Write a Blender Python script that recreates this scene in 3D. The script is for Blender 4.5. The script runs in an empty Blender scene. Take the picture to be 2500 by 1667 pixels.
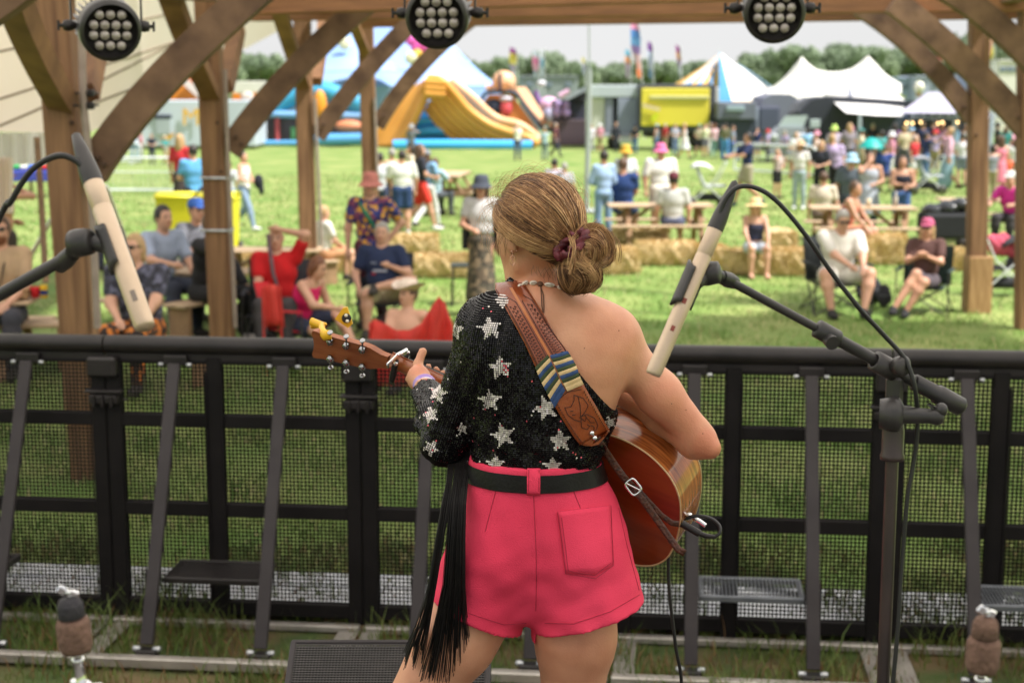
import bpy, math, random
import numpy as np
from mathutils import Vector, Matrix
from mathutils.bvhtree import BVHTree
random.seed(7); RNG = np.random.default_rng(7)
S = bpy.context.scene
COL = S.collection
# ---------------------------------------------------------------- camera, sky, sun, exposure
FPX = 3820.0; CAMH = 2.7
PITCH = math.atan(628/FPX)
cam_d = bpy.data.cameras.new('camera'); cam = bpy.data.objects.new('camera', cam_d); COL.objects.link(cam)
cam.location = (0, 0, CAMH); cam.rotation_euler = (math.pi/2-PITCH, 0, 0)
cam_d.sensor_width = 36; cam_d.lens = FPX/2500*36
cam_d.clip_start = .05; cam_d.clip_end = 2000
cam_d.dof.use_dof = True; cam_d.dof.focus_distance = 3.32; cam_d.dof.aperture_fstop = 4.5; cam_d.dof.aperture_blades = 0
S.camera = cam
SUN_EL, SUN_AZ = math.radians(58), math.radians(112)      # azimuth measured from +Y (straight ahead) to +X (right)
W = bpy.data.worlds.new('World'); S.world = W; W.use_nodes = True
wn = W.node_tree; wn.nodes.clear()
wo = wn.nodes.new('ShaderNodeOutputWorld'); bg = wn.nodes.new('ShaderNodeBackground')
sky = wn.nodes.new('ShaderNodeTexSky'); sky.sky_type = 'NISHITA'; sky.sun_disc = False
sky.sun_elevation = SUN_EL; sky.sun_rotation = SUN_AZ; sky.air_density = 1.0; sky.dust_density = 3.0
# a high bright cloud layer over the blue
tc = wn.nodes.new('ShaderNodeTexCoord'); nz = wn.nodes.new('ShaderNodeTexNoise'); nz.inputs['Scale'].default_value = 1.6; nz.inputs['Detail'].default_value = 5
mr = wn.nodes.new('ShaderNodeMapRange'); mr.inputs[1].default_value = .3; mr.inputs[2].default_value = .6; mr.inputs[3].default_value = .82; mr.inputs[4].default_value = 1.0
mx = wn.nodes.new('ShaderNodeMix'); mx.data_type = 'RGBA'; mx.inputs[7].default_value = (3.5, 3.5, 3.52, 1)
wn.links.new(tc.outputs['Generated'], nz.inputs['Vector']); wn.links.new(nz.outputs[0], mr.inputs[0]); wn.links.new(mr.outputs[0], mx.inputs[0])
wn.links.new(sky.outputs[0], mx.inputs[6]); wn.links.new(mx.outputs[2], bg.inputs[0]); bg.inputs[1].default_value = .115
wn.links.new(bg.outputs[0], wo.inputs[0])
sd = bpy.data.lights.new('sun', 'SUN'); sun = bpy.data.objects.new('sun', sd); COL.objects.link(sun)
sd.energy = 4.0; sd.angle = math.radians(5.0); sd.color = (1, .965, .91)
sv = Vector((math.sin(SUN_AZ)*math.cos(SUN_EL), math.cos(SUN_AZ)*math.cos(SUN_EL), math.sin(SUN_EL)))
sun.rotation_euler = sv.to_track_quat('Z', 'Y').to_euler(); sun.location = sv*40
S.view_settings.view_transform = 'Standard'; S.view_settings.look = 'None'; S.view_settings.exposure = 1.1; S.view_settings.gamma = 1
S.cycles.max_bounces = 8; S.cycles.transparent_max_bounces = 12; S.cycles.use_denoising = True
S.cycles.caustics_reflective = False; S.cycles.caustics_refractive = False
# ---------------------------------------------------------------- geometry helpers
def ray(x, y):
    u = (x-1250)/FPX; v = (833.5-y)/FPX
    return Vector((u, math.cos(PITCH)+v*math.sin(PITCH), -math.sin(PITCH)+v*math.cos(PITCH)))
def P(x, y, Y): d = ray(x, y); return Vector((0, 0, CAMH))+d*(Y/d.y)
def G(x, y, z=0.0): d = ray(x, y); return Vector((0, 0, CAMH))+d*((z-CAMH)/d.z)
def yz(y, z): return G(1250, y, z).y          # distance at which image row y meets height z
def proj(p):
    d = Vector(p)-Vector((0, 0, CAMH)); f = d.y*math.cos(PITCH)-d.z*math.sin(PITCH); u = d.y*math.sin(PITCH)+d.z*math.cos(PITCH)
    return 1250+FPX*d.x/f, 833.5-FPX*u/f
class MB:
    def __init__(s): s.v = []; s.f = []; s.m = []; s.sm = []
    def add(s, vs, fs, m=0, smooth=False):
        o = len(s.v); s.v += [tuple(p) for p in vs]
        for f in fs: s.f.append(tuple(i+o for i in f)); s.m.append(m); s.sm.append(smooth)
        return s
    def box(s, c, size, m=0, R=None):
        c = Vector(c); h = [q/2 for q in size]; vs = []
        for dz in (-1, 1):
            for dx, dy in ((-1, -1), (1, -1), (1, 1), (-1, 1)):
                p = Vector((dx*h[0], dy*h[1], dz*h[2])); vs.append(c+(R @ p if R else p))
        return s.add(vs, [(3, 2, 1, 0), (4, 5, 6, 7), (0, 1, 5, 4), (1, 2, 6, 5), (2, 3, 7, 6), (3, 0, 4, 7)], m)
    def rbox(s, c, size, r=.01, m=0, R=None, smooth=False):      # chamfered box
        c = Vector(c); hx, hy, hz = [q/2 for q in size]; r = min(r, hx*.9, hy*.9, hz*.9); pts = []; idx = {}
        for sx in (-1, 1):
            for sy in (-1, 1):
                for sz in (-1, 1):
                    for ax in range(3):
                        p = [sx*(hx-(0 if ax == 0 else r)), sy*(hy-(0 if ax == 1 else r)), sz*(hz-(0 if ax == 2 else r))]
                        idx[(sx, sy, sz, ax)] = len(pts); v = Vector(p); pts.append(c+(R @ v if R else v))
        F = []
        for ax in range(3):
            o = [a for a in range(3) if a != ax]
            for sg in (-1, 1):
                q = []
                for a, b in ((-1, -1), (1, -1), (1, 1), (-1, 1)):
                    k = [0, 0, 0]; k[ax] = sg; k[o[0]] = a; k[o[1]] = b; q.append(idx[(k[0], k[1], k[2], ax)])
                F.append(tuple(q))
        for ax in range(3):
            o = [a for a in range(3) if a != ax]
            for a in (-1, 1):
                for b in (-1, 1):
                    q = []
                    for e, w in ((-1, o[0]), (1, o[0]), (1, o[1]), (-1, o[1])):
                        k = [0, 0, 0]; k[ax] = e; k[o[0]] = a; k[o[1]] = b; q.append(idx[(k[0], k[1], k[2], w)])
                    F.append(tuple(q))
        for sx in (-1, 1):
            for sy in (-1, 1):
                for sz in (-1, 1): F.append(tuple(idx[(sx, sy, sz, a)] for a in range(3)))
        return s.add(pts, F, m, smooth)
    def beam(s, a, b, w, h, m=0, up=(0, 0, 1), r=.008):
        a = Vector(a); b = Vector(b); d = (b-a); L = d.length; d.normalize(); u = Vector(up)
        x = d.cross(u)
        if x.length < 1e-4: x = d.cross(Vector((0, 1, 0)))
        x.normalize(); u = x.cross(d).normalized(); R = Matrix((d, x, u)).transposed()
        return s.rbox((a+b)/2, (L, w, h), r, m, R)
    def tube(s, path, rad, seg=8, m=0, smooth=True, cap=True, flat=1.0):
        path = [Vector(p) for p in path]; n = len(path)
        rads = rad if isinstance(rad, (list, tuple)) else [rad]*n
        vs = []; t0 = (path[1]-path[0]).normalized(); ref = Vector((0, 0, 1)) if abs(t0.z) < .9 else Vector((1, 0, 0))
        x = t0.cross(ref).normalized()
        for i, p in enumerate(path):
            t = (path[min(i+1, n-1)]-path[max(i-1, 0)]).normalized(); x = (x-t*x.dot(t))
            if x.length < 1e-6: x = t.orthogonal()
            x.normalize(); y = t.cross(x)
            for k in range(seg):
                a = 2*math.pi*k/seg; vs.append(p+x*(math.cos(a)*rads[i])+y*(math.sin(a)*rads[i]*flat))
        fs = [(i*seg+k, i*seg+(k+1) % seg, (i+1)*seg+(k+1) % seg, (i+1)*seg+k) for i in range(n-1) for k in range(seg)]
        s.add(vs, fs, m, smooth)
        if cap:
            s.add(vs[:seg], [tuple(range(seg-1, -1, -1))], m); s.add(vs[-seg:], [tuple(range(seg))], m)
        return s
    def lathe(s, origin, axis, prof, seg=24, m=0, smooth=True):   # prof: (distance along axis, radius)
        o = Vector(origin); ax = Vector(axis).normalized()
        x = ax.orthogonal().normalized(); y = ax.cross(x); vs = []
        for t, r in prof:
            for k in range(seg):
                a = 2*math.pi*k/seg; vs.append(o+ax*t+(x*math.cos(a)+y*math.sin(a))*max(r, 1e-5))
        n = len(prof)
        fs = [(i*seg+k, i*seg+(k+1) % seg, (i+1)*seg+(k+1) % seg, (i+1)*seg+k) for i in range(n-1) for k in range(seg)]
        return s.add(vs, fs, m, smooth)
    def ell(s, c, r, m=0, R=None, nu=16, nv=10):
        c = Vector(c); vs = []
        for i in range(nv+1):
            th = math.pi*i/nv
            for k in range(nu):
                a = 2*math.pi*k/nu; p = Vector((r[0]*math.sin(th)*math.cos(a), r[1]*math.sin(th)*math.sin(a), r[2]*math.cos(th))); vs.append(c+(R @ p if R else p))
        fs = [(i*nu+k, (i+1)*nu+k, (i+1)*nu+(k+1) % nu, i*nu+(k+1) % nu) for i in range(nv) for k in range(nu)]
        return s.add(vs, fs, m, True)
    def poly(s, pts, thick, m=0, n=None):        # flat polygon with thickness along n
        pts = [Vector(p) for p in pts]; k = len(pts)
        if n is None: n = (pts[1]-pts[0]).cross(pts[2]-pts[0]).normalized()
        n = Vector(n); vs = [p+n*thick/2 for p in pts]+[p-n*thick/2 for p in pts]
        return s.add(vs, [tuple(range(k)), tuple(range(2*k-1, k-1, -1))]+[(i, i+k, (i+1) % k+k, (i+1) % k) for i in range(k)], m)
    def grid(s, rows, m=0, smooth=True):
        nr = len(rows); nc = len(rows[0]); vs = [p for r in rows for p in r]
        return s.add(vs, [(i*nc+j, i*nc+j+1, (i+1)*nc+j+1, (i+1)*nc+j) for i in range(nr-1) for j in range(nc-1)], m, smooth)
    def sheet(s, rows, thick, m=0, smooth=True):          # thick cloth from a grid
        nr = len(rows); nc = len(rows[0]); N = []
        for i in range(nr):
            for j in range(nc):
                a = rows[min(i+1, nr-1)][j]-rows[max(i-1, 0)][j]; b = rows[i][min(j+1, nc-1)]-rows[i][max(j-1, 0)]
                c = a.cross(b); N.append(c.normalized() if c.length > 1e-9 else Vector((0, 0, 1)))
        v = [p for r in rows for p in r]; k = len(v)
        vs = [v[i]+N[i]*thick/2 for i in range(k)]+[v[i]-N[i]*thick/2 for i in range(k)]
        F = [(i*nc+j, (i+1)*nc+j, (i+1)*nc+j+1, i*nc+j+1) for i in range(nr-1) for j in range(nc-1)]
        F += [tuple(k+q for q in reversed(f)) for f in F]
        bd = [j for j in range(nc)]+[i*nc+nc-1 for i in range(1, nr)]+[(nr-1)*nc+j for j in range(nc-2, -1, -1)]+[i*nc for i in range(nr-2, 0, -1)]
        F += [(bd[i], bd[(i+1) % len(bd)], bd[(i+1) % len(bd)]+k, bd[i]+k) for i in range(len(bd))]
        return s.add(vs, F, m, smooth)
    def build(s, name, mats, parent=None):
        return mesh_obj(name, s.v, s.f, mats, parent, s.m, s.sm)
def mesh_obj(name, v, f, mats, parent=None, mi=None, sm=None):
    me = bpy.data.meshes.new(name)
    if isinstance(v, np.ndarray): v = v.tolist()
    if isinstance(f, np.ndarray): f = f.tolist()
    me.from_pydata([tuple(p) for p in v], [], f)
    if not isinstance(mats, (list, tuple)): mats = [mats]
    for m in mats: me.materials.append(m)
    n = len(me.polygons)
    if mi is not None and len(mi) == n: me.polygons.foreach_set('material_index', mi)
    if sm is None: sm = [True]*n
    if len(sm) == n: me.polygons.foreach_set('use_smooth', sm)
    me.update()
    o = bpy.data.objects.new(name, me); COL.objects.link(o)
    if parent: put(o, parent)
    return o
def put(o, parent):
    o.parent = parent; o.matrix_parent_inverse = parent.matrix_basis.inverted()
def thing(name, label, cat, loc=(0, 0, 0), group=None, kind=None):
    o = bpy.data.objects.new(name, None); COL.objects.link(o); o.location = loc; o.empty_display_size = .1
    return tag(o, label, cat, group, kind)
def tag(o, label=None, cat=None, group=None, kind=None):
    if label: o['label'] = label
    if cat: o['category'] = cat
    if group: o['group'] = group
    if kind: o['kind'] = kind
    return o
# ---------------------------------------------------------------- materials
MATS = {}
def mat(name, col, rough=.6, metal=0, col2=None, scale=8, bump=0, bscale=60, spec=.5, stretch=None, trans=0, detail=4, wave=None, sheen=0, contrast=(.35, .65), vor=None, emis=0, coat=0, coord='Object', sss=0, attr=None):
    if name in MATS: return MATS[name]
    m = bpy.data.materials.new(name); m.use_nodes = True; nt = m.node_tree; b = nt.nodes['Principled BSDF']; out = nt.nodes['Material Output']
    b.inputs['Base Color'].default_value = (*col, 1); b.inputs['Roughness'].default_value = rough; b.inputs['Metallic'].default_value = metal
    b.inputs['Specular IOR Level'].default_value = spec
    if coat: b.inputs['Coat Weight'].default_value = coat; b.inputs['Coat Roughness'].default_value = .08
    if sheen: b.inputs['Sheen Weight'].default_value = sheen
    if sss: b.inputs['Subsurface Weight'].default_value = sss; b.inputs['Subsurface Radius'].default_value = (.012, .005, .003); b.inputs['Subsurface Scale'].default_value = 1
    t = nt.nodes.new('ShaderNodeTexCoord'); vec = t.outputs[coord]
    if stretch:
        mp = nt.nodes.new('ShaderNodeMapping'); mp.inputs['Scale'].default_value = stretch; nt.links.new(vec, mp.inputs[0]); vec = mp.outputs[0]
    colout = None
    if col2 is not None:
        if vor:
            n = nt.nodes.new('ShaderNodeTexVoronoi'); n.inputs['Scale'].default_value = scale; src = n.outputs['Color']
            cr = nt.nodes.new('ShaderNodeValToRGB'); nt.links.new(src, cr.inputs[0]); cr.color_ramp.interpolation = 'CONSTANT'
            cols = [col, col2]+list(vor); e = cr.color_ramp.elements
            while len(e) < len(cols): e.new(.5)
            for i, c in enumerate(cols): e[i].position = .12+.76*i/len(cols) if i else 0; e[i].color = (*c, 1)
            colout = cr.outputs[0]
        else:
            if wave:
                n = nt.nodes.new('ShaderNodeTexWave'); n.inputs['Scale'].default_value = scale; n.inputs['Distortion'].default_value = wave; n.inputs['Detail'].default_value = 3; n.inputs['Detail Scale'].default_value = 1.5; src = n.outputs['Fac']
            else:
                n = nt.nodes.new('ShaderNodeTexNoise'); n.inputs['Scale'].default_value = scale; n.inputs['Detail'].default_value = detail; src = n.outputs[0]
            nt.links.new(vec, n.inputs['Vector'])
            r = nt.nodes.new('ShaderNodeMapRange'); r.inputs[1].default_value = contrast[0]; r.inputs[2].default_value = contrast[1]; nt.links.new(src, r.inputs[0])
            x = nt.nodes.new('ShaderNodeMix'); x.data_type = 'RGBA'; x.inputs[6].default_value = (*col, 1); x.inputs[7].default_value = (*col2, 1); nt.links.new(r.outputs[0], x.inputs[0]); colout = x.outputs[2]
        if vor: nt.links.new(vec, n.inputs['Vector'])
    if attr:
        a = nt.nodes.new('ShaderNodeAttribute'); a.attribute_name = attr
        if colout is None: colout = a.outputs['Color']
        else:
            x = nt.nodes.new('ShaderNodeMix'); x.data_type = 'RGBA'; x.blend_type = 'MULTIPLY'; x.inputs[0].default_value = 1; nt.links.new(colout, x.inputs[6]); nt.links.new(a.outputs['Color'], x.inputs[7]); colout = x.outputs[2]
    if colout is not None: nt.links.new(colout, b.inputs['Base Color'])
    if bump:
        n2 = nt.nodes.new('ShaderNodeTexNoise'); n2.inputs['Scale'].default_value = bscale; n2.inputs['Detail'].default_value = 4; nt.links.new(vec, n2.inputs['Vector'])
        bp = nt.nodes.new('ShaderNodeBump'); bp.inputs['Strength'].default_value = bump; bp.inputs['Distance'].default_value = .01; nt.links.new(n2.outputs[0], bp.inputs['Height']); nt.links.new(bp.outputs[0], b.inputs['Normal'])
    if trans:
        tr = nt.nodes.new('ShaderNodeBsdfTranslucent'); tr.inputs[0].default_value = (*col, 1)
        if colout is not None: nt.links.new(colout, tr.inputs[0])
        ms = nt.nodes.new('ShaderNodeMixShader'); ms.inputs[0].default_value = trans
        nt.links.new(b.outputs[0], ms.inputs[1]); nt.links.new(tr.outputs[0], ms.inputs[2]); nt.links.new(ms.outputs[0], out.inputs[0])
    if emis: b.inputs['Emission Color'].default_value = (*col, 1); b.inputs['Emission Strength'].default_value = emis
    MATS[name] = m; return m
def s2l(r, g, b):      # 0-255 display value to linear
    return tuple(((c/255)/12.92 if c/255 <= .04045 else ((c/255+.055)/1.055)**2.4) for c in (r, g, b))
# ---------------------------------------------------------------- signed-distance modelling: one continuous skin from cones and ellipsoids
def cone(a, b, ra, rb=None, k=None): return ('c', np.array(a, dtype=np.float32), np.array(b, dtype=np.float32), ra, ra if rb is None else rb, k)
def elli(c, r, R=None, k=None): return ('e', np.array(c, dtype=np.float32), np.array(r, dtype=np.float32), None if R is None else np.array(R.transposed(), dtype=np.float32), k)
def sdf_eval(prims, lo, h, n, k, infl=0.0):
    xs = [lo[a]+h*np.arange(n[a], dtype=np.float32) for a in range(3)]
    V = np.full(n, 10.0, dtype=np.float32)
    for p in prims:
        kk = p[-1] if p[-1] is not None else k
        if p[0] == 'c': mn = np.minimum(p[1]-p[3], p[2]-p[4]); mxx = np.maximum(p[1]+p[3], p[2]+p[4])
        else: rr = p[2] if p[3] is None else np.full(3, p[2].max()); mn = p[1]-rr; mxx = p[1]+rr
        mg = kk+infl+4*h
        i0 = [max(0, int((mn[a]-mg-lo[a])/h)) for a in range(3)]; i1 = [min(n[a], int((mxx[a]+mg-lo[a])/h)+2) for a in range(3)]
        if any(i1[a] <= i0[a] for a in range(3)): continue
        sl = tuple(slice(i0[a], i1[a]) for a in range(3))
        X = xs[0][sl[0]][:, None, None]; Y = xs[1][sl[1]][None, :, None]; Z = xs[2][sl[2]][None, None, :]
        if p[0] == 'c':
            a, b, ra, rb = p[1], p[2], p[3], p[4]; d = b-a; L2 = float(d@d)+1e-12
            t = np.clip(((X-a[0])*d[0]+(Y-a[1])*d[1]+(Z-a[2])*d[2])/L2, 0, 1)
            D = np.sqrt((X-a[0]-t*d[0])**2+(Y-a[1]-t*d[1])**2+(Z-a[2]-t*d[2])**2)-(ra+(rb-ra)*t)
        else:
            c, r = p[1], p[2]; q = (X-c[0], Y-c[1], Z-c[2])
            if p[3] is not None: q = tuple(p[3][i, 0]*q[0]+p[3][i, 1]*q[1]+p[3][i, 2]*q[2] for i in range(3))
            k0 = np.sqrt(sum((q[i]/r[i])**2 for i in range(3)))+1e-6; k1 = np.sqrt(sum((q[i]/r[i]**2)**2 for i in range(3)))+1e-6
            D = k0*(k0-1)/k1
        D = D-infl; A = V[sl]; hh = np.maximum(kk-np.abs(A-D), 0)/kk
        V[sl] = np.minimum(A, D)-hh*hh*kk*.25
    return xs, V
def surface_nets(xs, V, h):
    s = V < 0; nx, ny, nz = V.shape
    c = [V[i:nx-1+i, j:ny-1+j, k:nz-1+k] for i in (0, 1) for j in (0, 1) for k in (0, 1)]
    ins = sum((q < 0).astype(np.int8) for q in c); act = (ins > 0) & (ins < 8)
    I = np.argwhere(act)
    if len(I) == 0: return np.zeros((0, 3)), np.zeros((0, 4), int)
    cv = np.stack([q[act] for q in c], 1); off = np.array([(i, j, k) for i in (0, 1) for j in (0, 1) for k in (0, 1)], float)
    acc = np.zeros((len(I), 3)); cnt = np.zeros(len(I))
    for a in range(8):
        for b in range(a+1, 8):
            if np.abs(off[a]-off[b]).sum() != 1: continue
            va, vb = cv[:, a], cv[:, b]; mm = (va < 0) != (vb < 0); t = np.where(mm, va/(va-vb+1e-20), 0)
            acc += np.where(mm[:, None], off[a]+(off[b]-off[a])*t[:, None], 0); cnt += mm
    pos = I+acc/cnt[:, None]
    verts = np.stack([xs[a][0]+h*pos[:, a] for a in range(3)], 1)
    idm = -np.ones(act.shape, int); idm[act] = np.arange(len(I)); F = []
    for ax in range(3):
        sl0 = [slice(1, None)]*3; sl1 = [slice(1, None)]*3; sl0[ax] = slice(0, -1); sl1[ax] = slice(1, None)
        o = [a for a in range(3) if a != ax]
        A = s; e = np.zeros_like(s)
        lo_ = [slice(None)]*3; hi_ = [slice(None)]*3; lo_[ax] = slice(0, -1); hi_[ax] = slice(1, None)
        ch = A[tuple(lo_)] != A[tuple(hi_)]; E = np.argwhere(ch)
        ok = (E[:, o[0]] > 0) & (E[:, o[1]] > 0) & (E[:, o[0]] < V.shape[o[0]]-1) & (E[:, o[1]] < V.shape[o[1]]-1); E = E[ok]
        if len(E) == 0: continue
        q = []
        for da, db in ((-1, -1), (0, -1), (0, 0), (-1, 0)):
            J = E.copy(); J[:, o[0]] += da; J[:, o[1]] += db; q.append(idm[J[:, 0], J[:, 1], J[:, 2]])
        q = np.stack(q, 1); flip = A[E[:, 0], E[:, 1], E[:, 2]] if ax != 1 else ~A[E[:, 0], E[:, 1], E[:, 2]]
        q[~flip] = q[~flip][:, ::-1]; F.append(q[(q >= 0).all(1)])
    return verts, np.concatenate(F)
def sdf_mesh(prims, h, k, infl=0.0, cuts=(), box=None, subtract=None, disp=None):
    pts = []
    for p in prims:
        if p[0] == 'c': pts += [p[1]-p[3], p[1]+p[3], p[2]-p[4], p[2]+p[4]]
        else: R = float(p[2].max()); pts += [p[1]-R, p[1]+R]
    pts = np.array(pts); lo = pts.min(0)-infl-3*h; hi = pts.max(0)+infl+3*h
    if box is not None: lo = np.maximum(lo, box[0]); hi = np.minimum(hi, box[1])
    n = tuple(int(math.ceil((hi[a]-lo[a])/h))+1 for a in range(3))
    xs, V = sdf_eval(prims, lo, h, n, k, infl)
    X = xs[0][:, None, None]; Y = xs[1][None, :, None]; Z = xs[2][None, None, :]
    if disp is not None: V = V+disp(X, Y, Z)
    for (pt, nn) in cuts:       # keep the side n points away from
        if nn is None: V = np.maximum(V, pt(X, Y, Z)); continue
        nn = Vector(nn).normalized(); V = np.maximum(V, (X-pt[0])*nn[0]+(Y-pt[1])*nn[1]+(Z-pt[2])*nn[2])
    if subtract is not None:
        _, V2 = sdf_eval(subtract[0], lo, h, n, k, subtract[1]); V = np.maximum(V, -V2)
    V[0] = V[-1] = 1; V[:, 0] = V[:, -1] = 1; V[:, :, 0] = V[:, :, -1] = 1
    return surface_nets(xs, V, h)
# ================================================================ the place: ground, stage, barrier, timber pavilion, canopies
M_grass = mat('grass_ground', (.12, .21, .032), .9, col2=(.25, .29, .085), scale=.8, bump=.6, bscale=9, contrast=(.36, .66), detail=8)
M_pit = mat('blade_shaded', (.085, .145, .024), .6, col2=(.16, .21, .045), scale=1.3, trans=.2)  # darker than the meadow blades, with the pit's shade put into the colour
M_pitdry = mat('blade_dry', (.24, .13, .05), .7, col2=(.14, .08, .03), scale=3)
M_black = mat('black_steel', (.012, .010, .010), .42, col2=(.022, .018, .018), scale=6, bump=.1, bscale=120, spec=.35)
M_blackf = mat('black_frame', (.006, .005, .005), .6, col2=(.011, .009, .009), scale=5, spec=.2)
M_strut = mat('strut_steel', (.026, .021, .022), .5, col2=(.036, .030, .031), scale=5, spec=.3)
M_alu = mat('aluminium', (.50, .46, .42), .45, .55, col2=(.36, .33, .30), scale=7, bump=.15, bscale=80)
M_aluw = mat('aluminium_pale', (.74, .76, .80), .5, .2, col2=(.62, .65, .72), scale=6)
M_zinc = mat('zinc', (.55, .56, .58), .35, .8, col2=(.4, .41, .42), scale=20)
M_wood = mat('oak', (.29, .155, .074), .72, col2=(.115, .052, .023), scale=4, bump=.8, bscale=18, stretch=(5, 5, .3), detail=8, contrast=(.3, .7))
M_woodh = mat('oak_beam', (.33, .15, .065), .7, col2=(.17, .075, .034), scale=5, bump=.5, bscale=18, stretch=(.35, 3.5, 3.5), detail=8, contrast=(.3, .7))
M_woodn = mat('new_timber', (.40, .24, .11), .75, col2=(.27, .15, .06), scale=5, stretch=(4, 4, .6), bump=.3, bscale=20)
M_canvas = mat('cream_canvas', (.85, .75, .67), .85, col2=(.80, .69, .60), scale=.6, trans=.78, bump=.15, bscale=3)
M_seam = mat('canvas_seam', (.22, .16, .11), .9)
M_white_canvas = mat('white_canvas', (.80, .78, .74), .8, col2=(.72, .70, .66), scale=1.2, trans=.35)
M_roof = mat('roof_canvas', (.86, .82, .79), .8, trans=.70)
M_deck = mat('stage_deck', (.035, .032, .030), .8, col2=(.07, .06, .052), scale=4, bump=.3, bscale=30)

# ground: one sheet to the horizon
mb = MB(); mb.grid([[Vector((x, y, 0)) for x in (-700, -60, -20, 0, 20, 60, 700)] for y in (-60, 0, 10, 30, 80, 200, 900)][::-1]); gobj = mb.build('grass_field', M_grass); tag(gobj, kind='structure')
if gobj.data.polygons[0].normal.z < 0: gobj.data.flip_normals()

mb = MB(); mb.grid([[Vector((x, y, .004+.0*x)) for x in np.linspace(-6, 6, 13)] for y in np.linspace(4.4, 7.9, 7)][::-1], smooth=False); po_ = mb.build('pit_ground', mat('pit_shaded_soil', (.055, .085, .020), .95, col2=(.14, .10, .045), scale=2.6, bump=.8, bscale=22, detail=9, contrast=(.42, .62))); tag(po_, kind='structure')  # dark sheet over the pit: shade put into the colour, plus brown soil patches
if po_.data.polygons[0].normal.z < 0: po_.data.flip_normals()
def blades(name, label, regions, mats):
    vs = []; fs = []; mi = []; k = 0
    for (n, x0, x1, y0, y1, hh, ww, clump, dry) in regions:
        u = RNG.random(n); Yv = y0+(y1-y0)*u
        X = x0+(x1-x0)*RNG.random(n); X = X*np.maximum(Yv/y1, .35)
        cx = np.sin(X*3.1+1.3)*np.sin(Yv*2.7)+np.sin(X*7.3+Yv*5.1)*.6
        keep = RNG.random(n) < np.clip(.55+clump*cx, .08, 1); X = X[keep]; Yv = Yv[keep]; cx = cx[keep]; m = len(X)
        H = hh*(.45+RNG.random(m)*.9)*(1+.35*np.clip(cx, -1, 1.5)); a = RNG.random(m)*2*np.pi; w = ww*(.6+.8*RNG.random(m)); l = H*(.25+.6*RNG.random(m)); b = RNG.random(m)*2*np.pi
        dx, dy = np.cos(a)*w, np.sin(a)*w; ex, ey = np.cos(b)*l, np.sin(b)*l; z0 = np.full(m, -.005)
        P5 = np.stack([np.stack([X-dx, Yv-dy, z0], 1), np.stack([X+dx, Yv+dy, z0], 1), np.stack([X+dx*.7+ex*.35, Yv+dy*.7+ey*.35, H*.6], 1), np.stack([X-dx*.7+ex*.35, Yv-dy*.7+ey*.35, H*.6], 1), np.stack([X+ex, Yv+ey, H], 1)], 1).reshape(-1, 3)
        base = np.arange(m)*5+k; q = np.stack([base, base+1, base+2, base+3], 1); t = np.stack([base+3, base+2, base+4], 1)
        vs.append(P5); fs += q.tolist()+t.tolist(); dr = (RNG.random(m) < dry+.12*np.clip(-cx, 0, 1)).astype(int); mi += dr.tolist()*2; k += 5*m
    o = mesh_obj(name, np.concatenate(vs), fs, mats, None, mi, [False]*len(fs)); return tag(o, label, 'grass', kind='stuff')
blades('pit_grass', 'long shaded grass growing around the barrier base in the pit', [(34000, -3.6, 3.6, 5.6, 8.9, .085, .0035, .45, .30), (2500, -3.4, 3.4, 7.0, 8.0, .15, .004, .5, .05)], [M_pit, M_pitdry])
blades('meadow_grass', 'short sunlit meadow grass with pale dry tufts', [(26000, -4.6, 4.6, 8.3, 12, .055, .005, .4, .2), (80000, -10.5, 10.5, 11.5, 24, .050, .0060, .3, .16), (60000, -20, 20, 24, 48, .050, .014, .2, .2)], [mat('meadow_blade', (.13, .235, .045), .6, col2=(.23, .32, .09), scale=1.3, trans=.25), mat('meadow_dry', (.48, .42, .22), .7)])

# stage deck under the camera
mb = MB(); mb.box((0, .6, .70), (9.0, 7.7, .20)); mb.box((0, .6, .3), (8.8, 7.5, .58)); st = mb.build('stage_deck', M_deck); tag(st, kind='structure')
STZ = .80

# ---- crowd barrier in sections
BY0 = 7.44; BA = .105
e_b = Vector((math.cos(BA), -math.sin(BA), 0)); n_b = Vector((-math.sin(BA), -math.cos(BA), 0))      # n_b points to the camera
B0 = Vector((0, BY0, 0)); RB = Matrix((e_b, -n_b, Vector((0, 0, 1)))).transposed()
def bt(x, y=1180):      # where along the barrier plane an image column falls
    d = ray(x, y); c = Vector((0, 0, CAMH)); t = (B0-c).dot(n_b)/d.dot(n_b); return (c+d*t-B0).dot(e_b)
def BP(t, off, z): return B0+e_b*t+n_b*off+Vector((0, 0, z))
TOPZ = 1.475
joints = [bt(-345), bt(272), bt(885), bt(1505), bt(2165), bt(2800)]
labels_b = ['black mesh crowd barrier section behind the left microphone stand', 'black mesh crowd barrier section under the guitar headstock, with a dark step plate', 'black mesh crowd barrier section mostly hidden behind the guitar player', 'black mesh crowd barrier section with a shiny slatted step, left of the right microphone stand', 'black mesh crowd barrier section at the right edge behind the felt-topped cymbal stand']
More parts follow.
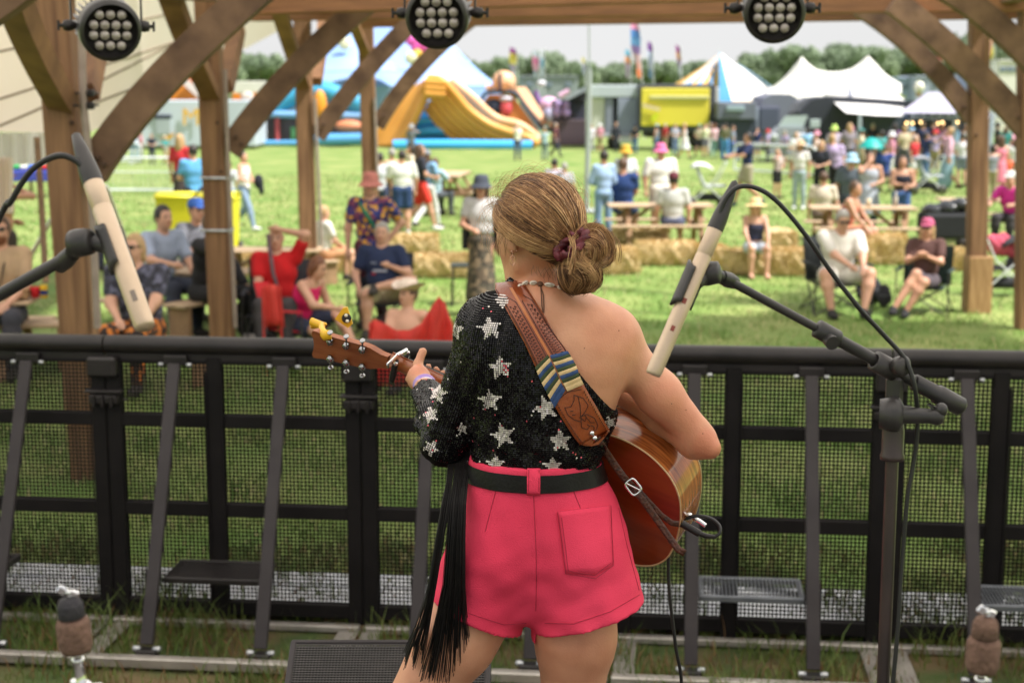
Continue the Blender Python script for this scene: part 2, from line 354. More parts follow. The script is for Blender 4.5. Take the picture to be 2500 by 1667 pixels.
for i in range(5):
    a, b = joints[i], joints[i+1]; Lw = b-a
    th = thing('crowd_barrier', labels_b[i], 'barrier', BP((a+b)/2, 0, 0), 'crowd barrier sections in front of the stage')
    mb = MB(); mb.tube([BP(a+.004, 0, TOPZ-.045), BP(b-.004, 0, TOPZ-.045)], .045, 14, flat=1.0)
    mb.rbox(BP((a+b)/2, -.012, TOPZ-.105), (Lw-.012, .06, .05), .006, 0, RB); mb.build('top_rail', M_black, th)
    mb = MB(); hw = .075
    zs = [(TOPZ-.135, TOPZ-.115), (1.02, 1.085), (.565, .635), (.06, .13)]
    for z0, z1 in zs: mb.rbox(BP((a+b)/2, 0, (z0+z1)/2), (Lw-.02, .044, z1-z0), .004, 0, RB)
    for tt, w in ((a+hw/2+.002, hw), (b-hw/2-.002, hw), ((a+b)/2-.09, .075)):
        mb.rbox(BP(tt, 0.003, (TOPZ-.10+.03)/2), (w, .052, TOPZ-.13), .005, 0, RB)
    for tt in ((a+b)/2-.13, (a+b)/2-.05): mb.rbox(BP(tt, .031, .70), (.01, .012, 1.2), .002, 0, RB)
    mb.build('frame', M_blackf, th)
    mb = MB(); pitch = .0190
    cols = [(a+hw+.004, (a+b)/2-.13), ((a+b)/2-.05, b-hw-.004)]; rows = [(.132, .563), (.637, 1.018), (1.087, TOPZ-.137)]
    for c0, c1 in cols:
        n = int((c1-c0)/pitch)
        for k in range(n+1):
            t = c0+(c1-c0)*k/n; mb.box(BP(t, -.010, (rows[0][0]+rows[2][1])/2), (.0088, .0022, rows[2][1]-rows[0][0]), 0, RB)
    for r0, r1 in rows:
        n = int((r1-r0)/pitch)
        for k in range(n+1):
            z = r0+(r1-r0)*k/n
            for c0, c1 in cols: mb.box(BP((c0+c1)/2, -.0075, z), (c1-c0, .0022, .0088), 0, RB)
    mb.build('mesh_panel', M_blackf, th)
    for fr in (.285, .71):
        t = a+fr*Lw
        mb = MB(); mb.beam(BP(t, .05, TOPZ-.14), BP(t, .60, .10), .048, .022, 0, up=e_b if False else (0, 0, 1), r=.004)
        mb.v = []; mb.f = []; mb.m = []; mb.sm = []
        A = BP(t, .055, TOPZ-.13); Bq = BP(t, .60, .105); d = (Bq-A).normalized(); R = Matrix((e_b, d.cross(e_b).normalized(), d)).transposed()
        mb.rbox((A+Bq)/2, (.062, .03, (Bq-A).length), .004, 0, R); mb.rbox(BP(t, .035, TOPZ-.115), (.12, .03, .05), .006, 1, RB)
        s_ = mb.build('strut', [M_strut, M_black], th)
        for sg in (-1, 1):
            mb = MB(); mb.lathe(BP(t+sg*.06, .045, TOPZ-.135), e_b*sg, [(0, 0), (0, .011), (.022, .011), (.024, 0)], 8); mb.build('bolt', M_zinc, s_)
            mb = MB(); mb.lathe(BP(t+sg*.03, .60, .085), e_b*sg, [(0, 0), (0, .016), (.035, .016), (.037, 0)], 8); mb.build('bolt', M_zinc, s_)
        mb = MB(); mb.rbox(BP(t, .60, .062), (.10, .07, .05), .006, 0, RB); mb.build('foot', M_black, s_)
    # step plate between the struts
    t0, t1 = a+.285*Lw+.035, a+.71*Lw-.035; zst = .38
    mb = MB(); m_i = M_black if i in (0, 1) else mat('step_grey', (.13, .14, .16), .4, .4, col2=(.18, .19, .21), scale=9)
    f0, f1 = (.16, .44)
    for k in range(26):
        t = t0+.02+(t1-t0-.04)*k/25; mb.rbox(BP(t, (f0+f1)/2, zst), (.0085, f1-f0-.02, .006), .001, 0, RB)
    for off in (f0, f1): mb.rbox(BP((t0+t1)/2, off, zst-.008), (t1-t0, .022, .03), .004, 0, RB)
    for t in (t0+.006, t1-.006): mb.rbox(BP(t, (f0+f1)/2, zst-.008), (.016, f1-f0-.03, .032), .003, 0, RB)
    if i in (0, 1): mb.rbox(BP((t0+t1)/2, (f0+f1)/2, zst-.004), (t1-t0-.04, f1-f0-.03, .004), .001, 0, RB)
    mb.build('step', m_i, th)
    mb = MB(); mb.rbox(BP((a+b)/2, .66, .045), (Lw-.02, .055, .05), .006, 0, RB); mb.rbox(BP((a+b)/2, .075, .03), (Lw-.02, .05, .034), .005, 0, RB)
    for t in (a+.06, b-.06): mb.rbox(BP(t, .36, .022), (.10, .50, .014), .003, 0, RB)
    mb.build('base_rail', M_alu, th)
    mb = MB(); mb.rbox(BP((a+b)/2, -.42, .035), (Lw-.01, .70, .012), .003, 0, RB)
    for k in range(6): mb.rbox(BP((a+b)/2, -.14-.1*k, .0435), (Lw-.03, .012, .005), .002, 0, RB)
    mb.build('floor_plate', M_aluw, th)
    # hinge latch on the joint to the right
    mb = MB(); mb.rbox(BP(b-.002, .055, TOPZ-.15), (.15, .05, .10), .012, 0, RB); mb.rbox(BP(b-.002, .05, TOPZ-.275), (.185, .045, .018), .005, 0, RB)
    mb.rbox(BP(b-.002, .048, TOPZ-.315), (.15, .05, .05), .01, 0, RB)
    for q in (-.045, 0, .045): mb.rbox(BP(b+q, .078, TOPZ-.32), (.014, .02, .06), .004, 0, RB)
    mb.lathe(BP(b+.095, .05, TOPZ-.315), e_b, [(0, 0), (0, .008), (.02, .008), (.022, 0)], 8)
    mb.build('latch', M_black, th)

# ---- timber pavilion
pav = thing('timber_pavilion', 'brown oak post and brace pavilion frame standing over the seated audience', 'pavilion', (0, 18, 0))
def wood_post(x_top, y_top, x_bot, y_bot, Y, w, name='post', m=None, z0=0, parent=None):
    A = P(x_top, y_top, Y); Bq = P(x_bot, y_bot, Y); d = (Bq-A)/(Bq.z-A.z); base = A+d*(z0-A.z)
    top = A+d*(4.6-A.z) if name == 'post' else A
    mb = MB(); mb.v = []
    h = (top-base).length; R = (top-base).normalized().to_track_quat('Z', 'Y').to_matrix(); c = (top+base)/2
    mb.rbox((0, 0, 0), (w, w, h), .012)
    o = mb.build(name, m or M_wood); o.matrix_world = Matrix.Translation(c) @ R.to_4x4()
    bpy.context.view_layer.update(); put(o, parent or pav); return o, base, top
def strap_bits(post, x, y0, y1, Y, w):
    mb = MB(); a = P(x, y0, Y-w*.62); b = P(x, y1, Y-w*.62); mb.tube([a, b], .018*w/.22, 8); mb.build('metal_strip', M_pipe, post)
M_pipe = mat('grey_conduit', (.30, .24, .20), .6, col2=(.24, .19, .16), scale=9)
posts = {}
Y1, Y2, Y3, Y4, YA, YB = 10.6, 15.5, 20.5, 23.5, 18.6, 17.3
for key, a in dict(p1=(152, 250, 193, 800, Y1, .22), p2=(517, 240, 543, 800, Y2, .225), p3=(743, 234, 752, 560, Y3, .21), p4=(898, 240, 905, 470, Y4, .22), pA=(2388, 210, 2384, 600, YA, .21), pB=(2513, 260, 2507, 760, YB, .23)).items():
    posts[key] = wood_post(*a)
# pale side strips (electrical conduit) on the posts
for key, xs, Y in (('p1', [(199, 60), (203, 250), (222, 430), (238, 800)], Y1-.13), ('p2', [(549, 170), (556, 380), (575, 800)], Y2-.13), ('p3', [(768, 240), (785, 600)], Y3-.12), ('p4', [(914, 240), (921, 430)], Y4-.12)):
    mb = MB(); mb.tube([P(x, y, Y) for x, y in xs], .026 if key == 'p1' else .022, 10); mb.build('conduit', M_pipe, posts[key][0])
for (key, Y, x0, x1, ys) in (('p2', Y2, 500, 562, (433, 560)), ('p1', Y1, 160, 222, (228, 258))):
    for y in ys:
        mb = MB(); w = .225; c = P((x0+x1)/2, y, Y); hw = (x1-x0)/2/ (FPX/Y)+.012
        mb.tube([c+Vector((-hw, -.135, 0)), c+Vector((hw, -.135, 0)), c+Vector((hw, .135, 0)), c+Vector((-hw, .135, 0)), c+Vector((-hw, -.135, 0))], .012 if key == 'p2' else .007, 8); mb.rbox(c+Vector((hw+.02, -.13, 0)), (.05, .05, .05), .01)
        mb.build('clamp_band', M_zinc if key == 'p2' else M_black, posts[key][0])
# box foot on the inner right post
mb = MB(); c = posts['pA'][1]; mb.rbox((c.x+.0, c.y, .33), (.285, .285, .70), .01); mb.build('foot_box', M_woodn, pav)
# curved braces in the plane of each frame
def brace(pts, Y, w, name='brace', depth=.16, m=None):
    C3 = [P(x, y, Yq) for (x, y), Yq in zip(pts, Y if isinstance(Y, (list, tuple)) else [Y]*len(pts))]
    n = 12; path = []
    for i in range(n+1):
        t = i/n*(len(C3)-1); k = min(int(t), len(C3)-2); f = t-k
        if len(C3) == 3:
            T = i/n; path.append(C3[0]*((1-T)*(1-2*T))+C3[1]*(4*T*(1-T))+C3[2]*(T*(2*T-1)))
        else: path.append(C3[k].lerp(C3[k+1], f))
    mb = MB(); vs = []; dep = Vector((0, 1, 0))
    for i, p in enumerate(path):
        t = (path[min(i+1, n)]-path[max(i-1, 0)]).normalized(); s = t.cross(dep).normalized(); dd = s.cross(t).normalized()
        for a, b in ((-1, -1), (1, -1), (1, 1), (-1, 1)): vs.append(p+s*(a*w/2)+dd*(b*depth/2))
    fs = [(i*4+k, i*4+(k+1) % 4, i*4+4+(k+1) % 4, i*4+4+k) for i in range(n) for k in range(4)]+[(3, 2, 1, 0), (n*4, n*4+1, n*4+2, n*4+3)]
    mb.add(vs, fs); o = mb.build(name, m or M_brace, pav)
    return o
M_brace = mat('oak_brace', (.185, .105, .058), .75, col2=(.070, .034, .017), scale=4.2, bump=.6, bscale=10, detail=8, contrast=(.3, .7))
M_brace_lit = mat('oak_brace_lit', (.26, .13, .056), .72, col2=(.15, .068, .030), scale=3.2, bump=.5, bscale=10, detail=8)  # paler copy of the brace oak, sunlight put into its colour
brace([(222, 424), (392, 202), (662, -52)], Y1, .215)
brace([(560, 366), (722, 168), (945, -34)], Y2, .225)
brace([(774, 332), (892, 176), (1040, 22)], Y3, .225)
brace([(921, 308), (1034, 154), (1192, 18)], Y4, .225)
brace([(2098, 18), (2250, 138), (2374, 288)], YA, .21)
brace([(2180, 4), (2350, 148), (2508, 316)], YB, .26)
brace([(2285, -40), (2420, 52), (2560, 192)], 15.2, .23)
for x, y, Yq in ((236, 385, Y1-.12), (252, 402, Y1-.12), (575, 335, Y2-.12), (588, 352, Y2-.12), (790, 305, Y3-.12), (936, 284, Y4-.12), (2356, 262, YA-.11), (2488, 288, YB-.14), (175, 300, Y1-.12), (196, 340, Y1-.12), (530, 300, Y2-.12), (540, 420, Y2-.12), (2384, 330, YA-.11)):
    mb = MB(); mb.lathe(P(x, y, Yq), (0, -1, 0), [(-.03, .017), (.004, .017), (.006, .012), (.0065, 0)], 10); mb.build('peg', MATS['oak_brace'] if False else mat('oak_peg', (.05, .024, .012), .8), pav)
brace([(-40, 55), (20, 15), (80, -30)], 8.8, .10)
# braces running along the row, lit side put into the paler colour
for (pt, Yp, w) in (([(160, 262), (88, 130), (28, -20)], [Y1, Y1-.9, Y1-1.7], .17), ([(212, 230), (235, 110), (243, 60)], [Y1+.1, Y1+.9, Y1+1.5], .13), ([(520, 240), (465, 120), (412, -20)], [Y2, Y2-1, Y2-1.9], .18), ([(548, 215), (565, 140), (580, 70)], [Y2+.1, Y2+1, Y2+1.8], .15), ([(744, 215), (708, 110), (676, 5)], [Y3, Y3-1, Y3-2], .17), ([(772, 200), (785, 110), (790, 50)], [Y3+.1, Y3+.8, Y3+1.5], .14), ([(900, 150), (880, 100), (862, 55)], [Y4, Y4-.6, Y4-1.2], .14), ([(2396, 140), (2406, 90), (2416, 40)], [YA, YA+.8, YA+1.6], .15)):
    brace(pt, Yp, w, m=M_brace_lit, depth=.13)
# cross beams and long plates
for pts, Ys, hgt, m in (([(900, 50), (2520, 24)], [Y4-.25, YA-.25], .21, M_woodh), ([(640, 30), (2560, 0)], [Y3-.25, YB-.30], .23, M_woodh), ([(560, 8), (2700, -60)], [Y2-.25, 13.6], .24, M_woodh)):
    A, Bq = P(*pts[0], Ys[0]), P(*pts[1], Ys[1]); d = (Bq-A); L = d.length; R = Matrix((d.normalized(), Vector((0, 0, 1)).cross(d).normalized(), d.normalized().cross(Vector((0, 0, 1)).cross(d).normalized()))).transposed()
    mb = MB(); mb.rbox((0, 0, 0), (L+.3, .16, hgt), .012); o = mb.build('cross_beam', m); o.matrix_world = Matrix.Translation((A+Bq)/2) @ R.to_4x4(); bpy.context.view_layer.update(); put(o, pav)
mb = MB(); mb.beam(P(180, -60, Y1), P(900, 12, Y4), .18, .22); mb.build('wall_plate', M_brace, pav)
mb = MB(); mb.beam(P(2400, 0, YA+1), P(2620, -60, 13), .18, .22); mb.build('wall_plate', M_brace, pav)

# ---- cream marquee on the left: sloping roof skin, hanging valance, pole
mq = thing('cream_marquee', 'cream canvas marquee with stitched seams and scalloped edge behind the left posts', 'marquee', P(0, 700, 14) )
bot = [(-420, 318, 12.5), (0, 322, 13.5), (216, 326, 14.5), (340, 258, 17), (450, 200, 20), (560, 140, 22), (692, 70, 24)]
top = [(-420, -700, 12.5), (0, -560, 13.5), (216, -460, 14.5), (340, -380, 17), (450, -330, 20), (560, -300, 22), (692, -270, 24)]
def mixc(i, v):
    k = min(int(i), len(bot)-2); f = i-k; a = [bot[k][j]*(1-f)+bot[k+1][j]*f for j in range(3)]; b = [top[k][j]*(1-f)+top[k+1][j]*f for j in range(3)]
    x, y, Y = [a[j]*(1-v)+b[j]*v for j in range(3)]; p = P(x, y, Y); p.y -= 1.6*v; p.z += .15*math.sin(v*math.pi); p.y -= .25*math.sin(v*math.pi); return p
rows = [[mixc(i/4*1.0, v/14) for i in range(0, 25)] for v in range(15)]
mb = MB(); mb.grid(rows); mb.build('roof_skin', M_canvas, mq)
def px2uv(x, y):       # the spot on the roof skin whose projection falls on an image point
    best = None
    for i in range(0, 49):
        for v in range(0, 21):
            a_, b_ = proj(mixc(i/8, v/20)); dd = (a_-x)**2+(b_-y)**2
            if best is None or dd < best[0]: best = (dd, i/8, v/20)
    _, u, v = best; st = .06
    while st > .0008:
        mv = False
        for du, dv in ((st, 0), (-st, 0), (0, st), (0, -st)):
            uu, vv = min(5.99, max(0, u+du)), min(1, max(0, v+dv)); a_, b_ = proj(mixc(uu, vv)); dd = (a_-x)**2+(b_-y)**2
            if dd < best[0]: best = (dd, uu, vv); u, v = uu, vv; mv = True
        if not mv: st *= .5
    return mixc(u, v)
for (a, b) in (((0, 124), (425, 30)), ((0, 240), (445, 95)), ((0, 305), (118, 255)), ((216, 211), (445, 95)), ((230, 250), (560, 125)), ((120, 70), (300, -10))):
    pa = [px2uv(a[0]+(b[0]-a[0])*k/6, a[1]+(b[1]-a[1])*k/6) for k in range(7)]
    mb = MB(); mb.tube([p+Vector((0, -.02, -.01)) for p in pa], .011, 6, flat=1); mb.build('seam', M_seam, mq)
rows = []
for v in range(9):
    r = []
    for i in range(61):
        x = -160+i*5; y = 324+v*9.3+(2.5*abs(math.sin(i*.62)) if v == 8 else 0)+(0 if v < 8 else 2); r.append(P(x, y, 13.9+.04*math.sin(i*.9)))
    rows.append(r)
mb = MB(); mb.grid(rows); mb.build('valance', M_white_canvas, mq)
mb = MB(); mb.tube([P(90, 335, 13.6), P(100, 480, 13.6), P(112, 690, 13.4)], .028, 8); mb.build('pole', mat('tent_pole', (.23, .13, .07), .6, col2=(.16, .09, .05), scale=9), mq)
for a, b in (((152, 490), (66, 640)), ((258, 455), (312, 600))):
    mb = MB(); mb.tube([P(*a, 14.2), P(*b, 15.2)], .022, 6); mb.build('guy_strap', mat('strap_white', (.72, .72, .68), .8), mq)

# ---- stage canopy overhead (out of frame; it shades the player and the pit and glows through)
rc = thing('stage_canopy', 'large pale canvas canopy stretched over the stage and the pit', 'canopy', (0, 8, 4.3))
rows = [[Vector((x, y, 4.95-.09*abs(x)-.012*(y-8)**2*0.0+(.12*math.sin(y*.9)))) for x in (-8, -5, -2.5, 0, 2.5, 5, 8)] for y in np.linspace(.6, 16.9, 11)]
mb = MB(); mb.grid(rows); mb.build('canopy_skin', M_roof, rc)
tr = thing('lighting_bar', 'black steel tube above the stage carrying the stage lights', 'bar', P(1250, -150, 6.6))
mb = MB(); zb = P(1250, -95, 6.6).z; mb.tube([(-3.6, 6.6, zb), (3.6, 6.6, zb)], .025, 10); mb.build('bar_tube', M_black, tr)
for x in (-3.4, 0.4, 3.4): mb = MB(); mb.tube([(x, 6.6, zb), (x, 6.6, 4.6)], .006, 6); mb.build('hanger', M_black, tr)
# ---- LED par cans
M_lens = mat('lens', (.24, .205, .185), .10, col2=(.36, .32, .295), scale=30, spec=.8, coat=.8); M_can = mat('can_black', (.018, .016, .016), .38, col2=(.03, .027, .027), scale=25)
def par(x, y, rpx, label, yaw, tilt, Y=6.45, roll=0):
    c = P(x, y, Y); r = rpx/(FPX/Y)*1.0; ax = Vector((math.sin(yaw), -math.cos(yaw), -math.sin(tilt))).normalized()
    th = thing('stage_light', label, 'stage light', c, 'LED stage lights hanging above the stage')
    mb = MB(); b = -ax
    mb.lathe(c, b, [(-.035, r*.86), (-.03, r*.97), (-.02, r), (.035, r), (.045, r*.93), (.06, r*.91), (.10, r*.88), (.17, r*.74), (.20, r*.5), (.205, 0)], 40)
    mb.lathe(c, b, [(-.035, r*.86), (-.010, r*.83), (-.008, 0)], 40, 1)
    x0 = ax.cross(Vector((0, 0, 1))).normalized(); y0 = x0.cross(ax)
    if y0.z < 0: y0 = -y0
    for k in range(30):          # cooling fins
        a = 2*math.pi*k/30; dirv = x0*math.cos(a)+y0*math.sin(a); R = Matrix((dirv, dirv.cross(b).normalized(), b)).transposed(); mb.rbox(c+b*.12+dirv*r*.86, (.03, .004, .10), .001, 0, R)
    mb.build('housing', [M_can, M_blackf], th)
    mb = MB(); rr = r*.155; Rl = Matrix((x0, y0, ax)).transposed()
    for row, n in ((1, 3), (2, 4), (3, 4), (4, 3)):
        for k in range(n):
            px = (k-(n-1)/2)*rr*2.28; py = (2.5-row)*rr*2.15; q = c+x0*px+y0*py+ax*.012
            mb.lathe(q, ax, [(-.004, rr), (.006, rr), (.012, rr*.85), (.016, rr*.5), (.0175, 0)], 16)
    mb.build('lens_array', M_lens, th)
    mb = MB(); pts = []
    for k in range(13):
        a = math.pi*k/12; s = math.cos(a); pts.append(c+b*.07+x0*(r*1.13*(1 if s > .35 else (-1 if s < -.35 else s/.35)))+Vector((0, 0, max(0, math.sin(a)*1.0)*(zb-c.z-.05) if abs(s) > .0 else (zb-c.z-.05))))
    top = Vector((c.x, 6.6, zb)); side = r*1.13
    L_ = c+b*.07-x0*side; R_ = c+b*.07+x0*side
    path = [L_, L_+Vector((0, .0, r*1.3)), top-x0*side*.8+Vector((0, 0, -.05)), top+x0*side*.8+Vector((0, 0, -.05)), R_+Vector((0, 0, r*1.3)), R_]
    for i in range(len(path)-1): mb.beam(path[i], path[i+1], .022, .007, 0, up=(x0 if i in (0, 1, 3, 4) else (0, 0, 1)))
    mb.build('yoke', M_can, th)
    for sg in (-1, 1):
        mb = MB(); q = c+b*.07+x0*sg*side; mb.lathe(q, x0*sg, [(-.02, .012), (.0, .022), (.012, .024), (.03, .02), (.034, .008), (.05, .008), (.052, 0)], 12); mb.lathe(q+x0*sg*.05+b*.0, Vector((0, 0, 1)), [(-.02, .006), (.02, .006)], 6); mb.build('knob', M_black, th)
    mb = MB(); mb.tube([c+b*.19, c+b*.30+Vector((0, 0, .05)), c+b*.34+Vector((.02, 0, .3)), Vector((c.x+.05, 6.62, zb))], .005, 6); mb.build('power_lead', M_black, th)
par(268, 73, 74, 'round black stage light in front of the first oak post, turned sideways', .42, .25)
par(1068, 42, 76, 'round black stage light hanging above the player left of centre', -.10, .28)
par(1890, 30, 74, 'round black stage light hanging above the right part of the picture', -.05, .28)
# ================================================================ the guitar player, seen from behind
M_skin = mat('skin_player', (.66, .33, .195), .44, col2=(.54, .24, .135), scale=15, bump=.14, bscale=260, sss=.12, contrast=(.3, .75), detail=6, attr='tint')
M_seq = mat('sequin_black', (.003, .0025, .003), .24, col2=(.010, .008, .009), scale=20, spec=.3); M_knit = mat('black_knit', (.003, .0025, .003), .9, bump=.4, bscale=300, spec=.1)
M_seqw = mat('sequin_silver', (.70, .64, .61), .28, metal=.3, col2=(.66, .60, .56), scale=60)
M_seqr = mat('sequin_pink', (.75, .12, .16), .3, metal=.4)
M_pink = mat('pink_crepe', (.88, .060, .130), .8, col2=(.79, .046, .105), scale=5, bump=.30, bscale=420, spec=.25, detail=5)
M_pinkd = mat('pink_seam', (.40, .018, .050), .85)
M_belt = mat('black_leather', (.006, .005, .005), .42, bump=.12, bscale=140, spec=.25)
M_fringe = mat('black_fringe', (.006, .005, .005), .5, col2=(.014, .011, .010), scale=60, spec=.3)
def smooth_obj(o, it=2, f=.5):
    md = o.modifiers.new('s', 'SMOOTH'); md.iterations = it; md.factor = f
    dg = bpy.context.evaluated_depsgraph_get(); me = bpy.data.meshes.new_from_object(o.evaluated_get(dg)); o.modifiers.clear(); old = o.data; o.data = me; me.name = old.name
    for p in me.polygons: p.use_smooth = True
    return o
HY = 3.40
Q = lambda x, y, Y=HY: P(x, y, Y)
# guitar frame: tail point, axis towards the tail, width, soundboard normal
GK = 1.012; c0 = Vector((0, 0, CAMH))
GT = c0+(Vector((.434, 3.5225, 1.747))-c0)*GK; gu = Vector((.864, -.384, -.325)).normalized(); gw = Vector((.066, -.554, .83)); gw = (gw-gu*gw.dot(gu)).normalized(); gn = gu.cross(gw); gn = gn if gn.y > 0 else -gn
def GP(u, w, n): return GT+gu*u+gw*w+gn*n
player = thing('person', 'woman seen from behind in pink shorts and a black sequined one-shoulder top playing a guitar', 'person', (Q(1310, 1400).x, HY, STZ))
hipL, hipR = Q(1218, 1385, 3.42), Q(1404, 1385, 3.42)
kneeL = Vector((-.245, 3.36, 1.27)); kneeR = Vector((.135, 3.40, 1.26)); ankL = Vector((-.34, 3.44, .90)); ankR = Vector((.125, 3.50, .90))
thL = Q(1112, 1560, 3.39); thR = Q(1405, 1560, 3.40)
SL, SR = Q(1190, 802, 3.42), Q(1490, 832, 3.42)
EL, ER = Q(1085, 1083, 3.46), Q(1709, 1070, 3.42)
WL = Q(1040, 950, 3.70); WR = GP(-.31, .185, .05)
torso = [elli(Q(1310, 1320, 3.43), (.178, .118, .12), k=.06), elli(Q(1228, 1362, 3.375), (.098, .088, .10), k=.05), elli(Q(1398, 1362, 3.375), (.098, .088, .10), k=.05),
         cone(Q(1310, 1260, 3.42), Q(1312, 1130, 3.42), .112, .092, k=.05), elli(Q(1306, 1175, 3.42), (.130, .086, .08), k=.05), elli(Q(1308, 1090, 3.41), (.130, .090, .11), k=.05),
         elli(Q(1330, 960, 3.40), (.160, .112, .17), k=.05), elli(Q(1345, 850, 3.41), (.178, .098, .12), k=.05),
         elli(Q(1235, 850, 3.365), (.075, .05, .10), k=.05), elli(Q(1440, 870, 3.362), (.078, .048, .105), k=.05),
         cone(Q(1322, 752, 3.40), Q(1210, 786, 3.42), .058, .048, k=.05), cone(Q(1345, 752, 3.40), Q(1478, 812, 3.42), .058, .052, k=.05),
         elli(Q(1345, 870, 3.53), (.14, .06, .11), k=.06),
         cone(Q(1408, 800, 3.352), Q(1432, 905, 3.338), .020, .026, k=.03), cone(Q(1425, 815, 3.356), Q(1490, 835, 3.37), .018, .018, k=.03), cone(Q(1262, 800, 3.352), Q(1240, 900, 3.34), .022, .026, k=.03)]
neck = [cone(Q(1332, 772, 3.41), Q(1312, 640, 3.44), .062, .050, k=.045)]
legs = [cone(hipL, thL, .105, .088, k=.05), cone(thL, kneeL, .088, .062, k=.03), cone(kneeL, kneeL.lerp(ankL, .35)+Vector((0, -.02, 0)), .060, .058, k=.03), cone(kneeL.lerp(ankL, .35)+Vector((0, -.02, 0)), ankL, .058, .036, k=.03),
        cone(hipR, thR, .108, .088, k=.05), cone(thR, kneeR, .088, .062, k=.03), cone(kneeR, kneeR.lerp(ankR, .35)+Vector((0, -.02, 0)), .060, .058, k=.03), cone(kneeR.lerp(ankR, .35)+Vector((0, -.02, 0)), ankR, .058, .036, k=.03)]
armL = [cone(SL, EL, .050, .038, k=.03), elli(SL, (.052, .054, .054), k=.035), cone(EL, EL.lerp(WL, .4), .037, .036, k=.02), cone(EL.lerp(WL, .4), WL, .036, .024, k=.02)]
armR = [elli(SR, (.060, .058, .060), k=.05), cone(SR, SR.lerp(ER, .55), .052, .048, k=.03), cone(SR.lerp(ER, .55), ER, .048, .036, k=.025), cone(ER+Vector((-.012, 0, .010)), Q(1737, 1093, 3.40), .037, .021, k=.015), cone(Q(1695, 1088, 3.43), Q(1735, 1098, 3.41), .030, .018, k=.015),
        cone(ER+Vector((-.012, 0, -.006)), ER.lerp(WR, .35), .036, .041, k=.02), cone(ER.lerp(WR, .4), WR, .040, .025, k=.02)]
# head, turned left and down
HC = Q(1310, 548, 3.42); fdir = Vector((-.62, .74, -.26)).normalized(); fright = fdir.cross(Vector((0, 0, 1))).normalized(); fup = fright.cross(fdir).normalized()
RH = Matrix((fright, fdir, fup)).transposed()
H = lambda r, f, u: HC+RH @ Vector((r, f, u))
head = [elli(HC, (.078, .095, .098), RH, k=.02), elli(H(0, .045, -.045), (.060, .062, .075), RH, k=.03), elli(H(0, .062, -.098), (.038, .040, .035), RH, k=.03), cone(H(-.040, .02, -.085), H(-.012, .085, -.118), .022, .016, k=.02), cone(H(.040, .02, -.085), H(.012, .085, -.118), .022, .016, k=.02),
        cone(H(0, .098, -.015), H(0, .122, -.048), .008, .014, k=.012), elli(H(0, .098, -.078), (.024, .012, .010), RH, k=.01), elli(H(0, .090, .012), (.05, .02, .012), RH, k=.015),
        elli(H(-.080, .0, -.032), (.010, .020, .030), RH, k=.006), elli(H(.080, .0, -.032), (.010, .020, .030), RH, k=.006)]
def finger(pts, r0, r1): return [cone(pts[i], pts[i+1], r0+(r1-r0)*i/(len(pts)-1), r0+(r1-r0)*(i+1)/(len(pts)-1), k=.005) for i in range(len(pts)-1)]
handL = [elli(Q(1020, 922, 3.765), (.026, .030, .030), k=.02), cone(WL, Q(1025, 925, 3.76), .024, .024, k=.02), cone(Q(1036, 935, 3.755), Q(1024, 912, 3.765), .018, .015, k=.012)]
handL += finger([Q(1026, 915, 3.765), Q(1020, 888, 3.785), Q(1032, 858, 3.80)], .0135, .0105)
nk = lambda u, w, n: GP(u, w, n)
for i, uu in enumerate((-.775, -.752, -.730, -.709)):
    l = (.0, .004, .002, -.006)[i]
    handL += finger([Q(998+i*12, 925, 3.785), nk(uu, -.040, -.004+.002*i), nk(uu+.002, -.034-l*.3, .030), nk(uu+.004, -.006+l, .033)], .0105, .0085)
handR = [elli(GP(-.335, .115, .052), (.030, .034, .026), k=.02), cone(WR, GP(-.335, .12, .052), .024, .022, k=.02)]
for i in range(4):
    o = (i-1.5)*.018; handR += finger([GP(-.34+o, .085, .055), GP(-.352+o, .055+.004*(i % 2), .058), GP(-.358+o, .030+.006*i, .046), GP(-.355+o, .016+.006*i, .030)], .0100, .0078)
handR += finger([GP(-.305, .115, .045), GP(-.290, .080, .040), GP(-.300, .050, .032)], .0115, .009)
body_pr = torso+neck+legs+armL+armR+head+handL+handR
def spine(X, Y, Z):
    xs = Q(1332, 850).x+(Z-1.95)*.04; g = .0055*np.exp(-((X-xs)/.014)**2)*np.clip((Z-1.85)*8, 0, 1)*np.clip((2.22-Z)*10, 0, 1)*(Y < 3.42)
    return g+.0006*np.sin(X*70+Z*40)*np.sin(Z*65-X*30)
t_v, t_f = sdf_mesh(body_pr, .0055, .02, disp=spine)
body = mesh_obj('body', t_v, t_f, M_skin, player); smooth_obj(body, 2, .5)
body['label'] = 'lightly tanned skin with bare right shoulder, back and legs'
def bvh_of(o): return BVHTree.FromPolygons([o.matrix_world @ v.co for v in o.data.vertices], [tuple(p.vertices) for p in o.data.polygons])
def add_cols(o, spots, base=(1, 1, 1)):
    me = o.data; n = len(me.vertices); co = np.zeros(n*3, dtype=np.float32); me.vertices.foreach_get('co', co); co = co.reshape(-1, 3)
    c = np.ones((n, 4), dtype=np.float32); c[:, :3] = base
    for p, r, colr in spots:
        d = np.linalg.norm(co-np.array(p), axis=1); w = np.clip((r-d)/(r*.35), 0, 1)[:, None]; c[:, :3] = c[:, :3]*(1-w)+np.array(colr)*w
    a = me.color_attributes.new('tint', 'FLOAT_COLOR', 'POINT'); a.data.foreach_set('color', c.ravel())
def on_skin(x, y):
    d = ray(x, y).normalized(); h = BVHTree.FromPolygons([v.co for v in body.data.vertices], [tuple(p.vertices) for p in body.data.polygons]).ray_cast(c0, d, 12) if False else SKB.ray_cast(c0, d, 12); return h[0] or P(x, y, 3.4)
SKB = bvh_of(body)
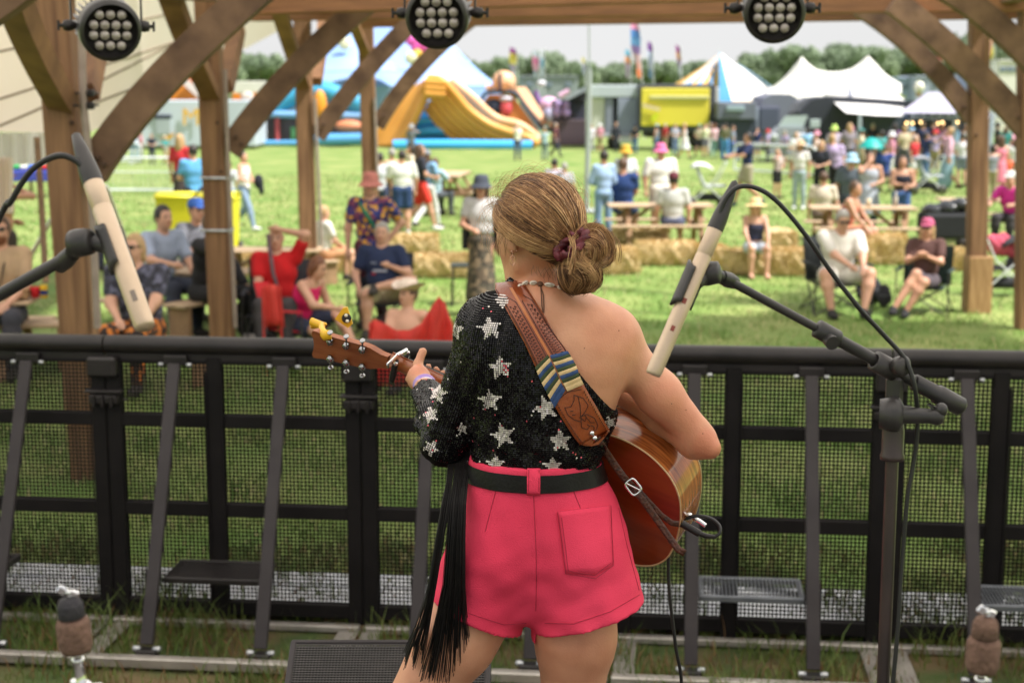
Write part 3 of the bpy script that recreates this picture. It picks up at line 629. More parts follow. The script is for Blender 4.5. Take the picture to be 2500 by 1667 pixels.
for x, y in ((1511, 807), (1427, 850), (1640, 985), (1675, 1000), (1716, 1058)):
    mb = MB(); mb.ell(on_skin(x, y), (.0014, .0012, .0014), nu=8, nv=5); mb.build('mole', mat('mole', (.24, .10, .055), .6), body)
blush = [(on_skin(1640, 1010), .10, (1.0, .86, .84)), (on_skin(1735, 1090), .05, (1.0, .78, .76)), (on_skin(1500, 800), .09, (1.0, .92, .88)), (on_skin(1440, 960), .08, (1.02, .97, .93)), (on_skin(1300, 690), .06, (1.0, .88, .82)), (on_skin(1020, 900), .03, (1.0, .84, .82)), (on_skin(1405, 1600), .12, (.95, .88, .86))]
add_cols(body, blush)
# boots
bv, bf = sdf_mesh([cone(ankL+Vector((0, 0, .12)), ankL, .052, .048), elli(ankL+Vector((-.01, .07, -.045)), (.045, .11, .035)), cone(ankL, ankL+Vector((0, 0, -.05)), .046, .042)], .007, .03, cuts=[((0, 0, STZ), (0, 0, -1)), ((0, 0, ankL.z+.12), (0, 0, 1))])
mesh_obj('boot', bv, bf, M_belt, player)
bv, bf = sdf_mesh([cone(ankR+Vector((0, 0, .12)), ankR, .052, .048), elli(ankR+Vector((.01, .07, -.045)), (.045, .11, .035)), cone(ankR, ankR+Vector((0, 0, -.05)), .046, .042)], .007, .03, cuts=[((0, 0, STZ), (0, 0, -1)), ((0, 0, ankR.z+.12), (0, 0, 1))])
mesh_obj('boot', bv, bf, M_belt, player)
# sequined one-shoulder top
A_, B_ = Q(1262, 700, 3.36), Q(1512, 1018, 3.36); nrm = (B_-A_).normalized().cross(Vector((0, 1, .1))).normalized()
if nrm.x < 0: nrm = -nrm
wl_dir = (WL-EL).normalized()
def cut_diag(X, Y, Z): return (X-A_.x)*nrm.x+(Y-A_.y)*nrm.y+(Z-A_.z)*nrm.z
zt = Q(1310, 1150, 3.30).z-.012
wr = lambda X, Y, Z: .0018*np.sin((X*.6+Z)*95+np.sin(Y*60))*np.clip((2.05-Z)*8, 0, 1)+.0012*np.sin((X-Z*.4)*160)
tt_v, tt_f = sdf_mesh(torso+neck, .006, .02, infl=.0085, cuts=[(cut_diag, None), ((0, 0, zt), (0, 0, -1))], disp=wr)
sl_pr = [cone(SL, EL, .052, .042, k=.03), elli(SL, (.053, .055, .055), k=.035), cone(EL, EL.lerp(WL, .4), .041, .038, k=.02), cone(EL.lerp(WL, .4), WL, .038, .027, k=.02)]
cuff = WL+wl_dir*-.012
ws = lambda X, Y, Z: .0022*np.sin(Z*150+X*60)*np.clip((Y-3.45)*12, 0, 1)
ss_v, ss_f = sdf_mesh(sl_pr, .006, .02, infl=.0088, cuts=[(cuff, wl_dir)], disp=ws)
def merged(a, b): return np.concatenate([a[0], b[0]]), np.concatenate([a[1], b[1]+len(a[0])])
full_v, full_f = sdf_mesh(torso+neck+sl_pr, .006, .02, infl=.008, cuts=[(cut_diag, None), (lambda X, Y, Z: np.where(X < -.09, -1.0, zt-Z), None), (cuff, wl_dir)], disp=lambda X, Y, Z: wr(X, Y, Z)+ws(X, Y, Z))
topo = mesh_obj('sequin_top', full_v, full_f, M_knit, player)
torso_b = BVHTree.FromPolygons([Vector(p) for p in tt_v], [tuple(int(i) for i in q) for q in tt_f]); sleeve_b = BVHTree.FromPolygons([Vector(p) for p in ss_v], [tuple(int(i) for i in q) for q in ss_f])
top_b = bvh_of(topo); body_b = bvh_of(body)
STARS = [(1197, 801, 32, .2), (1223, 897, 33, .1), (1197, 978, 31, .05), (1333, 997, 33, .3), (1229, 1062, 33, .25), (1368, 1075, 32, .1), (1212, 1132, 27, .05), (1350, 1137, 27, .1), (1228, 732, 26, .5), (1487, 1030, 20, .4),
         (1109, 804, 30, -.15), (1070, 960, 27, -.2), (1053, 1012, 24, .3), (1052, 1092, 24, .6), (1128, 1046, 18, .1)]
def in_star(px, py, cx, cy, R, rot):
    dx, dy = px-cx, cy-py; r = math.hypot(dx, dy)
    if r > R: return False
    a = (math.atan2(dx, dy)+rot+math.pi*4) % (2*math.pi/5); a = min(a, 2*math.pi/5-a)
    # edge from outer tip (a=0,R) to inner notch (a=36deg, .42R)
    ax, ay = 0, R; bx, by = math.sin(math.pi/5)*R*.45, math.cos(math.pi/5)*R*.45; x, y = math.sin(a)*r, math.cos(a)*r
    return (bx-ax)*(y-ay)-(by-ay)*(x-ax) <= 0
sq_v, sq_f, sq_m = [], [], []
def sequin(p, n, r=.0021, other=None):
    px, py = proj(p); facing = n.dot((c0-p).normalized()) > -.05
    m = 0
    if facing:
        for st in STARS:
            if abs(px-st[0]) < st[2]+2 and abs(py-st[1]) < st[2]+2 and in_star(px, py, *st): m = 1; break
    if m == 1 and random.random() < (.30 if abs(px-1230) < 26 and abs(py-900) < 34 and px > 1222 else .02): m = 2
    if m == 0 and random.random() < .004: m = 2 if random.random() < .5 else 1
    if m == 1: r = .0024
    nn = (n+Vector((random.gauss(0, .16), random.gauss(0, .16), random.gauss(0, .16)))).normalized()
    x = nn.orthogonal().normalized(); y = nn.cross(x); o = len(sq_v); c = p+n*(.0012 if m == 0 else .0020)
    for k in range(6): a = k*math.pi/3; sq_v.append(c+x*(r*math.cos(a))+y*(r*math.sin(a)))
    sq_f.append(tuple(range(o, o+6))); sq_m.append(m)
ax0 = Vector((Q(1320, 950).x, 3.40, 0))
for iz in range(92):
    z = zt+.002+iz*.0046
    for ia in range(205):
        a = 2*math.pi*ia/205; d = Vector((math.cos(a), math.sin(a), 0)); hit = torso_b.ray_cast(Vector((ax0.x, ax0.y, z))+d*.45, -d, .44)
        if hit[0] is None or nrm.dot(hit[0]-A_) > -.001 or abs(hit[1].z) > .93: continue
        q = sleeve_b.find_nearest(hit[0])
        q3 = top_b.find_nearest(hit[0])
        if q3[3] > .014: continue
        sequin(q3[0], q3[1])
for (p0, p1) in ((SL+Vector((.01, 0, .05)), EL), (EL, WL)):
    d = (p1-p0); L = d.length; d.normalize(); x = d.orthogonal().normalized(); y = d.cross(x); nn_ = int(L/.0046)
    for i in range(-6, nn_+6):
        c = p0+d*(i*.0046)
        for k in range(66):
            a = 2*math.pi*(k+.5*(i % 2)*0)/66; dr = x*math.cos(a)+y*math.sin(a); hit = sleeve_b.ray_cast(c+dr*.12, -dr, .12)
            if hit[0] is None or (hit[0]-cuff).dot(wl_dir) > -.002: continue
            if (i < 0 and p0 != EL and False): continue
            q3 = top_b.find_nearest(hit[0])
            if q3[3] > .014: continue
            q3 = q3[:2]
            if abs(hit[1].dot(d)) > .9: continue
            if p0 == EL and i < 0: continue
            sequin(*q3)
mesh_obj('sequins', sq_v, sq_f, [M_seq, M_seqw, M_seqr], topo, sq_m, [False]*len(sq_f))['kind'] = 'stuff'
# fringe hanging from the sleeve
mb = MB()
def strand(pts, r, seg=3, m=0):
    n = 9; out = []
    for i in range(n+1):
        t = i/n*(len(pts)-1); k = min(int(t), len(pts)-2); f = t-k; p0 = pts[max(k-1, 0)]; p1 = pts[k]; p2 = pts[k+1]; p3 = pts[min(k+2, len(pts)-1)]
        out.append(.5*((2*p1)+(p2-p0)*f+(2*p0-5*p1+4*p2-p3)*f*f+(3*p1-p0-3*p2+p3)*f**3))
    mb.tube(out, r, seg, m, True, False)
for k in range(300):
    g = random.random(); ja = random.gauss(0, 1)
    if g < .28: u = random.random(); x0, x1, x2, x3 = 1092+14*u, 1073+20*u, 1042+20*u, 988+(38*round(u*2)/2)+5*u; ye = 1575+random.random()*60
    else:
        u = random.random(); cl = 26*(round(u*9)/9-u)*1.0+random.gauss(0, 1.2); x0, x1, x2, x3 = 1108+36*u, 1096+40*u, 1080+55*u, 1030+112*u**.9+cl*2.6; ye = 1668-95*max(0, u-.55)/.45*1.0-random.random()*30
    Yd = 3.285+random.random()*.035
    strand([P(max(x0, 1112)+6*random.random(), 1000+30*random.random(), 3.47), P(x0+3, 1110, 3.45), P(x0, 1160, 3.38), P(x1+ja, 1260, Yd), P(x2+ja*1.5, 1450, Yd-.01), P(x3+ja*2, ye, Yd-.005+.02*random.random())], .00085)
mb.build('fringe', M_fringe, topo)
# wristband
mb = MB(); rr = .0275; c = WL+wl_dir*.004
x = wl_dir.orthogonal().normalized(); y = wl_dir.cross(x)
for (t0, t1, m) in ((-.008, .006, 0), (.006, .022, 1)):
    mb.grid([[c+wl_dir*t+(x*math.cos(a)+y*math.sin(a))*(rr+.001) for a in np.linspace(0, 2*math.pi, 25)] for t in (t0, t1)], m)
mb.build('wristband', [mat('band_white', (.75, .70, .72), .6, col2=(.35, .22, .5), scale=90), mat('band_purple', (.30, .18, .50), .6, col2=(.4, .28, .6), scale=60)], player)
# shorts
WX = Q(1310, 1140, 3.31)
hL0, hL1, hR0, hR1 = Q(1040, 1452, 3.39), Q(1240, 1556, 3.33), Q(1330, 1552, 3.33), Q(1584, 1466, 3.39)
def hem(X, Y, Z):
    xm = Q(1309, 1500).x
    def pl(a, b):
        n = (b-a).cross(Vector((0, 1, -.06))).normalized(); n = n if n.z < 0 else -n; return (X-a.x)*n.x+(Y-a.y)*n.y+(Z-a.z)*n.z
    return np.where(X < xm, pl(hL0, hL1), pl(hR0, hR1))
sh_pr = [elli(Q(1310, 1320, 3.43), (.186, .122, .12), k=.05), elli(Q(1228, 1362, 3.375), (.104, .092, .10), k=.045), elli(Q(1398, 1362, 3.375), (.104, .092, .10), k=.045), cone(Q(1309, 1260, 3.42), Q(1307, 1095, 3.42), .122, .104, k=.05), elli(Q(1306, 1140, 3.42), (.141, .110, .13), k=.05), elli(Q(1308, 1450, 3.40), (.07, .085, .06), k=.05), elli(Q(1318, 1240, 3.42), (.168, .112, .09), k=.05),
         cone(Q(1222, 1330, 3.415), Q(1139, 1560, 3.395), .108, .103, k=.022), cone(Q(1402, 1330, 3.415), Q(1452, 1580, 3.395), .116, .130, k=.022)]
shw = lambda X, Y, Z: .0008*np.sin((X*.5-Z*1.4)*75+np.sin(X*40))*np.clip((1.80-Z)*6, 0, 1)+.0022*np.sin((X*1.2+Z*2.2)*42+np.sin(Z*30)*1.2)*np.clip((1.68-Z)*6, 0, 1)+.0010*np.sin(X*90+Z*35)
Qs = [cone(Q(1222, 1330, 3.415), Q(1139, 1560, 3.395), .100, .096), cone(Q(1402, 1330, 3.415), Q(1452, 1580, 3.395), .108, .123)]
zh = Q(1310, 1470, 3.35).z
sv_, sf_ = sdf_mesh(sh_pr, .005, .02, infl=.007, cuts=[(WX, (0, -.0, 1)), (hem, None)], disp=shw)
shorts = mesh_obj('shorts', sv_, sf_, M_pink, player); smooth_obj(shorts, 3, .5); shorts_b = bvh_of(shorts)
def cast(x, y, trees=None, off=.0):
    d = ray(x, y).normalized(); best = None
    for t in (trees or [shorts_b]):
        h = t.ray_cast(c0, d, 12)
        if h[0] is not None and (best is None or h[3] < best[3]): best = h
    if best is None: return None, None
    n = best[1] if best[1].dot(d) < 0 else -best[1]
    return best[0]+n*off, n
def cline(pts, trees=None, off=.001, step=9):
    out = []
    for (a, b) in zip(pts[:-1], pts[1:]):
        k = max(1, int(math.hypot(b[0]-a[0], b[1]-a[1])/step))
        for i in range(k):
            p, n = cast(a[0]+(b[0]-a[0])*i/k, a[1]+(b[1]-a[1])*i/k, trees, off)
            if p is not None: out.append(p)
    p, n = cast(*pts[-1], trees, off)
    if p is not None: out.append(p)
    return out
def cpatch(quad, nu, nv, off, trees=None, shape=None):      # bilinear image patch laid on a surface
    rows = []
    for j in range(nv+1):
        r = []
        for i in range(nu+1):
            u, v = i/nu, j/nv; a = quad[0]; b = quad[1]; c_ = quad[2]; d = quad[3]
            x = (a[0]*(1-u)+b[0]*u)*(1-v)+(d[0]*(1-u)+c_[0]*u)*v; y = (a[1]*(1-u)+b[1]*u)*(1-v)+(d[1]*(1-u)+c_[1]*u)*v
            if shape: x, y = shape(x, y, u, v)
            p, n = cast(x, y, trees, off); r.append(p if p is not None else (r[-1] if r else rows[-1][i]))
        rows.append(r)
    return rows
# pocket, seams, darts, hem stitching
mb = MB(); mb.sheet(cpatch([(1361, 1249), (1488, 1234), (1495, 1379), (1381, 1398)], 12, 12, .0025, shape=lambda x, y, u, v: (x, y+(16*(1-abs(u-.62)/.62 if u < .62 else 1-(u-.62)/.38))*max(0, v-.85)/.15)), .003); mb.build('pocket', M_pink, shorts)
mb = MB()
for pl in ([(1361, 1249), (1381, 1398), (1452, 1410), (1495, 1379), (1488, 1234)], [(1370, 1262), (1387, 1391), (1451, 1402), (1488, 1374)], [(1361, 1249), (1488, 1234)], [(1363, 1261), (1489, 1246)], [(1303, 1209), (1306, 1280), (1309, 1340), (1310, 1420), (1308, 1490)], [(1211, 1196), (1198, 1245), (1185, 1297)], [(1399, 1196), (1417, 1240)], [(1144, 1496), (1230, 1524), (1285, 1520)], [(1330, 1520), (1400, 1522), (1490, 1492), (1570, 1446)], [(1510, 1240), (1530, 1330), (1560, 1440)]):
    L = cline(pl, off=.0045 if len(pl) > 3 and pl[0][0] < 1400 and pl[0][1] < 1270 and pl[0][0] > 1350 else .0006)
    if len(L) > 1: mb.tube(L, .0007, 4, 0, True, False)
mb.build('seams', M_pinkd, shorts)
mb = MB(); ring = []; zc = Q(1310, 1181, 3.30).z
def ringpts(z, off, n=72):
    out = []
    for i in range(n+1):
        a = 2*math.pi*i/n; d = Vector((math.cos(a), math.sin(a), 0)); h = shorts_b.ray_cast(Vector((Q(1309, 1165).x, 3.42, z))+d*.4, -d, .4); out.append(h[0]+d*off)
    return out
mb.grid([ringpts(zc+.0195, .0020, 120), ringpts(zc+.021, .0045, 120)], smooth=False); mb.grid([ringpts(zc+.021, .0045, 120), ringpts(zc+.008, .0052, 120), ringpts(zc-.008, .0052, 120), ringpts(zc-.0175, .0050, 120)]); mb.grid([ringpts(zc-.0175, .0050, 120), ringpts(zc-.019, .0020, 120)], smooth=False); mb.build('belt', M_belt, player)
belt_b = bvh_of(COL.objects['belt'])
mb = MB(); mb.sheet(cpatch([(1287, 1146), (1319, 1146), (1318, 1208), (1287, 1207)], 4, 8, .0035, [shorts_b, belt_b]), .003); mb.build('belt_loop', M_pink, shorts)
mb = MB()
for pl in ([(1291, 1148), (1290, 1206)], [(1316, 1148), (1315, 1206)], [(1287, 1207), (1319, 1208)]): mb.tube(cline(pl, [shorts_b, belt_b], .0052), .0007, 4, 0, True, False)
mb.build('loop_stitching', M_pinkd, shorts)

# ---- head: hair, scrunchie, ear ring, necklace
M_h = [mat('hair_dark', (.10, .042, .018), .42, col2=(.060, .025, .011), scale=40, spec=.35), mat('hair_brown', (.26, .125, .052), .38, col2=(.18, .082, .034), scale=40, spec=.4), mat('hair_honey', (.52, .28, .12), .36, col2=(.37, .19, .08), scale=40, spec=.45), mat('hair_blond', (.74, .47, .23), .36, col2=(.54, .32, .14), scale=40, spec=.45)]
HCc = Q(1313, 545, 3.415); HR = (.101, .112, .106)
Hh = lambda x, y, z: HCc+Vector((x*HR[0], y*HR[1], z*HR[2]))
bdir = Vector((.74, -.46, -.50)).normalized()
def hair_ok(p):
    x, y = proj(p); yl = 566+(x-1208)*.62 if x < 1300 else 623+(x-1300)*.50
    if p.y < HCc.y+.02: return y < yl
    q = RH.transposed() @ (p-HC); return not (q.y > .035 and q.z < .045) and q.z > -.05
def hcut(X, Y, Z):
    f = np.full(np.broadcast(X, Y, Z).shape, -1.0); a = Q(1208, 566, 3.35); b = Q(1300, 618, 3.31); n1 = (b-a).cross(Vector((0, 1, -.1))).normalized(); n1 = n1 if n1.z < 0 else -n1
    b2 = Q(1300, 618, 3.31); c2 = Q(1420, 690, 3.35); n2 = (c2-b2).cross(Vector((0, 1, -.1))).normalized(); n2 = n2 if n2.z < 0 else -n2
    return np.minimum((X-a.x)*n1.x+(Y-a.y)*n1.y+(Z-a.z)*n1.z, (X-b2.x)*n2.x+(Y-b2.y)*n2.y+(Z-b2.z)*n2.z) if False else np.maximum((X-a.x)*n1.x+(Y-a.y)*n1.y+(Z-a.z)*n1.z, (X-b2.x)*n2.x+(Y-b2.y)*n2.y+(Z-b2.z)*n2.z)
def facecut(X, Y, Z):
    q1 = (X-HC.x)*fdir.x+(Y-HC.y)*fdir.y+(Z-HC.z)*fdir.z; q2 = (X-HC.x)*fup.x+(Y-HC.y)*fup.y+(Z-HC.z)*fup.z
    return np.minimum(q1-.055, -(q2-.05))
hv, hf = sdf_mesh([elli(HCc, (HR[0]-.004, HR[1]-.004, HR[2]-.004))], .005, .02, cuts=[(hcut, None), (facecut, None)])
hair = mesh_obj('hair', hv, hf, M_h[0], player)
mb = MB()
def lock(pts, r, m, seg=3, n=10, taper=.35):
    out = []
    for i in range(n+1):
        t = i/n*(len(pts)-1); k = min(int(t), len(pts)-2); f = t-k; p0 = pts[max(k-1, 0)]; p1 = pts[k]; p2 = pts[k+1]; p3 = pts[min(k+2, len(pts)-1)]
        out.append(.5*((2*p1)+(p2-p0)*f+(2*p0-5*p1+4*p2-p3)*f*f+(3*p1-p0-3*p2+p3)*f**3))
    mb.tube(out, [r*(1-(1-taper)*abs(2*i/n-1)**3) for i in range(n+1)], seg, m, True, False)
cnt = 0; tries = 0
while cnt < 6500 and tries < 90000:
    tries += 1; d = Vector((random.gauss(0, 1), random.gauss(0, 1), random.gauss(0, 1))).normalized(); ang = d.angle(bdir)
    if ang < .25 or ang > 2.75 or random.random() > (.25+.75*min(1, ang/1.5)): continue
    if not hair_ok(Hh(*d)): continue
    ax_ = bdir.cross(d).normalized(); pts = []; lift = 1.0+abs(random.gauss(0, .012)); bow = random.gauss(0, .05)
    N = 9; okk = True
    # slight sideways sweep: strands leave the crown backwards before gathering
    for i in range(N+1):
        t = i/N; a = ang*(1-t)+.16*t*0+.10*t; v = (Matrix.Rotation(a, 3, ax_) @ bdir).normalized(); v = (v+ax_*bow*math.sin(math.pi*t)+Vector((0, 0, .10))*math.sin(math.pi*t)*(1 if ang > .9 else .2)).normalized()
        rr = lift*(1+.012*math.sin(t*6+d.x*9)+.02*math.sin(math.pi*t)*(d.z > .2)); pts.append(Hh(v.x*rr, v.y*rr, v.z*rr))
    cx = math.sin(d.x*13+d.z*7)+math.sin(d.y*17-d.z*11)+random.gauss(0, .7)
    m = 0 if cx < -1.15 else 1 if cx < .05 else 2 if cx < 1.15 else 3
    lift_c = .010*math.sin(d.x*23+d.z*17)+.008*math.sin(d.y*31-d.z*13)
    pts = [HCc+(q-HCc)*(1+lift_c*math.sin(math.pi*min(1, (i_+.5)/N))) for i_, q in enumerate(pts)]
    if not all(hair_ok(q) or i > N-3 for i, q in enumerate(pts)): continue
    lock(pts, .00058+.0004*random.random(), m, 3, 10); cnt += 1
# stray hairs around the outline
for k in range(420):
    d = Vector((random.gauss(-.35, .8), random.gauss(-.1, .5), random.gauss(.45, .55))).normalized()
    if not hair_ok(Hh(*d)): continue
    t1 = Vector((random.gauss(0, 1), random.gauss(0, .5), random.gauss(0, 1))); t1 = (t1-d*t1.dot(d)).normalized(); p0 = Hh(*d); L = .015+.055*random.random()
    lock([p0, p0+t1*L*.5+d*(.006+.010*random.random()), p0+t1*L+d*(.004+.016*random.random()), p0+t1*L*1.3+d*.004*random.random()-Vector((0, 0, .006))], .00021, random.choice((1, 2, 2, 3)), 3, 6)
for k in range(46):      # wisps in front of the ear and at the nape
    x0 = 1212+random.random()*45; y0 = 560+random.random()*30; b = random.gauss(0, 4)
    lock([P(x0, y0, 3.36), P(x0-4+b, y0+22, 3.355), P(x0-2+b*1.5, y0+45+random.random()*10, 3.36)], .00034, random.choice((1, 2, 3)), 3, 6)
for k in range(26):
    x0 = 1300+random.random()*70; y0 = 640+random.random()*25; b = random.gauss(0, 7)
    lock([P(x0, y0, 3.33), P(x0+b, y0+14, 3.325), P(x0+b*1.6+4, y0+26, 3.33)], .00034, random.choice((0, 1)), 3, 6)
mb.build('hair_strands', M_h, hair)['kind'] = 'stuff'
# bun
bun_mark = 0
def QB(x, y, Y=3.30): return P(x, y, Y)
bp = [elli(QB(1444, 604, 3.325), (.032, .028, .031)), elli(QB(1420, 653, 3.325), (.040, .032, .037)), elli(QB(1402, 684, 3.33), (.036, .027, .033)), elli(QB(1443, 686, 3.33), (.020, .022, .024)), elli(QB(1408, 610, 3.335), (.028, .028, .030))]
bv, bf = sdf_mesh(bp, .004, .02); bun = mesh_obj('bun', bv, bf, M_h[0], hair); bun_b = bvh_of(bun)
mb = MB()
def bundle(pts, w, n, cols, r=.00065, lift=.006):
    pts = [(1420+(x-1420)*.90, 640+(y-640)*.94) for x, y in pts]; n = int(n*1.5)
    offx, offy = 0, 0
    for k in range(n):
        if k % 9 == 0: offx, offy = random.gauss(0, 4.2), random.gauss(0, 4.2); cc_ = random.choice(cols); ll_ = random.random()*.010
        s = random.uniform(-1, 1); ph = random.random()*.6; out = []
        for i, (x, y) in enumerate(pts):
            a = pts[max(i-1, 0)]; b = pts[min(i+1, len(pts)-1)]; dx, dy = b[0]-a[0], b[1]-a[1]; L = math.hypot(dx, dy) or 1; ww = (w[i] if isinstance(w, (list, tuple)) else w)
            X, Yp = x-dy/L*ww*s, y+dx/L*ww*s; h = cast(X, Yp, [bun_b], .001+lift*random.random()*.8+.004*(1-s*s))
            Yd = h[0].y if h[0] is not None else 3.325
            out.append(P(X+offx+random.gauss(0, .9), Yp+offy+random.gauss(0, .9), Yd-ll_))
        lock(out, r*(.7+.5*random.random()), cc_ if random.random() < .6 else random.choice(cols), 3, 12, .4)
bundle([(1402, 585), (1430, 560), (1465, 562), (1488, 590), (1490, 625), (1470, 640), (1440, 632)], [5, 14, 16, 15, 14, 12, 8], 240, (1, 1, 2, 2, 3, 0))
bundle([(1405, 595), (1440, 585), (1465, 605), (1462, 635)], [6, 12, 14, 10], 130, (1, 2, 2, 3, 0))
bundle([(1400, 600), (1418, 630), (1440, 660), (1470, 670)], [6, 12, 14, 8], 110, (0, 1, 2, 2))
bundle([(1372, 645), (1400, 638), (1435, 650), (1455, 680), (1440, 708)], [8, 14, 16, 14, 10], 200, (1, 2, 3, 3, 2))
bundle([(1378, 655), (1410, 660), (1425, 690), (1408, 715)], [8, 14, 14, 10], 170, (1, 2, 2, 3, 0))
bundle([(1376, 640), (1376, 670), (1386, 700), (1402, 722)], [10, 14, 14, 9], 150, (0, 1, 1, 2))
bundle([(1440, 645), (1462, 668), (1458, 698), (1430, 706)], [8, 9, 10, 9], 90, (0, 1, 2))
for pl_ in ([(1422, 592), (1452, 602), (1478, 625)], [(1438, 622), (1458, 606), (1474, 585)], [(1430, 575), (1448, 600), (1446, 628)], [(1384, 652), (1402, 674), (1424, 690)], [(1400, 648), (1408, 680), (1396, 708)], [(1420, 655), (1440, 684), (1436, 706)], [(1382, 676), (1408, 668), (1440, 672)], [(1455, 640), (1440, 660), (1412, 668)]): bundle(pl_, [7, 13, 6], 70, (1, 2, 2, 3, 1), lift=.004)
bundle([(1376, 650), (1404, 646), (1438, 662), (1452, 690)], [5, 9, 9, 6], 90, (3, 3, 2), lift=.010)
bundle([(1418, 580), (1425, 610), (1412, 645), (1396, 660)], [5, 6, 5, 3], 40, (2, 3, 2))
bundle([(1392, 572), (1402, 600), (1396, 640), (1390, 668)], [8, 5, 4, 3], 34, (1, 2, 3), lift=.030)
for k in range(46):
    x0, y0 = 1418+random.random()*25, 575+random.random()*10; a = random.choice((0, 0, 1)); e = (1425+random.gauss(0, 7), 535+random.random()*12) if a == 0 else (1462+random.gauss(0, 6), 530+random.random()*14)
    lock([P(x0, y0, 3.32), P((x0+e[0])/2+2, (y0+e[1])/2, 3.315), P(e[0], e[1], 3.32)], .0006, random.choice((1, 2, 2, 3)), 3, 5, .3)
for k in range(9):
    b = random.gauss(0, 3); lock([P(1470, 566+b, 3.32), P(1492, 566+b, 3.32), P(1508+b, 590, 3.32), P(1514+b, 615, 3.32), P(1511+b*1.4, 640+b, 3.325)], .00045, random.choice((1, 2)), 3, 12, .3)
for k in range(60):
    a = random.random()*2*math.pi; x0, y0 = 1430+math.cos(a)*48, 640+math.sin(a)*68; L = 8+random.random()*22; lock([P(x0, y0, 3.325), P(x0+math.cos(a+.5)*L*.6, y0+math.sin(a+.5)*L*.6, 3.32), P(x0+math.cos(a+1.1)*L, y0+math.sin(a+1.1)*L, 3.33)], .0003, random.choice((1, 2)), 3, 5)
mb.build('bun_strands', M_h, bun)['kind'] = 'stuff'
# scrunchie
M_scr = mat('maroon_satin', (.17, .022, .034), .5, col2=(.09, .012, .02), scale=60)
mb = MB(); rows = []; cS = P(1397, 598, 3.305); e1 = (P(1432, 566, 3.305)-cS); e2 = Vector((.012, -.020, .004))+(P(1404, 606, 3.3)-P(1397, 598, 3.3))
for i in range(64):
    a = 2*math.pi*i/64; c = cS+e1*math.cos(a)*.86+e2*math.sin(a)*.75; nx = (e1*math.cos(a)+e2*math.sin(a)).normalized(); ny = e1.cross(e2).normalized(); r = []
    for j in range(13):
        b = 2*math.pi*j/12; rad = .0100*(1+.34*math.sin(a*9+b*2)+.26*math.sin(a*15+b*3+1)); r.append(c+nx*math.cos(b)*rad*.9+ny*math.sin(b)*rad*1.2)
    rows.append(r)
rows.append(rows[0]); mb.grid(rows); mb.build('scrunchie', M_scr, player)
# earring, necklace
M_gold = mat('rose_gold', (.75, .42, .30), .22, metal=.9); M_shell = mat('cowrie', (.80, .72, .62), .3, col2=(.62, .48, .38), scale=120); M_cord = mat('brown_cord', (.13, .055, .028), .7)
def ringt(c, R, r, nrm_, m=0, sy=1.0, seg=18):
    n_ = Vector(nrm_).normalized(); x = n_.cross(Vector((0, 0, 1))).normalized(); y = Vector((0, 0, 1)); mb.tube([c+x*R*math.cos(2*math.pi*i/seg)+y*R*sy*math.sin(2*math.pi*i/seg) for i in range(seg+1)], r, 5, m, True, False)
ec = cast(1251, 612, [body_b], .003)[0] or P(1251, 612, 3.36)
mb = MB(); mb.ell(ec, (.0022,)*3, nu=8, nv=6); mb.ell(ec+Vector((.010, 0, .001)), (.0018,)*3, nu=8, nv=6); ringt(ec+Vector((.001, -.002, -.020)), .0055, .0007, (0, 1, 0), sy=1.9); ringt(ec+Vector((.001, -.002, -.022)), .0034, .0006, (0, 1, 0), sy=1.9); mb.tube([ec, ec+Vector((.001, -.002, -.010))], .0006, 5); mb.build('earring', M_gold, player)
nb = [body_b, top_b]
mb = MB(); cl = cline([(1270, 703), (1284, 694), (1303, 692), (1318, 694), (1341, 698), (1369, 704), (1385, 706)], [body_b], .002, 6)
if len(cl) > 2: mb.tube(cl, .0011, 5)
kp = cast(1319, 696, [body_b], .004)[0]
mb.ell(kp, (.0065, .004, .006)); 
for dx in (0, 5): mb.tube(cline([(1320, 700), (1322+dx, 722), (1323+dx, 745), (1326+dx*.3, 764)], [body_b], .002, 6), .0012, 5)
nk_ = mb.build('necklace', M_cord, player)
for (x, y, a, L) in ((1272, 701, .9, .006), (1284, 694, .55, .0085), (1303, 693, .1, .0085), (1341, 698, -.12, .0115), (1369, 704, -.15, .0105)):
    p, n = cast(x, y, [body_b], .004); R = Matrix.Rotation(-a, 3, 'Y')
    mb = MB(); mb.ell(p, (L, .004, .0052), 0, R, 12, 8); mb.tube([p+R @ Vector((-L*.6, -.0042, 0)), p+R @ Vector((L*.6, -.0042, 0))], .0006, 4, 1); mb.build('shell', [M_shell, M_cord], nk_)
# ================================================================ guitar, strap, capo, tuner, microphones, stands
M_mahog = mat('mahogany', (.36, .070, .014), .20, col2=(.20, .030, .007), scale=2.4, stretch=(1, 9, 9), bump=.03, bscale=60, coat=.7, contrast=(.3, .7), detail=8)
M_side = mat('mahogany_side', (.56, .17, .040), .24, col2=(.22, .050, .012), scale=9, wave=None, coat=.7, stretch=(.9, 1.2, 14), contrast=(.35, .62), detail=6)
M_neckw = mat('neck_wood', (.40, .125, .040), .28, col2=(.28, .075, .024), scale=6, stretch=(1, 8, 8), coat=.5)
M_bind = mat('cream_binding', (.72, .50, .26), .4); M_top = mat('spruce', (.70, .45, .20), .3, coat=.4); M_chrome = mat('chrome', (.75, .75, .76), .10, metal=1.0); M_ebony = mat('ebony', (.02, .017, .015), .5)
gt = thing('acoustic_guitar', 'brown mahogany acoustic guitar held by the player on a tooled leather strap', 'guitar', GT)
GM = Matrix.Translation(GT) @ Matrix((gu, gw, gn)).transposed().to_4x4()
gt.matrix_world = Matrix.Translation(GT)
def gbuild(mb, name, mats, parent=None):      # geometry written in guitar coordinates (u, w, n)
    o = mb.build(name, mats); o.matrix_world = GM; bpy.context.view_layer.update(); put2(o, parent or gt); return o
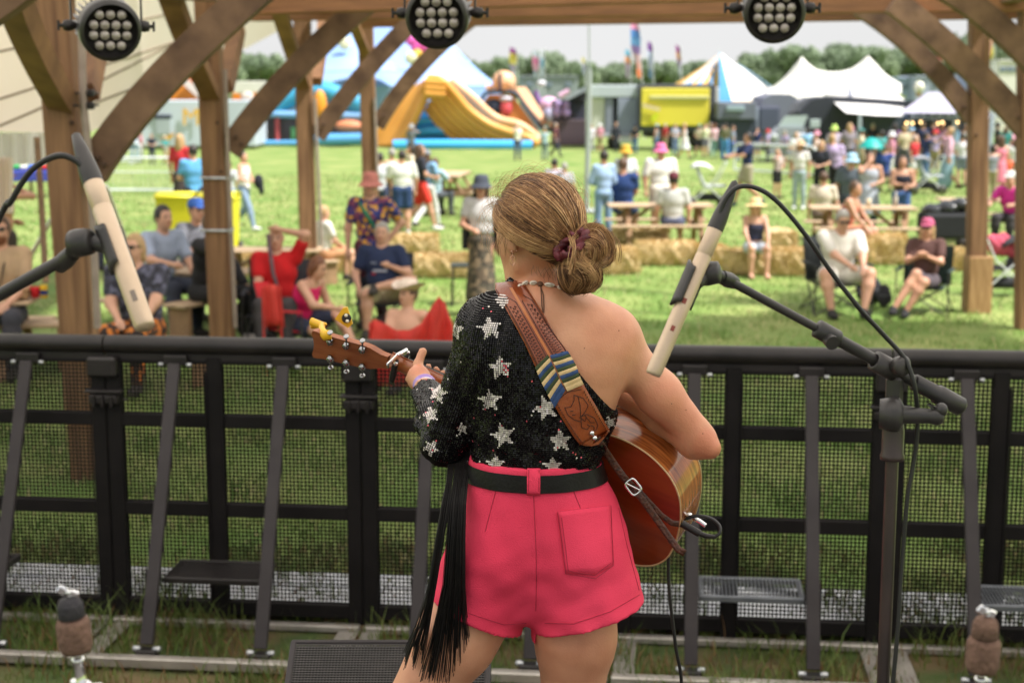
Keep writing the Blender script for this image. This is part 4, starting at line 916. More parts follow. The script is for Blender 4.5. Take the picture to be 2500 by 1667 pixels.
def put2(o, parent):
    mw = o.matrix_world.copy(); o.parent = parent; o.matrix_parent_inverse = parent.matrix_world.inverted(); o.matrix_basis = mw
bpy.context.view_layer.update()
prof = [(0, 0), (.004, .06), (.018, .115), (.05, .160), (.10, .190), (.155, .200), (.21, .192), (.26, .165), (.30, .138), (.33, .128), (.36, .130), (.40, .141), (.44, .143), (.47, .128), (.490, .095), (.498, .05), (.50, 0)]
def half(n=64):
    # Catmull-Rom through the outline
    out = []; P_ = [Vector((a, b)) for a, b in prof]
    for k in range(len(P_)-1):
        p0 = P_[k-1] if k else Vector((P_[1].x, -P_[1].y)); p1, p2 = P_[k], P_[k+1]; p3 = P_[k+2] if k+2 < len(P_) else Vector((P_[-2].x, -P_[-2].y))
        for j in range(5):
            f = j/5; out.append(.5*((2*p1)+(p2-p0)*f+(2*p0-5*p1+4*p2-p3)*f*f+(3*p1-p0-3*p2+p3)*f**3))
    out.append(P_[-1]); return out
hf_ = half(); outl = [(-p.x, max(p.y, 0)) for p in hf_]+[(-p.x, -max(p.y, 0)) for p in reversed(hf_[1:-1])]
dep = lambda u: -.112+.022*min(1, max(0, (-u)/.5))      # body a little shallower at the shoulders
mb = MB(); N = len(outl)
cx, cy = -.2, 0
def plate(zf, m, flip, bulge):
    rings = []
    for s in (1, .8, .55, .3, .08):
        rings.append([Vector((cx+(u-cx)*s, w*s, zf(u)+bulge*(1-s*s))) for u, w in outl])
    vs = [p for r in rings for p in r]; fs = [(i*N+k, i*N+(k+1) % N, (i+1)*N+(k+1) % N, (i+1)*N+k) for i in range(4) for k in range(N)]+[tuple(range(4*N, 5*N))]
    if flip: fs = [tuple(reversed(f)) for f in fs]
    mb.add(vs, fs, m, True)
plate(dep, 0, False, -.008); gbuild(mb, 'back', M_mahog)
mb = MB(); plate(lambda u: 0, 0, True, .002); top_o = gbuild(mb, 'soundboard', M_top)
mb = MB(); mb.lathe((-.335, 0, .0030), (0, 0, 1), [(0, .052), (.001, .051), (.001, 0)], 32); gbuild(mb, 'sound_hole', M_ebony, top_o)
mb = MB(); mb.rbox((-.135, 0, .007), (.028, .15, .010), .003); gbuild(mb, 'bridge', M_ebony, top_o)
mb = MB(); rows = []
for j in range(7):
    t = j/6; rows.append([Vector((u, w, dep(u)*(1-t))) for u, w in outl]+[Vector((outl[0][0], outl[0][1], dep(outl[0][0])*(1-t)))])
mb.grid(rows); gbuild(mb, 'side', M_side)
mb = MB(); mb.tube([Vector((u, w, dep(u)-.0005)) for u, w in outl]+[Vector((outl[0][0], outl[0][1], dep(0)))], .0021, 6); gbuild(mb, 'back_binding', M_bind)
mb = MB(); mb.tube([Vector((u, w, -.0005)) for u, w in outl]+[Vector((outl[0][0], outl[0][1], 0))], .0021, 6); gbuild(mb, 'front_binding', M_bind)
# neck with heel and fingerboard
mb = MB(); rows = []
for i in range(25):
    t = i/24; u = -.495-.362*t; hw = .028-.0065*t; d = .021-.003*t+(.055*max(0, 1-t/.09)**2); r = []
    for k in range(13):
        a = math.pi*k/12; r.append(Vector((u, hw*math.cos(a), -.001-d*math.sin(a)**.8)))
    rows.append(r)
mb.grid(rows); mb.rbox((-.676, 0, -.0005), (.362, .052, .002), .0005); nko = gbuild(mb, 'neck', M_neckw)
mb = MB(); rows = [[Vector((-.43, .0285, .0035)), Vector((-.43, .0285, .0095)), Vector((-.43, -.0285, .0095)), Vector((-.43, -.0285, .0035))], [Vector((-.856, .0218, .0005)), Vector((-.856, .0218, .0065)), Vector((-.856, -.0218, .0065)), Vector((-.856, -.0218, .0005))]]
mb.grid(rows, smooth=False); mb.add([rows[0][0], rows[0][3], rows[1][3], rows[1][0]], [(0, 1, 2, 3)]); gbuild(mb, 'fingerboard', M_ebony)
for k in range(6):
    mb = MB(); w0 = (k-2.5)*.0105; mb.tube([(-.135, w0, .014), (-.856, (k-2.5)*.0072, .0085)], .0004+.0001*k, 4); gbuild(mb, 'string', M_chrome)
# headstock tilted back
ha = .24; HSR = Matrix.Rotation(ha, 3, Vector((0, 1, 0)))
def HS(a, w, n): v = Vector((-a, 0, 0)); q = HSR @ Vector((-a, w, n)); return Vector((-.857, 0, -.004))+Vector((q.x, w, -abs(math.sin(ha))*a+n*math.cos(ha)))
hsout = [(0, .0215), (.018, .024), (.045, .036), (.060, .0395), (.175, .043), (.190, .047), (.200, .046), (.203, .036), (.199, .018), (.197, 0)]
pts = [(a, w) for a, w in hsout]+[(a, -w) for a, w in reversed(hsout[:-1])]
mb = MB(); top_v = [HS(a, w, .0) for a, w in pts]; bot_v = [HS(a, w, -.0155) for a, w in pts]; k = len(pts)
mb.add(top_v+bot_v, [tuple(range(k)), tuple(range(2*k-1, k-1, -1))]+[(i, i+k, (i+1) % k+k, (i+1) % k) for i in range(k)]); hso = gbuild(mb, 'headstock', M_neckw)
for k in range(3):
    for sg in (-1, 1):
        a = .062+.043*k; base = HS(a, sg*.030, -.0155); nrmb = (HS(a, 0, -.02)-HS(a, 0, 0)).normalized(); wv = Vector((0, sg, 0)); al = nrmb.cross(wv).normalized()
        mb = MB(); R = Matrix((al, wv, nrmb)).transposed()
        mb.rbox(base+nrmb*.006, (.016, .020, .012), .004, 0, R, True); mb.lathe(base+nrmb*.006, nrmb, [(0, .0085), (.007, .0085), (.009, .006), (.0092, 0)], 14)
        mb.tube([base+nrmb*.006+wv*.008, base+nrmb*.006+wv*.024], .0025, 8); mb.ell(base+nrmb*.006+wv*.031, (.0072, .0038, .0088), 0, Matrix((al, wv, nrmb)).transposed() @ Matrix.Rotation(.5*sg, 3, 'Y'), 12, 8)
        gbuild(mb, 'tuning_peg', mat('chrome_dark_reflection', (.34, .34, .35), .14, metal=1.0), hso)  # chrome darkened in colour to stand for a dimmer sky reflection
mb = MB(); mb.lathe((0.0, 0, -.056), (1, 0, 0), [(0, .009), (.004, .009), (.006, .005), (.014, .005), (.017, .008), (.020, .007), (.021, 0)], 14); gbuild(mb, 'strap_button', M_chrome)
mb = MB(); mb.tube([Vector((.012, 0, -.056)), Vector((.03, 0, -.058)), Vector((.045, -.002, -.060))], .006, 10); gbuild(mb, 'jack', M_chrome)
# capo (own thing, clamped on the neck) and clip-on tuner
cp = thing('capo', 'silver and black spring capo clamped across the guitar neck', 'capo', GP(-.822, 0, -.02)); bpy.context.view_layer.update()
uc = -.822
mb = MB(); mb.beam(Vector((uc, -.034, .013)), Vector((uc-.002, .038, .013)), .017, .009, 0, up=(0, 0, 1), r=.003); mb.beam(Vector((uc-.002, .036, .014)), Vector((uc-.006, .048, -.030)), .018, .009, 0, up=(1, 0, 0), r=.003); gbuild(mb, 'clamp_bar', M_chrome, cp)
mb = MB(); mb.beam(Vector((uc-.004, .047, -.014)), Vector((uc-.012, .038, -.062)), .018, .009, 0, up=(1, 0, 0), r=.003); mb.beam(Vector((uc-.006, .040, -.030)), Vector((uc-.014, -.036, -.036)), .016, .009, 1, up=(0, 0, 1), r=.003); mb.beam(Vector((uc-.014, -.034, -.037)), Vector((uc-.02, -.062, -.022)), .016, .006, 1, up=(0, 0, 1), r=.003); gbuild(mb, 'lever', [M_chrome, M_black], cp)
mb = MB(); mb.lathe(Vector((uc-.008, .030, -.036)), (1, 0, 0), [(-.008, .006), (.009, .006), (.010, 0)], 10); gbuild(mb, 'spring', M_chrome, cp)
M_yel = mat('yellow_plastic', (.80, .46, .015), .4, col2=(.72, .38, .01), scale=12)
ct = thing('clip_tuner', 'bright yellow clip-on tuner gripping the end of the headstock', 'tuner', GP(-1.05, .02, -.06)); bpy.context.view_layer.update()
TY = 3.97
def tn(x, y, d=0): return P(x, y, TY+d)
mb = MB(); mb.tube([tn(760, 785, .02), tn(785, 795), tn(786, 808, -.06), tn(794, 819, -.09), tn(808, 817, -.09)], [.008, .008, .009, .010, .009], 10, flat=1.4); mb.build('lower_jaw', M_yel, ct)
mb = MB(); mb.beam(tn(757, 797, .03), tn(795, 795, .02), .018, .012, 0); mb.beam(tn(762, 784, .03), tn(798, 792, .02), .012, .008, 0); mb.build('hinge', M_yel, ct)
mb = MB(); mb.poly([tn(818, 778, .06), tn(838, 751, .06), tn(848, 749, .06), tn(861, 790, .06), tn(850, 800, .06)], .012, 0); mb.build('display_case', M_yel, ct)
mb = MB(); q = tn(846, 777, .05); nq = (c0-q).normalized(); mb.lathe(q, nq, [(0, .0125), (.004, .0125), (.0045, .010), (.005, 0)], 18); dial = mb.build('dial', M_black, ct)
for dx, dy in ((-1, -7), (2, 7)):
    mb = MB(); q2 = tn(846+dx, 777+dy, .044); mb.lathe(q2, nq, [(0, .0045), (.0016, .0045), (.002, 0)], 12); mb.build('button', mat('tuner_cream', (.8, .75, .6), .5), dial)

# ---- strap: part of the guitar
M_lea = mat('strap_leather', (.36, .085, .020), .36, col2=(.22, .042, .010), scale=7, bump=.25, bscale=45, coat=.25); M_leac = mat('strap_centre', (.50, .15, .03), .35, coat=.2); M_lead = mat('tooled_line', (.055, .014, .007), .6)
M_led = mat('thin_strap_leather', (.10, .028, .012), .45, col2=(.04, .012, .006), scale=90, bump=.5, bscale=120)
bpy.context.view_layer.update()
back_o = [o for o in gt.children if o.name.startswith('back') and 'bind' not in o.name][0]; side_o = [o for o in gt.children if o.name.startswith('side')][0]
gb_ = bvh_of(back_o); gs_ = bvh_of(side_o)
ST = [body_b, top_b]
edgeL = [(1212, 714), (1250, 782), (1276, 830), (1299, 877), (1318, 920), (1340, 966), (1368, 1015), (1392, 1056), (1412, 1080)]
edgeR = [(1287, 703), (1330, 770), (1360, 828), (1384, 856), (1400, 890), (1417, 926), (1446, 978), (1470, 1022), (1484, 1048)]
def lerp_poly(pl, t):
    f = t*(len(pl)-1); k = min(int(f), len(pl)-2); f -= k; return (pl[k][0]*(1-f)+pl[k+1][0]*f, pl[k][1]*(1-f)+pl[k+1][1]*f)
def sp(u, v, off=.006):      # u across 0..1, v along 0..1
    a, b = lerp_poly(edgeL, v), lerp_poly(edgeR, v); x, y = a[0]*(1-u)+b[0]*u, a[1]*(1-u)+b[1]*u
    p, n = cast(x, y, ST, off); return p if p is not None else P(x, y, 3.33)
srows = [[sp(u/8, v/36) for u in range(9)] for v in range(37)]
# smooth the ribbon so that it lies taut
for it in range(4):
    for v in range(1, 36): srows[v] = [srows[v][u]*.5+(srows[v-1][u]+srows[v+1][u])*.25 for u in range(9)]
def sq_(u, v, off=0.0):
    fv = v*36; k = min(int(fv), 35); f = fv-k; fu = u*8; j = min(int(fu), 7); g = fu-j
    p = (srows[k][j]*(1-f)+srows[k+1][j]*f)*(1-g)+(srows[k][j+1]*(1-f)+srows[k+1][j+1]*f)*g
    n = (srows[k+1][j]-srows[k][j]).cross(srows[k][j+1]-srows[k][j]).normalized(); n = n if n.dot(c0-p) > 0 else -n; return p+n*off
over = []      # over the shoulder and down the front to the guitar
pL, pR = srows[0][0], srows[0][8]
front = []
for t, (dy, dz) in enumerate(((.03, .010), (.075, .006), (.13, -.035), (.17, -.11), (.19, -.20), (.20, -.30))):
    front.append([srows[0][u]+Vector((.012*t, dy, dz-(srows[0][u].z-pL.z)*min(1, t*.3))) for u in range(9)])
mb = MB(); pr = list(reversed(front))+srows
mb.sheet(pr, .0035); strap = mb.build('strap', M_lea); bpy.context.view_layer.update(); put2(strap, gt)
tipa = []
mb = MB()      # rounded pad end
pe = [sq_(u/8, 1) for u in range(9)]; ext = [P(*q, sq_(.5, 1).y-.002) for q in ((1413, 1081), (1428, 1086), (1445, 1087), (1462, 1083), (1475, 1068), (1484, 1050))]
mb.poly([pe[0]]+ext+[pe[8]]+[pe[k] for k in (7, 6, 5, 4, 3, 2, 1)], .0036); mb.build('strap_end', M_lea, strap) if False else None
o = mb.build('strap_end', M_lea); put2(o, strap)
mb = MB(); mb.grid([[sq_(.46, v/30*.60, .0024), sq_(.54, v/30*.60, .0024)] for v in range(31)]); o = mb.build('centre_strip', M_leac); put2(o, strap)
mb = MB()
for (ua, ub) in ((.08, .40), (.60, .92)):      # tooled panels with basket-weave marks
    for u in (ua, ub): mb.tube([sq_(u, .06+v/20*.36, .0022) for v in range(21)], .0010, 4)
    mb.tube([sq_(ua, .06, .0022), sq_((ua+ub)/2, .035, .0022), sq_(ub, .06, .0022)], .001, 4); mb.tube([sq_(ua, .42, .0022), sq_((ua+ub)/2, .46, .0022), sq_(ub, .42, .0022)], .001, 4)
    for v in range(17):
        for j in range(3):
            vv = .075+v*.020+(.008 if j % 2 else 0); u0 = ua+.055+(ub-ua-.11)*j/3; mb.tube([sq_(u0+.01, vv, .0020), sq_(u0+.062, vv+.006, .0020)], .0009, 4); mb.tube([sq_(u0+.01, vv, .0020), sq_(u0+.01, vv+.012, .0020)], .0007, 3)
for u in (.045, .955): mb.tube([sq_(u, v/30*.44, .0020) for v in range(31)], .0006, 3)
# stitched edge and carved flower on the lower pad
for u in (.07, .93):
    for k in range(20): v = .68+.31*k/20; mb.tube([sq_(u, v, .0021), sq_(u+(.03 if u < .5 else -.03), v+.009, .0021)], .0009, 4)
mb.tube([sq_(.12, .665, .002), sq_(.5, .645, .002), sq_(.88, .665, .002)], .0009, 4)
def fl(pts): mb.tube([sq_(max(.1, min(.9, u)), v, .0022) for u, v in pts], .0009, 4)
fl([(.22, .715), (.20, .76), (.28, .80), (.42, .83)]); fl([(.22, .715), (.38, .725), (.55, .70), (.62, .675)]); fl([(.62, .675), (.80, .71), (.82, .76), (.62, .79), (.48, .80)]); fl([(.48, .80), (.62, .74), (.70, .69)])
fl([(.42, .83), (.50, .80), (.66, .80), (.80, .84), (.78, .90), (.66, .935), (.60, .93)]); fl([(.42, .83), (.34, .87), (.44, .90), (.56, .88), (.52, .86)]); fl([(.60, .80), (.64, .86), (.74, .87)]); fl([(.60, .93), (.66, .90), (.60, .88)]); fl([(.30, .745), (.38, .75)]); fl([(.30, .77), (.38, .775)]); fl([(.45, .80), (.52, .835), (.60, .82)])
o = mb.build('tooling', M_lead); put2(o, strap)
# woven wrap: chevrons of blue, green and cream
M_w = [mat('wrap_blue', (.035, .075, .20), .8, col2=(.02, .05, .14), scale=60), mat('wrap_green', (.045, .065, .020), .8, col2=(.03, .045, .015), scale=60), mat('wrap_cream', (.72, .52, .27), .75, col2=(.6, .42, .2), scale=60)]
mb = MB(); nb_ = 10
seq = [1, 2, 0, 1, 2, 0, 1, 2, 0]
for side in (0, 1):
    for k in range(10):
        m = (([1, 2, 0, 1, 2, 0, 1, 2, 0, 0] if side == 0 else [0, 1, 2, 0, 1, 2, 0, 1, 2, 2])[k]); v0 = .40+.026*k; v1 = v0+.0262
        if side == 0: f = lambda u, v: sq_(-.02+u*.49, min(.99, v+(.5-u)*.060), .0045)
        else: f = lambda u, v: sq_(.53+u*.49-.02, min(.99, v+(u)*.004-.02+.0), .0045)
        rows = [[f(u/5, v0+(v1-v0)*j/3)+((c0-f(u/5, v0)).normalized()*.0012*math.sin(math.pi*j/3)) for u in range(6)] for j in range(4)]; mb.grid(rows, m)
o = mb.build('woven_wrap', M_w); put2(o, strap)
for (x, y) in ((1445, 1057), (1452, 1069)):
    p, n = cast(x, y, ST, .009); q = sq_(.55, .95, .004); p = P(x, y, q.y-.004); mb = MB(); mb.lathe(p, (c0-p), [(0, .0055), (.002, .005), (.0035, .003), (.004, 0)], 14); o = mb.build('rivet', M_chrome); put2(o, strap)
# thin strap down to the strap button, loose tail and buckle
def ribbon(px, w, Yof, name, mtl, parent, th=.002):
    rows = []
    for i, (x, y) in enumerate(px):
        a = px[max(i-1, 0)]; b = px[min(i+1, len(px)-1)]; dx, dy = b[0]-a[0], b[1]-a[1]; L = math.hypot(dx, dy); nx, ny = -dy/L*w/2, dx/L*w/2; rows.append([P(x+nx*s, y+ny*s, Yof[i]) for s in (-1, -.33, .33, 1)])
    m_ = MB(); m_.sheet(rows, th); o = m_.build(name, mtl); put2(o, parent); return o
def gy(x, y, off):
    p, n = cast(x, y, [gb_, gs_], .0); return (p.y if p is not None else 3.45)-off
pxa = [(1458, 1070), (1480, 1104), (1503, 1138), (1525, 1168), (1546, 1190)]
ribbon(pxa, 18, [sq_(.5, .96).y-.003]+[min(gy(*p, .012), 3.40) for p in pxa[1:]], 'thin_strap', M_led, strap)
pxb = [(1546, 1190), (1575, 1228), (1605, 1270), (1632, 1308), (1655, 1340), (1672, 1350)]
ribbon(pxb, 17, [min(gy(*p, .016), 3.40) for p in pxb[:4]]+[3.385, 3.38], 'strap_tail', M_led, strap)
pxc = [(1552, 1190), (1585, 1226), (1615, 1258), (1640, 1276), (1658, 1279)]
ribbon(pxc, 14, [min(gy(*p, .010), 3.42)+.006 for p in pxc], 'strap_return', M_led, strap)
mb = MB(); bcx, bcy = 1546, 1188; ang = math.radians(52); br = []
for k in range(21):
    a = 2*math.pi*k/20; ca, sa = math.cos(a), math.sin(a); ex = 19*math.copysign(abs(ca)**.5, ca); ey = 14*math.copysign(abs(sa)**.5, sa); br.append(P(bcx+ex*math.cos(ang)-ey*math.sin(ang), bcy+ex*math.sin(ang)+ey*math.cos(ang), 3.375))
mb.tube(br, .0028, 6); mb.tube([P(1530, 1180, 3.372), P(1562, 1196, 3.372)], .0018, 6); o = mb.build('buckle', M_chrome); put2(o, strap)
# guitar cable with plug
M_cab = mat('cable_rubber', (.018, .017, .017), .45)
gc = thing('guitar_cable', 'black guitar cable looping from the guitar and dropping to the stage', 'cable', (P(1640, 1667, 3.5).x, 3.5, STZ)); bpy.context.view_layer.update()
def crspline(pts, n=6):
    out = []
    for k in range(len(pts)-1):
        p0 = pts[max(k-1, 0)]; p1 = pts[k]; p2 = pts[k+1]; p3 = pts[min(k+2, len(pts)-1)]
        for i in range(n): f = i/n; out.append(.5*((2*p1)+(p2-p0)*f+(2*p0-5*p1+4*p2-p3)*f*f+(3*p1-p0-3*p2+p3)*f**3))
    out.append(pts[-1]); return out
lo = [P(1745, 1310, 3.46), P(1757, 1300, 3.46), P(1756, 1282, 3.47), P(1735, 1265, 3.48), P(1700, 1259, 3.49), P(1668, 1268, 3.50), P(1645, 1290, 3.52), P(1634, 1330, 3.54), P(1632, 1400, 3.55), P(1638, 1480, 3.55), P(1650, 1580, 3.56), P(1664, 1680, 3.58), Vector((.40, 3.62, 1.05)), Vector((.45, 3.70, STZ+.012)), Vector((.75, 3.9, STZ+.008)), Vector((1.2, 3.6, STZ+.008)), Vector((1.6, 3.0, STZ+.008))]
mb = MB(); mb.tube(crspline(lo), .0042, 8); mb.build('cable', M_cab, gc)
mb = MB(); mb.tube([P(1664, 1277, 3.47), P(1708, 1302, 3.46)], .0088, 12); mb.tube([P(1708, 1302, 3.46), P(1726, 1308, 3.46), P(1747, 1310, 3.46)], [.0066, .0056, .0045], 10); mb.build('plug', M_black, gc)

# ---- microphones on boom stands
M_mic = mat('champagne_metal', (.62, .47, .34), .38, metal=.35, col2=(.56, .42, .30), scale=20, bump=.04, bscale=200); M_rub = mat('boom_black', (.022, .020, .020), .42, col2=(.04, .034, .033), scale=10); M_grey = mat('mic_slot', (.22, .17, .14), .5)
def mic(pa, pb, pend, label, marks, slot, Ym):
    """pa: cable end, pb: front end"""
    A = P(*pa, Ym[0]); B = P(*pb, Ym[1]); d = (B-A).normalized(); L = (B-A).length; r = slot
    th = thing('microphone', label, 'microphone', A.lerp(B, .5))
    mb = MB(); mb.lathe(A, d, [(0, 0), (0, r*.80), (.004, r), (L*.20, r), (L*.205, r*.95), (L*.215, r*.95), (L*.22, r), (L*.96, r), (L*.985, r*.96), (L, r*.88), (L+.001, 0)], 28); mb.build('barrel', M_mic, th)
    side = d.cross((c0-A).normalized()).normalized(); tow = side.cross(d).normalized(); tow = tow if tow.dot(c0-A) > 0 else -tow
    for (t, w) in marks:
        mb = MB(); q = A+d*L*t+tow*(r*.98); R = Matrix((side, d, tow)).transposed(); mb.rbox(q, (r*.5, L*w, r*.12), r*.04, 0, R); mb.build('engraved_mark', M_grey if w > .04 else mat('red_mark', (.25, .05, .035), .5), th)
    mb = MB(); mb.lathe(A, -d, [(-.012, r*1.02), (0, r*1.04), (.012, r*1.0), (.05, r*.72), (.075, r*.45), (.08, 0)], 20); mb.build('connector', M_rub, th)
    return th, A, B, d, r
def stand_cable(name, label, pts, r=.0036):
    th = thing(name, label, 'cable', pts[0]); mb = MB(); mb.tube(crspline(pts), r, 8); mb.build('cable_run', M_cab, th); return th
# right microphone
th, A, B, d, r = mic((1752, 545), (1594, 915), None, 'champagne condenser microphone on the right boom, pointing down past the bare shoulder', [(.52, .035), (.70, .035)], .0135, (2.62, 2.56))
rs = thing('microphone_stand', 'black boom microphone stand to the right of the player', 'microphone stand', (P(2187, 1300, 2.72).x, 2.72, STZ))
pc = P(2186, 925, 2.72); b0 = P(1755, 672, 2.66); b1 = P(2010, 810, 2.70); b2 = P(2195, 912, 2.72); b3 = P(2300, 968, 2.74)
mb = MB(); mb.tube([b0, b1], .0075, 12); mb.build('boom_tip', M_rub, rs)
mb = MB(); mb.tube([b1, b3], .0110, 14); mb.lathe(b1.lerp(b2, -.10), (b2-b1), [(0, 0), (0, .0105), (.003, .0165), (.045, .0165), (.05, .012)], 16); mb.tube([b1+Vector((.008, -.01, -.012)), b1+Vector((.012, -.026, -.016))], [.012, .013], 12)
mb.lathe(b2.lerp(b3, .35), (b3-b2), [(0, .011), (.0, .0145), (.05, .0145), (.052, .0175), (.105, .0170), (.11, .012), (.111, 0)], 18); mb.build('boom_arm', M_rub, rs)
mb = MB(); mb.lathe(b2-(b3-b2).normalized()*.055, (b3-b2), [(0, .012), (0, .0185), (.045, .0185), (.047, .012)], 18); mb.rbox(pc+Vector((0, .004, -.035)), (.030, .026, .085), .009); mb.lathe(pc+Vector((.0, -.02, -.060)), (1, -.25, 0), [(-.030, 0), (-.030, .026), (-.012, .030), (-.006, .031), (.004, .030), (.010, .020), (.012, .016), (.055, .013), (.07, .016), (.080, .010), (.081, 0)], 20)
mb.tube([pc+Vector((.072, -.035, -.060)), P(2268, 985, 2.68), P(2290, 997, 2.68)], .0035, 8); mb.ell(P(2298, 1000, 2.68), (.0115, .0115, .0125)); mb.lathe(P(2200, 893, 2.69), (.55, -.83, .05), [(-.01, 0), (-.01, .016), (.006, .0185), (.010, .014), (.0105, 0)], 16); mb.build('clutch', M_rub, rs)
mb = MB(); mb.tube([pc+Vector((0, 0, -.08)), Vector((pc.x, 2.72, 1.55)), Vector((pc.x+.002, 2.72, STZ+.16))], .0115, 14); mb.lathe(Vector((pc.x, 2.72, P(2190, 1010, 2.72).z)), (0, 0, -1), [(0, .010), (.004, .016), (.03, .0195), (.07, .0195), (.075, .0215), (.083, .0215), (.085, .012)], 18); mb.build('pole', mat('pole_dark', (.045, .028, .027), .38, col2=(.03, .02, .02), scale=12), rs)
for k in range(3):
    a = .6+k*2*math.pi/3; mb = MB(); f = Vector((pc.x+.30*math.cos(a), 2.72+.30*math.sin(a), STZ+.015)); mb.tube([Vector((pc.x, 2.72, STZ+.17)), f], .008, 8); mb.ell(f, (.014, .014, .015), nu=8, nv=6); mb.build('leg', M_rub, rs)
# clip
def clip(M, arm_end, d, name_parent, knob_px, Yk):
    mb = MB(); side = d.cross((c0-M).normalized()).normalized(); tow = side.cross(d).normalized(); tow = tow if tow.dot(c0-M) > 0 else -tow
    R = Matrix((side, tow, d)).transposed(); rows = []
    for j in range(9):
        z = -.042+.084*j/8; rows.append([M+R @ Vector((.0185*math.cos(a), .0185*math.sin(a), z*(1-.25*abs(math.sin(a))))) for a in np.linspace(-math.pi*.80, math.pi*.42, 18)])
    mb.sheet(rows, .005); mb.build('mic_clip', M_rub, name_parent)
    mb = MB(); kq = P(*knob_px, Yk); mb.lathe(kq+Vector((-.016, .0, -.003)), Vector((1, -.35, .15)), [(0, 0), (0, .020), (.010, .021), (.030, .019), (.033, .012), (.034, 0)], 16); mb.tube([M.lerp(kq, .25), kq], [.013, .011], 10); mb.tube([kq, arm_end], [.013, .0095], 12); mb.lathe(arm_end, (arm_end-kq) , [(-.012, .012), (.01, .014), (.03, .0115), (.032, .008)], 14); mb.build('clip_knob', M_rub, name_parent)
clip(A.lerp(B, .42), P(1770, 680, 2.66), d, rs, (1735, 665), 2.63)
stand_cable('microphone_cable', 'black cable arching from the right microphone to its stand', [P(1754, 540, 2.615), P(1768, 492, 2.615), P(1800, 458, 2.615), P(1845, 459, 2.62), P(1895, 490, 2.62), P(1960, 565, 2.63), P(2030, 665, 2.65), P(2100, 755, 2.66), P(2160, 820, 2.68), P(2205, 870, 2.685), P(2222, 905, 2.68), P(2234, 950, 2.68), P(2240, 1010, 2.70), P(2235, 1100, 2.71), P(2215, 1220, 2.71), P(2200, 1400, 2.71), P(2180, 1667, 2.70), Vector((pc.x-.03, 2.70, STZ+.1)), Vector((pc.x+.1, 2.6, STZ+.006)), Vector((1.4, 2.0, STZ+.006))], .0042)
# left microphone
th, A, B, d, r = mic((222, 432), (355, 800), None, 'champagne condenser microphone on the left boom in front of the oak post', [(.82, .07)], .0150, (2.32, 2.20))
ls = thing('microphone_stand', 'black boom microphone stand at the left edge, its boom rising into the picture', 'microphone stand', (-1.15, 2.42, STZ))
e0 = P(165, 628, 2.30); e1 = P(-60, 752, 2.34); jt = Vector((-1.15, 2.42, 1.75))
mb = MB(); mb.tube([e0, e1], .0095, 14); mb.build('boom_tip', M_rub, ls)
mb = MB(); mb.tube([e1, jt, jt+(jt-e1)*.3], .0115, 12); mb.build('boom_arm', M_rub, ls)
mb = MB(); mb.rbox(jt, (.04, .04, .07), .01); mb.build('clutch', M_rub, ls)
mb = MB(); mb.tube([jt, Vector((-1.15, 2.42, STZ+.16))], .0115, 12); mb.build('pole', MATS['pole_dark'], ls)
for k in range(3):
    a = .2+k*2*math.pi/3; mb = MB(); f = Vector((-1.15+.30*math.cos(a), 2.42+.30*math.sin(a), STZ+.015)); mb.tube([Vector((-1.15, 2.42, STZ+.17)), f], .008, 8); mb.ell(f, (.014, .014, .015), nu=8, nv=6); mb.build('leg', M_rub, ls)
clip(A.lerp(B, .47), P(168, 627, 2.30), d, ls, (205, 590), 2.275)
stand_cable('microphone_cable', 'black cable looping from the left microphone out past the left edge', [P(215, 428, 2.32), P(190, 396, 2.32), P(150, 380, 2.32), P(105, 395, 2.33), P(65, 430, 2.34), P(25, 495, 2.35), P(-15, 560, 2.37), Vector((-1.0, 2.42, 2.1)), Vector((-1.13, 2.42, 1.8)), Vector((-1.18, 2.44, 1.3)), Vector((-1.2, 2.45, STZ+.1)), Vector((-1.0, 2.2, STZ+.006)), Vector((-.8, 1.6, STZ+.006))], .0048)

# ---- vocal microphone in front of the player, only its rim peeping out under her chin
vm = thing('microphone', 'black vocal microphone mostly hidden in front of the chin of the player', 'microphone', P(1258, 655, 3.68)); q = P(1258, 656, 3.68)
mb = MB(); mb.ell(q, (.025, .025, .027), nu=18, nv=12); mb.build('ball_grille', M_grl if False else mat('grille_black', (.02, .02, .02), .5, col2=(.05, .05, .05), scale=300), vm)
mb = MB(); mb.tube([q+Vector((.005, .01, -.01)), q+Vector((.03, .15, -.06))], [.019, .012], 14); mb.build('handle', M_rub, vm)
vs_ = thing('microphone_stand', 'straight black microphone stand hidden in front of the player', 'microphone stand', (q.x+.02, 3.80, STZ)); mb = MB(); mb.tube([q+Vector((.02, .11, -.05)), Vector((.09, 3.80, q.z-.25)), Vector((.135, 3.80, q.z-.45)), Vector((.135, 3.80, STZ+.02))], .009, 10); mb.build('pole', MATS['pole_dark'], vs_); mb = MB(); mb.lathe((.135, 3.80, STZ), (0, 0, 1), [(0, 0), (0, .13), (.015, .13), (.025, .05), (.03, .012)], 24); mb.build('round_base', M_rub, vs_)
